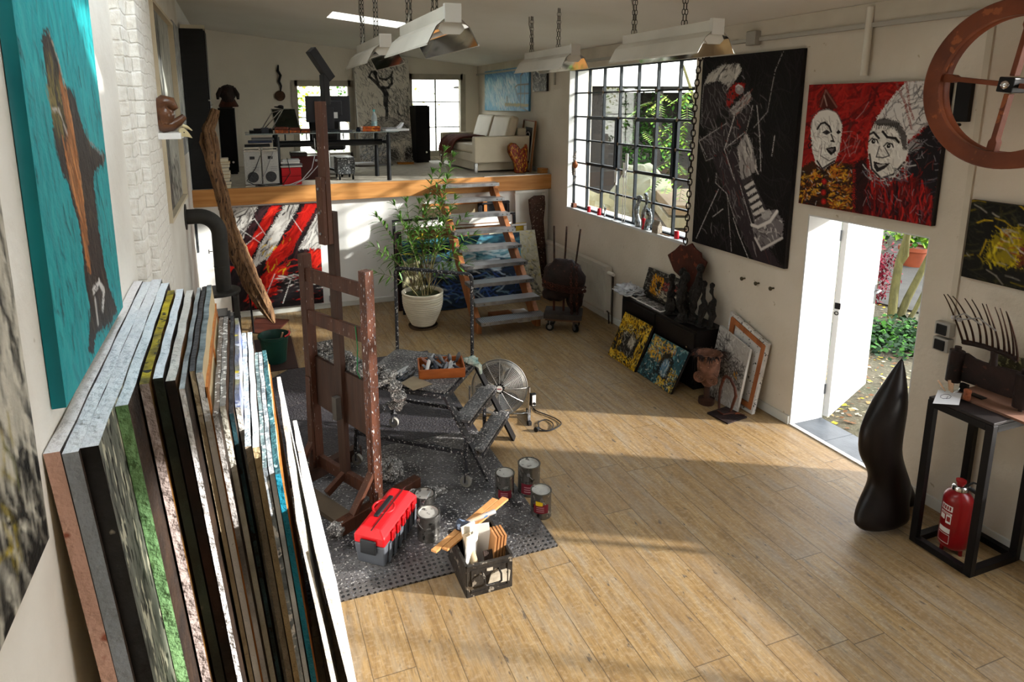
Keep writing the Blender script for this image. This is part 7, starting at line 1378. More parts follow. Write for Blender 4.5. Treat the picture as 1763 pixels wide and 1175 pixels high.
for k in range(5):
    u_ = .09+k*.08; mb = MB(); mb.prism([tb(u_, TWd+.002, .15), tb(u_+.045, TWd+.002, .15), tb(u_+.045, TWd+.006, .22), tb(u_, TWd+.006, .22)], bw*.012); mb.build('side_latch', REDP, t, bevel=.003)
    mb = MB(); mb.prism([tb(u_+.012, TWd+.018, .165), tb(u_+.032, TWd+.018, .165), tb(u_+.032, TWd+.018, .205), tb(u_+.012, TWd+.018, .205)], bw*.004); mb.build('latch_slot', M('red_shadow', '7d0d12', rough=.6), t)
# paint cans
TIN = M('used_tin', '8d8a84', '6b6862', scale=9, rough=.24, metal=.85, speck='cfccc6', sscale=18, samt=.62, speck2='3a3835')
LIDM = M('paint_lid', 'b5b2aa', '8d8a82', scale=9, rough=.5, metal=.3, speck='5a5753', sscale=20, samt=.6)
def can(label, x, y, r, h, label_mat=None, bail=True, z0=0, ang=2.2, lab=(.15, .62), yellow=False, hoop=None):
    t = thing('paint_can', label, 'paint can', (x, y, z0), 0, 'paint cans round the mat'); c = (x, y, z0)
    mb = MB(); mb.lathe([(0, 0), (r, 0), (r, .008), (r*.98, .014), (r*.98, h-.016), (r*1.02, h-.008), (r*1.02, h), (r*.9, h), (r*.88, h-.012), (0, h-.012)], 36, c); mb.build('body', TIN, t, smooth=True)
    mb = MB(); mb.lathe([(0, h-.010), (r*.80, h-.010), (r*.82, h-.003), (r*.86, h-.002), (r*.87, h-.008)], 32, c, cap=False); mb.build('lid', LIDM, t, smooth=True)
    if bail:
        b_ = hoop or [0, -.3]; mb = MB(); a_ = ang+.9; ex_ = V(math.cos(a_), math.sin(a_), 0); ey = V(-ex_.y, ex_.x, 0); C = V(x, y, z0+h*.78)
        mb.tube([C+ex_*r*1.04*math.cos(q)+(ey*math.cos(b_[1])*-1+V(0, 0, math.sin(b_[1])))*r*1.15*math.sin(q) for q in [PI*i/18 for i in range(19)]], .0025, 6); mb.build('bail_handle', STEEL, t, smooth=True)
        for s_ in (-1, 1): mb = MB(); mb.cyl(C+ex_*s_*r*.97, C+ex_*s_*r*1.06, .012, 10); mb.build('bail_ear', STEEL, t)
    if label_mat:
        mb = MB(); n = 12; vs = []; fs = []; a0 = math.atan2(-y, -x)
        for i in range(n+1):
            a_ = a0-.2+1.5*(i/n-.35); vs += [(x+r*.99*math.cos(a_), y+r*.99*math.sin(a_), z0+h*lab[0]), (x+r*.99*math.cos(a_), y+r*.99*math.sin(a_), z0+h*lab[1])]
        fs = [(2*i, 2*i+2, 2*i+3, 2*i+1) for i in range(n)]; mb.add(vs, fs); mb.build('label', label_mat, t)
        for k in range(3):
            mb = MB(); vs = []
            for i in range(7):
                a_ = a0-.2+1.5*(-.15+.5*i/6); z = z0+h*(lab[0]+(lab[1]-lab[0])*(.2+.22*k)); vs += [(x+r*.996*math.cos(a_), y+r*.996*math.sin(a_), z), (x+r*.996*math.cos(a_), y+r*.996*math.sin(a_), z+h*.025)]
            mb.add(vs, [(2*i, 2*i+2, 2*i+3, 2*i+1) for i in range(6)]); mb.build('label_line', M('label_pale', 'b58a90', rough=.6), t)
        if yellow:
            mb = MB(); vs = []
            for i in range(7):
                a_ = a0-.2+1.5*(-.2+.45*i/6); vs += [(x+r*.998*math.cos(a_), y+r*.998*math.sin(a_), z0+h*(lab[1]-.04)), (x+r*.998*math.cos(a_), y+r*.998*math.sin(a_), z0+h*(lab[1]+.13))]
            mb.add(vs, [(2*i, 2*i+2, 2*i+3, 2*i+1) for i in range(6)]); mb.build('label_flash', M('label_yellow', 'd8b51c', rough=.5), t)
    return t
MAROON = M('label_maroon', '6f1a28', '641523', scale=6, rough=.5)
can('largest paint can with a wire handle, standing farthest back on the planks', 1.95, 4.19, .088, .245, MAROON, ang=.2, lab=(.1, .45), hoop=[0, -.9])
can('paint can with orange drips on its lid at the mat edge', 1.745, 4.19, .075, .195, MAROON, z0=.012, bail=False, lab=(.08, .42))
can('paint can with a yellow flash on its maroon label, nearest of the three labelled cans', 1.915, 3.90, .078, .20, MAROON, bail=True, ang=.3, yellow=True, lab=(.25, .6), hoop=[0, -.9])
can('bare tin can beside the toolbox, handle raised over its lid', 1.10, 4.18, .078, .17, None, z0=.012, ang=.2, hoop=[0, .95])
can('bare tin can in front of the other beside the toolbox, handle hanging down its front', 1.06, 3.93, .082, .19, None, z0=.012, ang=-.7, hoop=[0, -.75])
# metal box with folded canvases
t = thing('ammunition_box', 'worn black metal box with a peeling white label on the planks', 'box', (1.28, 3.45, 0)); WM = M('worn_black_metal', '25221f', '3d3832', scale=9, rough=.5, metal=.4, bump=.3, speck='8a8174', sscale=22, samt=.62)
bx0, bx1, by0, by1, bh = 1.125, 1.425, 3.30, 3.66, .215
mb = MB(); mb.b2((bx0, by0, 0), (bx1, by1, .012)); mb.build('box_bottom', WM, t)
for a_, b_ in (((bx0, by0), (bx1, by0)), ((bx1, by0), (bx1, by1)), ((bx1, by1), (bx0, by1)), ((bx0, by1), (bx0, by0))):
    mb = MB(); mb.bar((*a_, bh/2), (*b_, bh/2), .008, bh); mb.build('box_wall', WM, t)
mb = MB()
for a_, b_ in (((bx0, by0), (bx1, by0)), ((bx1, by0), (bx1, by1)), ((bx1, by1), (bx0, by1)), ((bx0, by1), (bx0, by0))): mb.bar((*a_, bh), (*b_, bh), .02, .014)
mb.build('rim', WM, t, bevel=.003)
mb = MB(); mb.bar((bx0+.03, by0-.006, .03), (bx0+.03, by0-.006, bh-.03), .006, .006); mb.bar((bx1-.03, by0-.006, .03), (bx1-.03, by0-.006, bh-.03), .006, .006)
for z in (.03, bh-.03): mb.bar((bx0+.03, by0-.006, z), (bx1-.03, by0-.006, z), .006, .006)
mb.build('pressed_bead', WM, t)
mb = MB(); mb.tube([(bx0+.10, by0-.006, .155), (bx0+.10, by0-.045, .15), (bx0+.10, by0-.05, .105), (bx0+.115, by0-.05, .095), (bx1-.105, by0-.05, .095), (bx1-.09, by0-.05, .105), (bx1-.09, by0-.045, .15), (bx1-.09, by0-.006, .155)], .007, 8); mb.build('carry_handle', WM, t, smooth=True)
mb = MB(); mb.b2((bx0+.13, by0-.0075, .155), (bx0+.17, by0-.004, .175)); mb.prism([(bx0+.135, by0-.0075, .055), (bx1-.02, by0-.0075, .05), (bx1-.012, by0-.0075, .12), (bx1-.04, by0-.0075, .14), (bx0+.16, by0-.0075, .135)], (0, .003, 0)); mb.build('peeled_label', M('peeled_paper', 'b5aa98', '8f8674', scale=20, rough=.8, speck='2a2622', sscale=24, samt=.62), t)
for k, (x, y, w_, hgt, ln, rz, cc, lb) in enumerate(((1.20, 3.44, .10, .30, .012, .5, 'e2ddd2', 'white board leaning at the left inside the metal box'), (1.31, 3.50, .11, .32, .010, -.3, 'e8e4da', 'white card standing in the middle of the metal box'), (1.24, 3.56, .10, .30, .012, .2, 'dcd5c4', 'cream canvas offcut at the back of the metal box'))):
    mb = MB(); mb.box((x, y, .014+hgt/2), (w_, ln, hgt), R=Matrix.Rotation(rz, 3, 'Z') @ Matrix.Rotation(.12 if k == 0 else -.12, 3, 'Y')); tag(mb.build('card_board', M('card_%d' % k, cc, rough=.7), org=(x, y, .014)), lb, 'board')
mb = MB(); mb.tube([(1.235, 3.36, .02), (1.215, 3.44, .15), (1.20, 3.52, .275)], .028, 14); tag(mb.build('canvas_roll', M('roll_canvas', 'b8a488', 'a3906f', scale=6, rough=.8), org=(1.235, 3.36, .014), smooth=True), 'rolled tan canvas standing in the metal box', 'canvas roll')
for k in range(4):
    mb = MB(); mb.box((1.345+.022*k, 3.45, .014+.14), (.014, .11, .28), R=Matrix.Rotation(.10, 3, 'Y')); tag(mb.build('wood_piece', wood_m('slat_wood', 'b98657', '9a683c', axis=2), org=(1.345+.022*k, 3.45, .014)), ['first wooden slat of the row in the metal box, beside the cards', 'second wooden slat of the row in the metal box', 'third wooden slat of the row in the metal box', 'last wooden slat of the row, at the right wall of the metal box'][k], 'slat', 'slats in the metal box')
mb = MB()
for k in range(7): mb.tube([(1.29+.006*k, 3.36+.004*k, .02), (1.285+.008*k, 3.40, .14), (1.28+.009*k, 3.42, .20)], [.004, .008, .004], 6)
tag(mb.build('brush_bundle', M('brush_dark', '3a2a20', rough=.6), org=(1.30, 3.37, .014)), 'bundle of old brushes in the metal box', 'brushes')
# wooden strips across the box with a roller
zs = bh+.012; 
S1 = [aZ(px, py, zs) for px, py in ((742, 950), (762, 958), (869, 868), (848, 860))]
for k, (f0, f1, dz, lb) in enumerate(((0, .46, 0, 'left wooden strip lying across the metal box and the mat'), (.50, .98, .0, 'right wooden strip lying across the metal box'))):
    A0, A1 = S1[0].lerp(S1[1], f0), S1[0].lerp(S1[1], f1); B0, B1 = S1[3].lerp(S1[2], f0), S1[3].lerp(S1[2], f1); dd = (B0-A0).normalized()*(.05 if k else 0)
    mb = MB(); mb.prism([A0+dd, A1+dd, B1+dd, B0+dd], (0, 0, .014)); tag(mb.build('wood_strip', wood_m('strip_wood', 'c8935c', 'b17b46', axis=1), org=tuple(A0), bevel=.002), lb, 'strip', 'strips across the metal box')
t = thing('rubber_mallet', 'short hammer with a dark head and stained handle lying on the wooden strips', 'mallet', tuple(aZ(797, 905, zs+.015))); mz = zs+.045
A = aZ(788, 903, mz); B = aZ(806, 908, mz); mb = MB(); mb.cyl(A, B, .036, 20); mb.build('head', M('mallet_dark', '22252b', '3a4252', scale=14, rough=.5, speck='7f8fa8', sscale=30, samt=.6), t, smooth=True)
mb = MB(); mb.tube([aZ(800, 902, mz), aZ(822, 893, mz), aZ(852, 881, mz)], [.013, .016, .016], 10); mb.build('handle', M('mallet_handle', 'b8863c', '8f9aa4', scale=6, rough=.5, speck='4a6a8f', sscale=20, samt=.6), t, smooth=True)
# fan
FX, FY, FZ, FR = 2.19, 5.40, .315, .265
t = thing('floor_fan', 'chrome floor fan with a round wire cage beside the step platform', 'fan', (2.19, 5.42, 0)); fax = V(-.38, -.90, .22).normalized(); fx_ = V(0, 0, 1).cross(fax).normalized(); fy_ = fax.cross(fx_); FC = V(FX, FY, FZ)
WIRE = M('chrome_wire', 'b5b2ac', rough=.42, metal=1)
for s_, nm in ((1, 'front_cage'), (-1, 'rear_cage')):
    mb = MB()
    for k in range(19):
        r_ = .055+(FR-.055)*k/18; dep = .075*(1-(r_/FR)**3); mb.ring(FC+fax*dep*s_, r_, .0027 if k < 18 else .007, fax, 44, 4)
    for k in range(12):
        a_ = 2*PI*k/12; d = fx_*math.cos(a_)+fy_*math.sin(a_); mb.tube([FC+d*r_+fax*s_*(.075*(1-(r_/FR)**3)+.003) for r_ in [.03+(FR-.03)*i/7 for i in range(8)]], .0026, 4)
    mb.build(nm, WIRE, t)
mb = MB(); mb.cyl(FC+fax*.074, FC+fax*.084, .04, 24); mb.build('badge_ring', BLACKSTEEL, t); mb = MB(); mb.cyl(FC+fax*.084, FC+fax*.088, .03, 24); mb.build('badge', M('badge_white', 'c9c5bd', rough=.4), t); mb = MB(); mb.box(FC+fax*.089, (.04, .008, .002), R=Matrix((fx_, fy_, fax)).transposed()); mb.build('badge_stripe', RED, t)
for k in range(4):
    a0 = 2*PI*k/4+.5; vs = []; n = 8; fs = []
    for i in range(n+1):
        r_ = .045+(.235-.045)*i/n; hw = .30+.42*math.sin(PI*(i/n)**.8*.85)
        for s_ in (-1, 0, 1):
            a_ = a0+s_*hw; d = fx_*math.cos(a_)+fy_*math.sin(a_); vs.append(FC+d*r_+fax*(s_*.022))
    for i in range(n):
        for j in range(2): fs.append((i*3+j, i*3+j+1, (i+1)*3+j+1, (i+1)*3+j))
    mb = MB(); mb.add(vs, fs); o = mb.build('blade', M('blade_dark', '1f1c1a', '2a2624', scale=3, rough=.9, spec=.05), t, smooth=True); md = o.modifiers.new('s', 'SOLIDIFY'); md.thickness = .003
mb = MB(); mb.cyl(FC-fax*.14, FC-fax*.02, .055, 20); mb.cyl(FC-fax*.02, FC+fax*.03, .04, 20); mb.build('motor', BLACKSTEEL, t, smooth=True)
mb = MB(); fL, fR_ = FC-fx_*.285, FC+fx_*.285
for e in (fL, fR_): e.z = .32
if fL.x > fR_.x: fL, fR_ = fR_, fL
gL, gR = V(fL.x, fL.y, .055), V(fR_.x, fR_.y, .055); mb.tube([fL, gL+V(0, 0, .06), gL, gL.lerp(gR, .12)+V(0, 0, -.012), gL.lerp(gR, .5)+V(0, 0, -.02), gL.lerp(gR, .88)+V(0, 0, -.012), gR, gR+V(0, 0, .06), fR_], .012, 10); mb.build('yoke', CHROME, t, smooth=True)
for g in (gL, gR):
    d = V(fax.x, fax.y, 0).normalized(); mb = MB(); mb.bar(g+d*.14+V(0, 0, -.035), g-d*.12+V(0, 0, -.035), .03, .03); mb.build('foot', STEEL, t, bevel=.004)
    mb = MB(); mb.bar(g+V(0, 0, -.04), g, .03, .03); mb.build('foot_riser', STEEL, t)
    for s_ in (1, -1): mb = MB(); mb.box(g+d*(.14 if s_ > 0 else -.12)+V(0, 0, -.035), (.04, .04, .04)); mb.build('rubber_foot', MATS['rubber_black'], t, bevel=.006)
mb = MB(); cb = gR+V(.035, -.02, .14); mb.box(cb, (.05, .035, .13)); mb.build('control_box', BLACKSTEEL, t, bevel=.005); mb = MB(); mb.box(cb+V(0, -.019, .0), (.036, .004, .105)); mb.build('control_panel', M('panel_white', 'd8d5ce', rough=.5), t); mb = MB(); mb.cyl(cb+V(0, -.02, -.03), cb+V(0, -.036, -.03), .013, 16); mb.build('dial', BLACKSTEEL, t)
P2 = [(918, 703), (926, 709), (945, 716), (958, 722), (966, 729), (960, 736), (945, 742), (930, 738), (927, 728), (940, 723), (952, 730), (948, 741), (935, 742), (925, 741)]
mb = MB(); Q = [cb+V(0, 0, -.065)]+[aZ(px, py, .01) for px, py in P2]; S_ = []
for i in range(len(Q)-1):
    p0, p1, p2, p3 = Q[max(i-1, 0)], Q[i], Q[i+1], Q[min(i+2, len(Q)-1)]
    for j in range(6):
        f = j/6; S_.append(.5*((2*p1)+(p2-p0)*f+(2*p0-5*p1+4*p2-p3)*f*f+(3*p1-p0-3*p2+p3)*f**3))
S_.append(Q[-1]); S_ = [V(p.x, p.y, max(p.z, .006)) for p in S_]; mb.tube(S_, .0055, 7); mb.build('power_cord', M('cord_black', '18181a', rough=.5), t, smooth=True)
mb = MB(); pe = Q[-1]; mb.cyl(pe+V(.015, .01, .008), pe+V(-.02, -.01, .012), .018, 14, r2=.024); mb.build('plug', MATS['black_plastic'], t, smooth=True)

# ------------------------------------------------------------------ stairs and plant
t = thing('staircase', 'open staircase with grated steel treads and wooden stringers up to the loft', 'stairs', (3.24, 8.5, 0)); SWOOD = wood_m('stair_wood', 'a3683f', '85502c', axis=2, rough=.55); GRATE = None
def grate():
    m, n, l, b = node_mat('steel_grating'); tt = n.new('ShaderNodeTexCoord'); mp = n.new('ShaderNodeMapping'); mp.inputs['Scale'].default_value = (36, 62, 1); l.new(tt.outputs['Object'], mp.inputs[0])
    v = n.new('ShaderNodeTexVoronoi'); v.inputs['Scale'].default_value = 1; v.inputs['Randomness'].default_value = 0; l.new(mp.outputs[0], v.inputs[0]); h = ramp(n, l, v.outputs[0], [(.34, (0, 0, 0)), (.42, (1, 1, 1))])
    l.new(mixc(n, l, h, '2a2a2c', 'a8a8a9'), b.inputs['Base Color']); b.inputs['Metallic'].default_value = .6; b.inputs['Roughness'].default_value = .38
    bp = n.new('ShaderNodeBump'); bp.inputs['Strength'].default_value = .6; bp.inputs['Distance'].default_value = .01; l.new(h, bp.inputs['Height']); l.new(bp.outputs[0], b.inputs['Normal']); return m
GRATE = grate()
n_t = 9; y_t = [9.38-.215*i for i in range(n_t)]; z_t = [1.80-.1985*i for i in range(n_t)]; sxa, sxb = 2.78, 3.70
for x in (sxa+.03, sxb-.03):
    mb = MB(); prof = [(x-.035, 7.64, 0), (x-.035, 7.76, 0), (x-.035, 9.40, 1.62), (x-.035, 9.40, 1.78), (x-.035, 9.30, 1.78), (x-.035, 7.64, .15)]; mb.prism(prof, (.07, 0, 0)); mb.build('stringer', SWOOD, t, bevel=.004)
for y, z in zip(y_t, z_t):
    mb = MB(); mb.b2((sxa, y-.20, z-.006), (sxb, y+.02, z)); tr = mb.build('tread', GRATE, t)
    mb = MB(); mb.b2((sxa-.01, y-.206, z-.045), (sxb+.01, y-.196, z+.004)); mb.b2((sxa-.01, y+.015, z-.045), (sxb+.01, y+.024, z)); mb.build('tread_nosing', STEEL, tr)
    for x in (sxa-.012, sxb+.004):
        mb = MB(); mb.b2((x, y-.2, z-.045), (x+.008, y+.02, z)); mb.build('tread_bracket', STEEL, tr)
    for f in (.04, .12, .88, .96):
        mb = MB(); xx = sxa+(sxb-sxa)*f; mb.cyl((xx, y-.206, z-.02), (xx, y-.212, z-.02), .008, 8); mb.build('bolt', CHROME, tr)
# plant
px_, py_ = 2.195, 8.20; t = thing('potted_oleander', 'leafy oleander in a ribbed cream pot beside the stairs', 'plant', (px_, py_, 0)); POT = M('cream_glaze', 'dfd6c2', 'd2c8b2', scale=5, rough=.5, bump=.1)
prof = [(0, .03), (.14, .03), (.165, .05)]
for i in range(13):
    z = .06+i*.030; r_ = .165+.105*math.sin(min(1, i/11)*PI/2); prof += [(r_-.008, z), (r_+.009, z+.007), (r_+.009, z+.019), (r_-.008, z+.028)]
prof += [(.265, .465), (.282, .475), (.285, .50), (.27, .505), (.255, .49), (.25, .44), (0, .44)]
mb = MB(); mb.lathe(prof, 44, (px_, py_, 0)); mb.build('pot', POT, t, smooth=True)
mb = MB(); mb.lathe([(0, 0), (.19, 0), (.205, .03), (.195, .03), (.18, .015), (0, .015)], 36, (px_, py_, 0)); mb.build('saucer', M('saucer_brown', '5b4a38', '463829', scale=6, rough=.6), t, smooth=True)
mb = MB(); mb.blob((px_, py_, .445), (.245, .245, .03), 18, .3, 2); mb.build('soil', M('soil', '2e2a1c', '3d4a22', scale=20, rough=.95, bump=.8), t)
fr = random.Random(21); stems = MB(); leaves = MB()
def leaf(mb, p, d, L, w_, mi=0):
    d = d.normalized(); s_ = d.cross(V(0, 0, 1)); s_ = s_.normalized() if s_.length > .01 else V(1, 0, 0); u_ = s_.cross(d).normalized(); pts = []
    for f, k in ((0, .15), (.3, .9), (.62, 1), (1, .05)):
        c = p+d*L*f-V(0, 0, 1)*L*.28*f*f; pts.append((c+s_*w_*k/2+u_*w_*.12, c, c-s_*w_*k/2+u_*w_*.12))
    vs = [q for tri in pts for q in tri]; fs = []
    for i in range(3): fs += [(i*3, i*3+1, (i+1)*3+1, (i+1)*3), (i*3+1, i*3+2, (i+1)*3+2, (i+1)*3+1)]
    mb.add(vs, fs, mi)
def whorls(P, n0=0.35, step=.07, L=.17):
    tot = 0
    for i in range(len(P)-1):
        f = i/(len(P)-1)
        if f < n0: continue
        d = (P[i+1]-P[i]).normalized(); x = d.orthogonal().normalized(); y = d.cross(x); a0 = fr.uniform(0, PI)
        for k in range(3):
            a_ = a0+k*2*PI/3+fr.uniform(-.3, .3); dr_ = x*math.cos(a_)+y*math.sin(a_); leaf(leaves, P[i], dr_*.8+d*fr.uniform(.3, .9), L*fr.uniform(.75, 1.15), L*.17, 1 if fr.random() < .025 else 0)
    d = (P[-1]-P[-2]).normalized(); x = d.orthogonal().normalized(); y = d.cross(x)
    for k in range(7):
        a_ = k*2*PI/7; leaf(leaves, P[-1], (x*math.cos(a_)+y*math.sin(a_))*.45+d, L*.85, L*.15)
tips = [(765, 262, 8.15), (780, 272, 8.2), (735, 345, 8.3), (700, 350, 8.25), (690, 380, 8.1), (650, 375, 8.2), (645, 425, 8.2), (650, 470, 8.1), (660, 440, 8.3), (755, 350, 8.3), (775, 365, 8.2), (800, 375, 8.2), (815, 405, 8.3), (790, 430, 8.2), (800, 455, 8.1), (740, 400, 8.25), (720, 400, 8.15), (760, 420, 8.1), (710, 430, 8.2), (770, 460, 8.2), (690, 420, 8.3), (730, 370, 8.1), (745, 300, 8.25), (680, 355, 8.3), (718, 385, 8.35), (783, 345, 8.25), (757, 385, 8.15), (735, 430, 8.3), (722, 352, 8.28), (700, 395, 8.18), (770, 310, 8.22)]
for (tx, ty, tyy) in tips:
    E_ = aY(tx, ty, tyy); a_ = fr.uniform(0, 2*PI); B_ = V(px_+.12*math.cos(a_), py_+.12*math.sin(a_), .45); n = max(7, int((E_-B_).length/.075)); P = []
    mid = B_.lerp(E_, .5)+V(0, 0, .08)+(V(px_, py_, 0)-V(E_.x, E_.y, 0))*.18
    for i in range(n+1):
        u_ = i/n; P.append(B_*(1-u_)**2+mid*2*u_*(1-u_)+E_*u_*u_)
    stems.tube(P, [.007-.005*i/n for i in range(n+1)], 5); whorls(P, .5 if ty > 330 else .55)
stems.build('stems', M('stem_brown', '5a4632', '6b6a3a', scale=6, rough=.7), t, smooth=True)
leaves.build('foliage', [M('oleander_leaf', '5d8636', '3f6628', scale=7, rough=.45), M('yellow_leaf', 'c9a92a', rough=.5)], t)
# ------------------------------------------------------------------ hanging reflector lamps
LAMPW = M('lamp_white', 'bdb8ad', 'b1aca1', scale=3, rough=.45); MIRR = M('mirror_reflector', 'd8d6d2', rough=.06, metal=1); CHAINM = M('chain_dark', '4a4640', rough=.4, metal=.8)
def lamp(label, x, y0, zc, dxc=0):
    L = 1.12; zt = 3.545; t = thing('reflector_lamp', label, 'ceiling lamp', (x, y0+L/2, zt), 0, 'hanging reflector lamps')
    mb = MB(); mb.b2((x-.045, y0+.02, zt-.085), (x+.045, y0+L-.02, zt)); mb.build('housing', LAMPW, t, bevel=.004)
    mb = MB(); mb.b2((x-.05, y0-.005, zt-.095), (x+.05, y0+.03, zt+.01)); mb.build('end_cap', M('lamp_cap', 'b9b5ad', rough=.4), t, bevel=.003)
    for s_ in (-1, 1):
        a_, b_, c_ = (s_*.05, -.075), (s_*.10, -.115), (s_*.155, -.215)
        mb = MB()
        for k, (p, q) in enumerate(((a_, b_), (b_, c_))): mb.prism([(x+p[0], y0, zt+p[1]), (x+q[0], y0, zt+q[1]), (x+q[0], y0+L, zt+q[1]), (x+p[0], y0+L, zt+p[1])], (-s_*.002, 0, .004))
        mb.bar((x+c_[0], y0, zt+c_[1]), (x+c_[0], y0+L, zt+c_[1]), .006, .012); sk = mb.build('reflector_wing', LAMPW, t)
        mb = MB()
        for p, q in ((a_, b_), (b_, c_)): mb.prism([(x+p[0]-s_*.004, y0+.002, zt+p[1]-.004), (x+q[0]-s_*.004, y0+.002, zt+q[1]-.001), (x+q[0]-s_*.004, y0+L-.002, zt+q[1]-.001), (x+p[0]-s_*.004, y0+L-.002, zt+p[1]-.004)], (-s_*.001, 0, -.0015))
        mb.build('mirror', MIRR, sk)
    for yy in (y0+.03, y0+L-.03):
        mb = MB(); mb.prism([(x-.06, yy, zt-.09), (x+.06, yy, zt-.09), (x+.08, yy, zt-.125), (x+.05, yy, zt-.155), (x-.05, yy, zt-.155), (x-.08, yy, zt-.125)], (0, .012, 0)); mb.build('end_bracket', LAMPW, t)
    mb = MB(); mb.cyl((x, y0+.05, zt-.13), (x, y0+L-.05, zt-.13), .014, 12); mb.build('fluorescent_tube', M('tube_glass', 'd6d6d2', rough=.3), t, smooth=True)
    for yy in (y0+.36, y0+1.0):
        zz = ceil_z(x)
        for dx in (-.014, .014): mb = MB(); chain(mb, [(x+dx, yy, zt), (x+dx*.6, yy, zz)], .045, .0032, .02); mb.build('chain', CHAINM, t)
    mb = MB(); mb.tube([(x-.01, y0+.98, zt), (x+.015, y0+1.02, zt+.15), (x-.02, y0+1.03, zt+.3), (x-.01, y0+1.05, ceil_z(x))], .007, 6); mb.build('cable', M('lamp_cable', '8d877c', rough=.6), t, smooth=True)
    return t
lamp('reflector lamp nearest the black tool painting, in front of the steel window', 3.08, 3.70, 0)
lamp('reflector lamp hanging before the swimming pool painting', 3.08, 5.68, 0)
lamp('large reflector lamp in the middle, nearest the camera on the left row', 1.18, 3.62, 0)
lamp('reflector lamp in front of the dancer picture, farther on the left row', 1.16, 5.32, 0)

# ------------------------------------------------------------------ on the window sill
SZ = 1.425
def sill(px, py, x=4.755): p = aX(px, py, x); return V(x, p.y, SZ)
REDW = M('red_wax', 'b01020', '9a0d1a', scale=6, rough=.4)
for k, (px, py, r, h, lb) in enumerate(((1014, 359, .026, .085, 'red candle on the window sill nearest the loft'), (1031.6, 366, .027, .10, 'second red candle on the sill from the loft side'), (1165, 405, .028, .095, 'red candle at the chain end of the window sill'))):
    p = sill(px, py); t = thing('candle', lb, 'candle', tuple(p)); mb = MB(); mb.lathe([(0, 0), (r, 0), (r, h*.9), (r*.92, h), (r*.5, h*.97), (0, h*.95)], 20, tuple(p)); mb.build('wax', REDW, t, smooth=True); mb = MB(); mb.cyl(p+V(0, 0, h*.94), p+V(0, 0, h*1.06), .002, 5); mb.build('wick', BLACKSTEEL, t)
p = sill(1108, 386, 4.735); mb = MB(); mb.lathe([(0, 0), (.025, 0), (.026, .01), (.013, .06), (.026, .135), (.02, .14), (0, .135)], 18, tuple(p)); tag(mb.build('hourglass_candle', REDW, org=tuple(p), smooth=True), 'red hourglass shaped candle before the crumpled foil figures', 'candle')
p = sill(988, 356); t = thing('dried_bulb_sculpture', 'dried bulb and twigs on a rod with a wooden cube foot, leftmost on the sill', 'sculpture', tuple(p))
mb = MB(); mb.box(p+V(0, 0, .035), (.06, .075, .07)); mb.build('cube_foot', wood_m('cube_wood', '6d3f2a', '55301f', axis=0), t, bevel=.003)
mb = MB(); mb.cyl(p+V(0, 0, .07), p+V(0, .01, .46), .004, 6); mb.ring(p+V(0, 0, .095), .02, .007, (1, 0, 0), 14, 6); mb.build('rod', BLACKSTEEL, t)
mb = MB(); fr = random.Random(3)
for k in range(26): c = p+V(fr.uniform(-.02, .01), fr.uniform(-.03, .03), fr.uniform(.42, .86)); mb.tube([c, c+V(fr.uniform(-.02, .02), fr.uniform(-.03, .03), fr.uniform(-.05, .06))], [.008, .003], 5)
mb.blob(p+V(-.01, .015, .60), (.03, .035, .11), 10, .5, 2); mb.build('dried_flower', M('dried_grey', '5d544c', '8a7f74', scale=20, rough=.9), t)
mb = MB(); mb.lathe([(0, -.055), (.025, -.045), (.042, -.01), (.038, .02), (.015, .045), (.006, .07), (0, .072)], 16, tuple(p+V(-.02, -.05, .66))); mb.build('onion', M('onion_skin', 'b06a3c', '8f4f2a', scale=8, rough=.4), t, smooth=True)
FOIL = M('crumpled_foil', 'aab0b4', '5d6266', scale=14, rough=.25, metal=.9, bump=.8, bscale=30)
for k, (px, py, h, r, lb) in enumerate(((1099, 381, .38, .045, 'arched crumpled foil figure on the window sill'), (1109, 380, .44, .032, 'tall upright foil figure on the window sill'), (1115, 390, .26, .045, 'short dark foil figure beside the stone house'))):
    p = sill(px, py, 4.77 if k < 2 else 4.74); mb = MB(); P = [p+V(.01*math.sin(i*1.3+k), .03*math.sin(i*.6+k) if k else .045*math.sin(i*.45), h*i/7) for i in range(8)]; mb.tube(P, [r*(1.1-.06*i+.2*math.sin(i*2+k)) for i in range(8)], 8, flat=.7); mb.blob(P[-1], (r*.9, r*.9, r*.7), 9, .6, k)
    tag(mb.build('foil_figure', FOIL, org=tuple(p)), lb, 'figure', 'foil figures on the sill')
p = sill(1041, 369); mb = MB(); mb.tube([p, p+V(0, .005, .08), p+V(0, -.01, .15)], [.012, .007, .004], 6); mb.blob(p+V(0, -.012, .11), (.014, .025, .03), 9, .6, 4); mb.tube([p+V(0, 0, .1), p+V(0, .03, .17)], .004, 5); tag(mb.build('small_figure', FOIL, org=tuple(p)), 'tiny dark wire figure next to the second candle', 'figure')
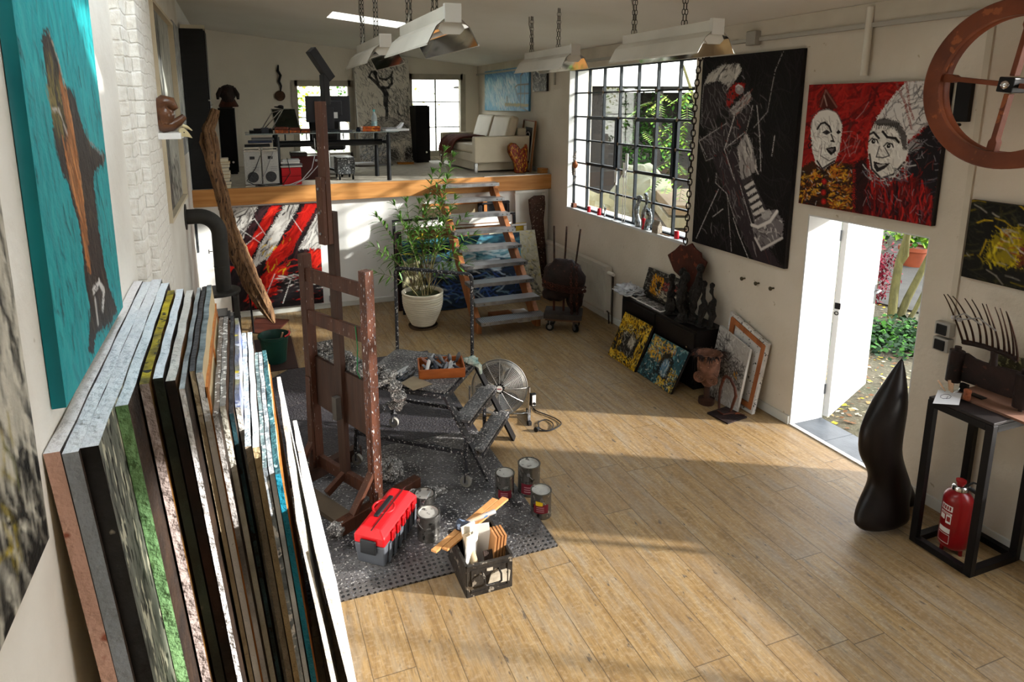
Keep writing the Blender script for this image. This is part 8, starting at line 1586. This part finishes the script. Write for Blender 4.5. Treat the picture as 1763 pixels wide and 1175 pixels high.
for k, (px, py, tpx, tpy, hp, lb) in enumerate(((1057.5, 378, 1058, 318, .155, 'shortest steel rod stand with a clear block, left of the pair'), (1071, 382, 1070, 305, .165, 'middle height steel rod stand with a clear block'), (1075, 381, 1073, 292, .185, 'tallest steel rod stand with a clear block'))):
    p = sill(px, py, 4.745 if k != 2 else 4.765); top = aX(tpx, tpy, p.x).z; t = thing('rod_stand', lb, 'stand', tuple(p), 0, 'rod stands on the sill')
    mb = MB(); mb.cyl(p, p+V(0, 0, .006), .035, 20); mb.build('base_plate', STEEL, t); mb = MB(); mb.cyl(p+V(0, 0, .006), V(p.x, p.y, top), .006, 8); mb.build('rod', CHROME, t, smooth=True)
    mb = MB(); mb.box((p.x, p.y, top+.015), (.025, .04, .03)); mb.build('clamp', STEEL, t); mb = MB(); mb.box((p.x, p.y, top+.03+hp/2), (.012, .055, hp)); mb.build('clear_block', M('frosted_block', 'e9ecec', rough=.15), t, bevel=.002)
p = sill(1131, 392, 4.745); mb = MB(); d = .06; mb.prism([p+V(-.03, d, 0), p+V(.035, d, 0), p+V(.035, d, .09), p+V(.002, d, .155), p+V(-.03, d, .09)], (0, -2*d, 0)); tag(mb.build('stone_house', M('sandstone', '7d7266', '9a8f80', scale=24, rough=.9, bump=.7, bscale=60), org=tuple(p)), 'small gabled stone house on the window sill', 'model house')
for k, (px, py) in enumerate(((1141, 402), (1148, 404))):
    p = sill(px, py); mb = MB(); mb.bar(p+V(-.01, .03, .006), p+V(.01, -.04, .006), .012, .01); tag(mb.build('clay_chip', M('chip_clay', ['8a6a50', 'b8a894'][k], rough=.8), org=tuple(p)), ['brown chip lying right of the stone house', 'pale chip lying farther right of the stone house'][k], 'chip')

# ------------------------------------------------------------------ garden and yard seen through the openings
fr = random.Random(77)
def leafmat(nm, a_, b_):
    m = M(nm, a_, b_, scale=3, rough=.6, spec=.1)
    return m
def leaf_cloud(mb, c, r, n, L=(.06, .12), asp=.5, seed=0, shell=.4, mis=1, droop=.2):
    q = random.Random(seed)
    for _ in range(n):
        d = V(q.gauss(0, 1), q.gauss(0, 1), q.gauss(0, 1)).normalized(); f = (shell+(1-shell)*q.random())
        p = V(c[0]+d.x*r[0]*f, c[1]+d.y*r[1]*f, c[2]+d.z*r[2]*f); l_ = q.uniform(*L); u_ = (V(q.uniform(-1, 1), q.uniform(-1, 1), q.uniform(-.6, .6)-droop)).normalized(); s_ = u_.cross(V(q.uniform(-.4, .4), q.uniform(-.4, .4), 1)).normalized()
        mb.add([p, p+u_*l_*.45+s_*l_*asp*.5, p+u_*l_, p+u_*l_*.45-s_*l_*asp*.5], [(0, 1, 2, 3)], q.randrange(mis))
    return mb
GR = [leafmat('leaf_green', '39651f', '264a17'), leafmat('leaf_lime', '7d9c30', '557a22'), leafmat('leaf_dark', '1b3216', '142712'), leafmat('leaf_yellow', 'a8931f', '8f7d1a')]
# door view
OY, OX = 6.45, 8.8
BARKY = M('yellow_green_bark', '55512c', '403d20', scale=5, st=(3, 3, 1), rough=.85, bump=.5, bscale=20)
t = thing('garden_tree', 'slender tree with three leaning yellow green trunks outside the door', 'tree', (8.8, 6.4, -.1))
def tube_px(P, r, x=None): return [aX(px, py, xx) for px, py, xx in P]
trunks = [([(1535, 548, 8.75), (1540, 500, 8.8), (1548, 452, 8.85), (1560, 415, 8.9), (1568, 385, 8.95), (1574, 360, 9.0)], .085), ([(1551, 452, 8.86), (1560, 440, 8.86), (1562, 415, 8.84), (1566, 390, 8.8), (1580, 350, 8.8)], .055), ([(1547, 552, 8.85), (1562, 515, 8.95), (1580, 480, 9.05), (1598, 445, 9.15), (1615, 410, 9.2)], .075), ([(1560, 565, 8.8), (1575, 535, 8.9), (1592, 500, 9.0), (1610, 470, 9.1)], .045)]
for P, r in trunks:
    Q = tube_px(P, r); r *= .72; n = len(Q); mb = MB()
    if P[0][1] > 500: Q[0].z = -.12
    mb.tube(Q, [r*(1-.35*i/(n-1)) for i in range(n)], 12); mb.build('trunk', BARKY, t, smooth=True)
mb = MB(); leaf_cloud(mb, (9.2, 6.6, 4.6), (1.2, 1.2, .9), 500, (.1, .18), .5, 3, .2, 2); mb.build('crown', [GR[1], GR[3]], t)
mb = MB(); leaf_cloud(mb, (7.95, 5.75, -.04), (1.1, .75, .10), 2400, (.05, .10), .8, 11, .1, 3, .0); tag(mb.build('ivy_patch', [GR[2], GR[0], GR[2]]), 'dark green ivy ground cover around the tree foot outside the door', 'ivy', kind='stuff')
mb = MB(); q = random.Random(5)
for _ in range(2600):
    x, y = q.uniform(5.2, 10.5), q.uniform(2.8, 8.0); p = V(x, y, -.095+q.uniform(0, .012)); a_ = q.uniform(0, 2*PI); l_ = q.uniform(.03, .09); u_ = V(math.cos(a_), math.sin(a_), q.uniform(-.05, .25)).normalized(); s_ = V(-math.sin(a_), math.cos(a_), q.uniform(-.2, .2)); w_ = q.choice((.25, .6, .8)); mb.add([p, p+u_*l_*.5+s_*l_*w_*.5, p+u_*l_, p+u_*l_*.5-s_*l_*w_*.5], [(0, 1, 2, 3)], q.choice((0, 0, 1, 1, 2, 3, 3)))
tag(mb.build('fallen_leaves', [leafmat('leaf_straw', '94815a', '7d6840'), leafmat('leaf_brown', '664629', '52361e'), GR[3], leafmat('leaf_cream', 'a89f86', '978c6e')]), 'yellow and brown fallen leaves scattered over the garden ground', 'leaves', kind='stuff')
mb = MB(); mb.prism([(9.3, 6.4, -.1), (14, 8.6, -.1), (14.5, 10.5, -.1), (9.0, 7.6, -.1)], (0, 0, .03)); struct(mb.build('path', M('garden_path', '34322c', '2a2822', scale=3, rough=.9, bump=.3)))
t = thing('potted_shrub', 'broad leaved shrub in a terracotta pot beyond the garden tree', 'plant', (12.0, 8.45, -.07)); pc = (11.9, 8.42, -.07); pz = aX(1582, 456, 11.9).z
mb = MB(); mb.b2((11.6, 8.1, -.1), (12.2, 8.75, pz)); 
mb = MB(); mb.lathe([(0, 0), (.18, 0), (.24, .30), (.27, .30), (.27, .37), (.24, .37), (.22, .33), (0, .33)], 26, (pc[0], pc[1], -.07)); mb.build('pot', M('terracotta', '78391f', '66301a', scale=4, rough=.7), t, smooth=True)
mb = MB(); leaf_cloud(mb, (pc[0], pc[1], .62), (.42, .42, .34), 260, (.12, .2), .6, 8, .3, 2); mb.build('foliage', [GR[0], GR[1]], t)
RM = [leafmat('maple_red', '5e0e1c', '480a16'), leafmat('maple_crimson', '701626', '581020')]
t = thing('red_maple', 'crimson leaved dwarf maple beside the open door leaf', 'shrub', (9.2, 7.0, -.1)); c = aX(1510, 462, 9.0)
mb = MB(); leaf_cloud(mb, tuple(c), (.34, .32, .52), 900, (.05, .09), .4, 9, .2, 2, .5); c2 = aX(1503, 505, 8.9); leaf_cloud(mb, tuple(c2), (.22, .2, .14), 220, (.05, .09), .4, 10, .2, 2, .5); mb.build('foliage', RM, t)
mb = MB(); mb.tube([(c.x, c.y, -.12), (c.x+.03, c.y, .4), (c.x, c.y+.02, c.z)], [.03, .025, .012], 7); mb.build('trunk', BARKY, t)
mb = MB(); hb = [(12.5, 10.3, .5, 1.1, .9, .9), (14.2, 10.2, .7, 1.3, .9, 1.1), (13.4, 11.4, 1.0, 1.4, 1.0, 1.3), (15.6, 9.6, 1.0, 1.2, 1.0, 1.4), (11.8, 9.9, .2, .8, .6, .45)]
for k, (x, y, z, rx, ry, rz_) in enumerate(hb):
    m_ = MB(); leaf_cloud(m_, (x, y, z), (rx, ry, rz_), 1300, (.08, .16), .5, 20+k, .35, 3); tag(m_.build('garden_bush', [GR[0], GR[2], GR[1]], org=(x, y, -.1)), ['dense green bush behind the red maple', 'green bush behind the terracotta pot', 'tall green bush at the back of the garden', 'bush at the right back of the garden', 'low bush in front of the back garden greenery'][k], 'bush', 'bushes at the back of the garden')
c = aX(1572, 630, 5.9); mb = MB(); mb.ring((c.x, c.y, -.085), .13, .012, (0, 0, 1), 28, 6); mb.ring((c.x, c.y, -.065), .125, .012, (0, 0, 1), 28, 6); tag(mb.build('garden_hose', M('hose_blue', '8496a4', rough=.5), org=(c.x, c.y, -.1), smooth=True), 'coiled pale blue hose on the ground behind the flame sculpture', 'hose')
# yard behind the steel window
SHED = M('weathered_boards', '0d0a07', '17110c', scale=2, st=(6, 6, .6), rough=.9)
t = thing('garden_shed', 'dark weathered timber shed with a white eaves board behind the steel window', 'shed', (8.5, 15.5, -.1))
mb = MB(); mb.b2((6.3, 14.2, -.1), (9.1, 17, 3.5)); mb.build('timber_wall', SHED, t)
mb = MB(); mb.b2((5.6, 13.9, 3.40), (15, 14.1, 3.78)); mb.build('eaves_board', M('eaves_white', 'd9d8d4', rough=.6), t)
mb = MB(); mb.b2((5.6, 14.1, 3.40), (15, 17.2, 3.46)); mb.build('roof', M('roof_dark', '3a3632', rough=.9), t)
mb = MB(); mb.b2((9.1, 16.8, -.1), (16, 16.9, 3.3)); mb.build('dark_backing', SHED, t)  # dark backing added behind the hedge to hide bright sky gaps
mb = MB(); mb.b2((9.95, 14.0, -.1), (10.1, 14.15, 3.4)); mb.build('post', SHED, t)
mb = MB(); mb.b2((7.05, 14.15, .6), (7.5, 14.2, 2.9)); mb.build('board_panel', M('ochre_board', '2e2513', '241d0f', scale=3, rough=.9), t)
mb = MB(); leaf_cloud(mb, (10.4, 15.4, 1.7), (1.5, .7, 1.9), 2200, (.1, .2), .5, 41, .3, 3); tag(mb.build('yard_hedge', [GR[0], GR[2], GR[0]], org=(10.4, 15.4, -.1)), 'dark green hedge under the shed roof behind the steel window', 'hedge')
t = thing('climbing_vine', 'bright green feathery vine hanging outside the right half of the steel window', 'vine', (7.2, 8.7, -.1)); mb = MB(); q = random.Random(15); LV = MB()
for k in range(46):
    tx, ty = q.uniform(1100, 1200), q.uniform(150, 330)
    if tx < 1130 and ty > 230: continue
    e = aX(tx, ty, q.uniform(6.7, 7.4)); d = V(q.uniform(-.5, .2), q.uniform(-.7, .7), q.uniform(-.5, -.05)).normalized(); s_ = d.cross(V(0, 0, 1)).normalized(); L_ = q.uniform(.35, .55)
    mb.tube([e, e+d*L_*.5+V(0, 0, .02), e+d*L_], [.005, .004, .002], 4)
    for i in range(7):
        for sg in (-1, 1):
            p = e+d*L_*(i+.6)/7; u_ = (s_*sg+d*.5+V(0, 0, -.15)).normalized(); l_ = .13*(1-.5*abs(i-3)/4); w_ = u_.cross(V(0, 0, 1)).normalized(); LV.add([p, p+u_*l_*.45+w_*l_*.22, p+u_*l_, p+u_*l_*.45-w_*l_*.22], [(0, 1, 2, 3)], q.choice((0, 1, 1)))
mb.tube([(7.3, 8.0, -.12), (7.2, 8.3, 1.2), (7.1, 8.6, 2.4), (7.0, 9.2, 3.6)], [.05, .04, .03, .02], 8); mb.build('stem', BARKY, t); LV.build('foliage', [GR[0], GR[1]], t)
TARP = M('grey_green_tarp', '6b6a58', '595845', scale=2, rough=.7, bump=.4, bscale=5)
mb = MB(); c = aX(1108, 300, 7.6); mb.blob((c.x, c.y, .75), (.62, .7, 1.05), 22, .25, 5); tag(mb.build('covered_mower', TARP, org=(c.x, c.y, -.1), smooth=True), 'tall bundle under a pale tarpaulin in the yard behind the steel window', 'tarpaulin')
mb = MB(); c = aX(1030, 330, 7.0); mb.blob((c.x, c.y, .35), (.9, 1.1, .75), 22, .35, 7); tag(mb.build('covered_heap', M('straw_tarp', '7d765a', '665e42', scale=2, rough=.8, bump=.4, bscale=5), org=(c.x, c.y, -.1), smooth=True), 'low straw coloured covered heap in the yard behind the steel window', 'heap')
for k in range(7):
    z = -.1+.21*k; mb = MB(); c = aX(1170, 350, 7.4); mb.box((c.x+.02*k, c.y+.06*math.sin(k*2), z+.09), (.9, 2.2, .17), rz=-.5); tag(mb.build('timber_baulk', M('baulk_%d' % (k % 3), ['5f503c', '44382a', '6b634e'][k % 3], rough=.85, bump=.3), org=(c.x, c.y, z), bevel=.01), ['lowest timber baulk of the yard stack', 'second timber baulk of the yard stack', 'third timber baulk of the yard stack', 'fourth timber baulk of the yard stack', 'fifth timber baulk of the yard stack', 'sixth timber baulk of the yard stack', 'topmost timber baulk of the yard stack'][k], 'timber', 'timber stack in the yard')
# greenery outside the loft windows
YLF = [leafmat('birch_yellow', 'd8cf6a', 'b9b84a'), leafmat('birch_lime', 'b5cc5a', '8fb23c'), leafmat('ivy_leaf', '5b9a2c', '3f7a22')]
for k, (x, y, z, rx, ry, rz_, n, lb) in enumerate(((1.0, 15.4, 3.2, 1.3, .5, 1.1, 900, 'yellow green tree crown outside the left loft window'), (3.4, 16.2, 3.4, 1.6, .6, 1.5, 520, 'pale yellow tree crown outside the right loft window'), (2.9, 15.0, 2.2, .5, .4, .5, 260, 'low leafy tree beside the right loudspeaker window'))):
    t = thing('yard_tree', lb, 'tree', (x, y, -.1)); mb = MB(); leaf_cloud(mb, (x, y, z), (rx, ry, rz_), n, (.08, .16), .6, 50+k, .1, 2); mb.build('crown', YLF[:2], t); mb = MB(); mb.tube([(x+.2, y+.3, -.12), (x+.15, y+.3, 1.5), (x+.3, y+.2, z+.8)], [.09, .07, .03], 8); mb.tube([(x+.15, y+.3, 1.6), (x-.6, y+.2, z+.5)], [.04, .015], 6); mb.build('trunk', M('pale_bark', '8f7f68', '75664f', scale=5, rough=.9), t)
t = thing('ivy_vine', 'green ivy climbing along the left loft window', 'ivy', (1.0, 13.2, 1.9)); mb = MB(); q = random.Random(31)
for cx, cz, n in ((1.06, 2.5, 60), (1.1, 3.0, 36), (1.5, 2.15, 60), (1.9, 2.25, 40), (2.0, 2.9, 26), (1.95, 3.3, 22), (1.12, 3.3, 12)): leaf_cloud(mb, (cx, 13.3, cz), (.14, .12, .22), n, (.05, .10), .8, int(cx*10+cz*7), .1, 2, .4)
mb.build('foliage', [YLF[2], GR[1]], t); mb = MB(); mb.tube([(1.1, 13.3, -.1), (1.05, 13.3, 2.0), (1.1, 13.3, 3.3)], .012, 6); mb.build('stem', MATS['pale_bark'], t)
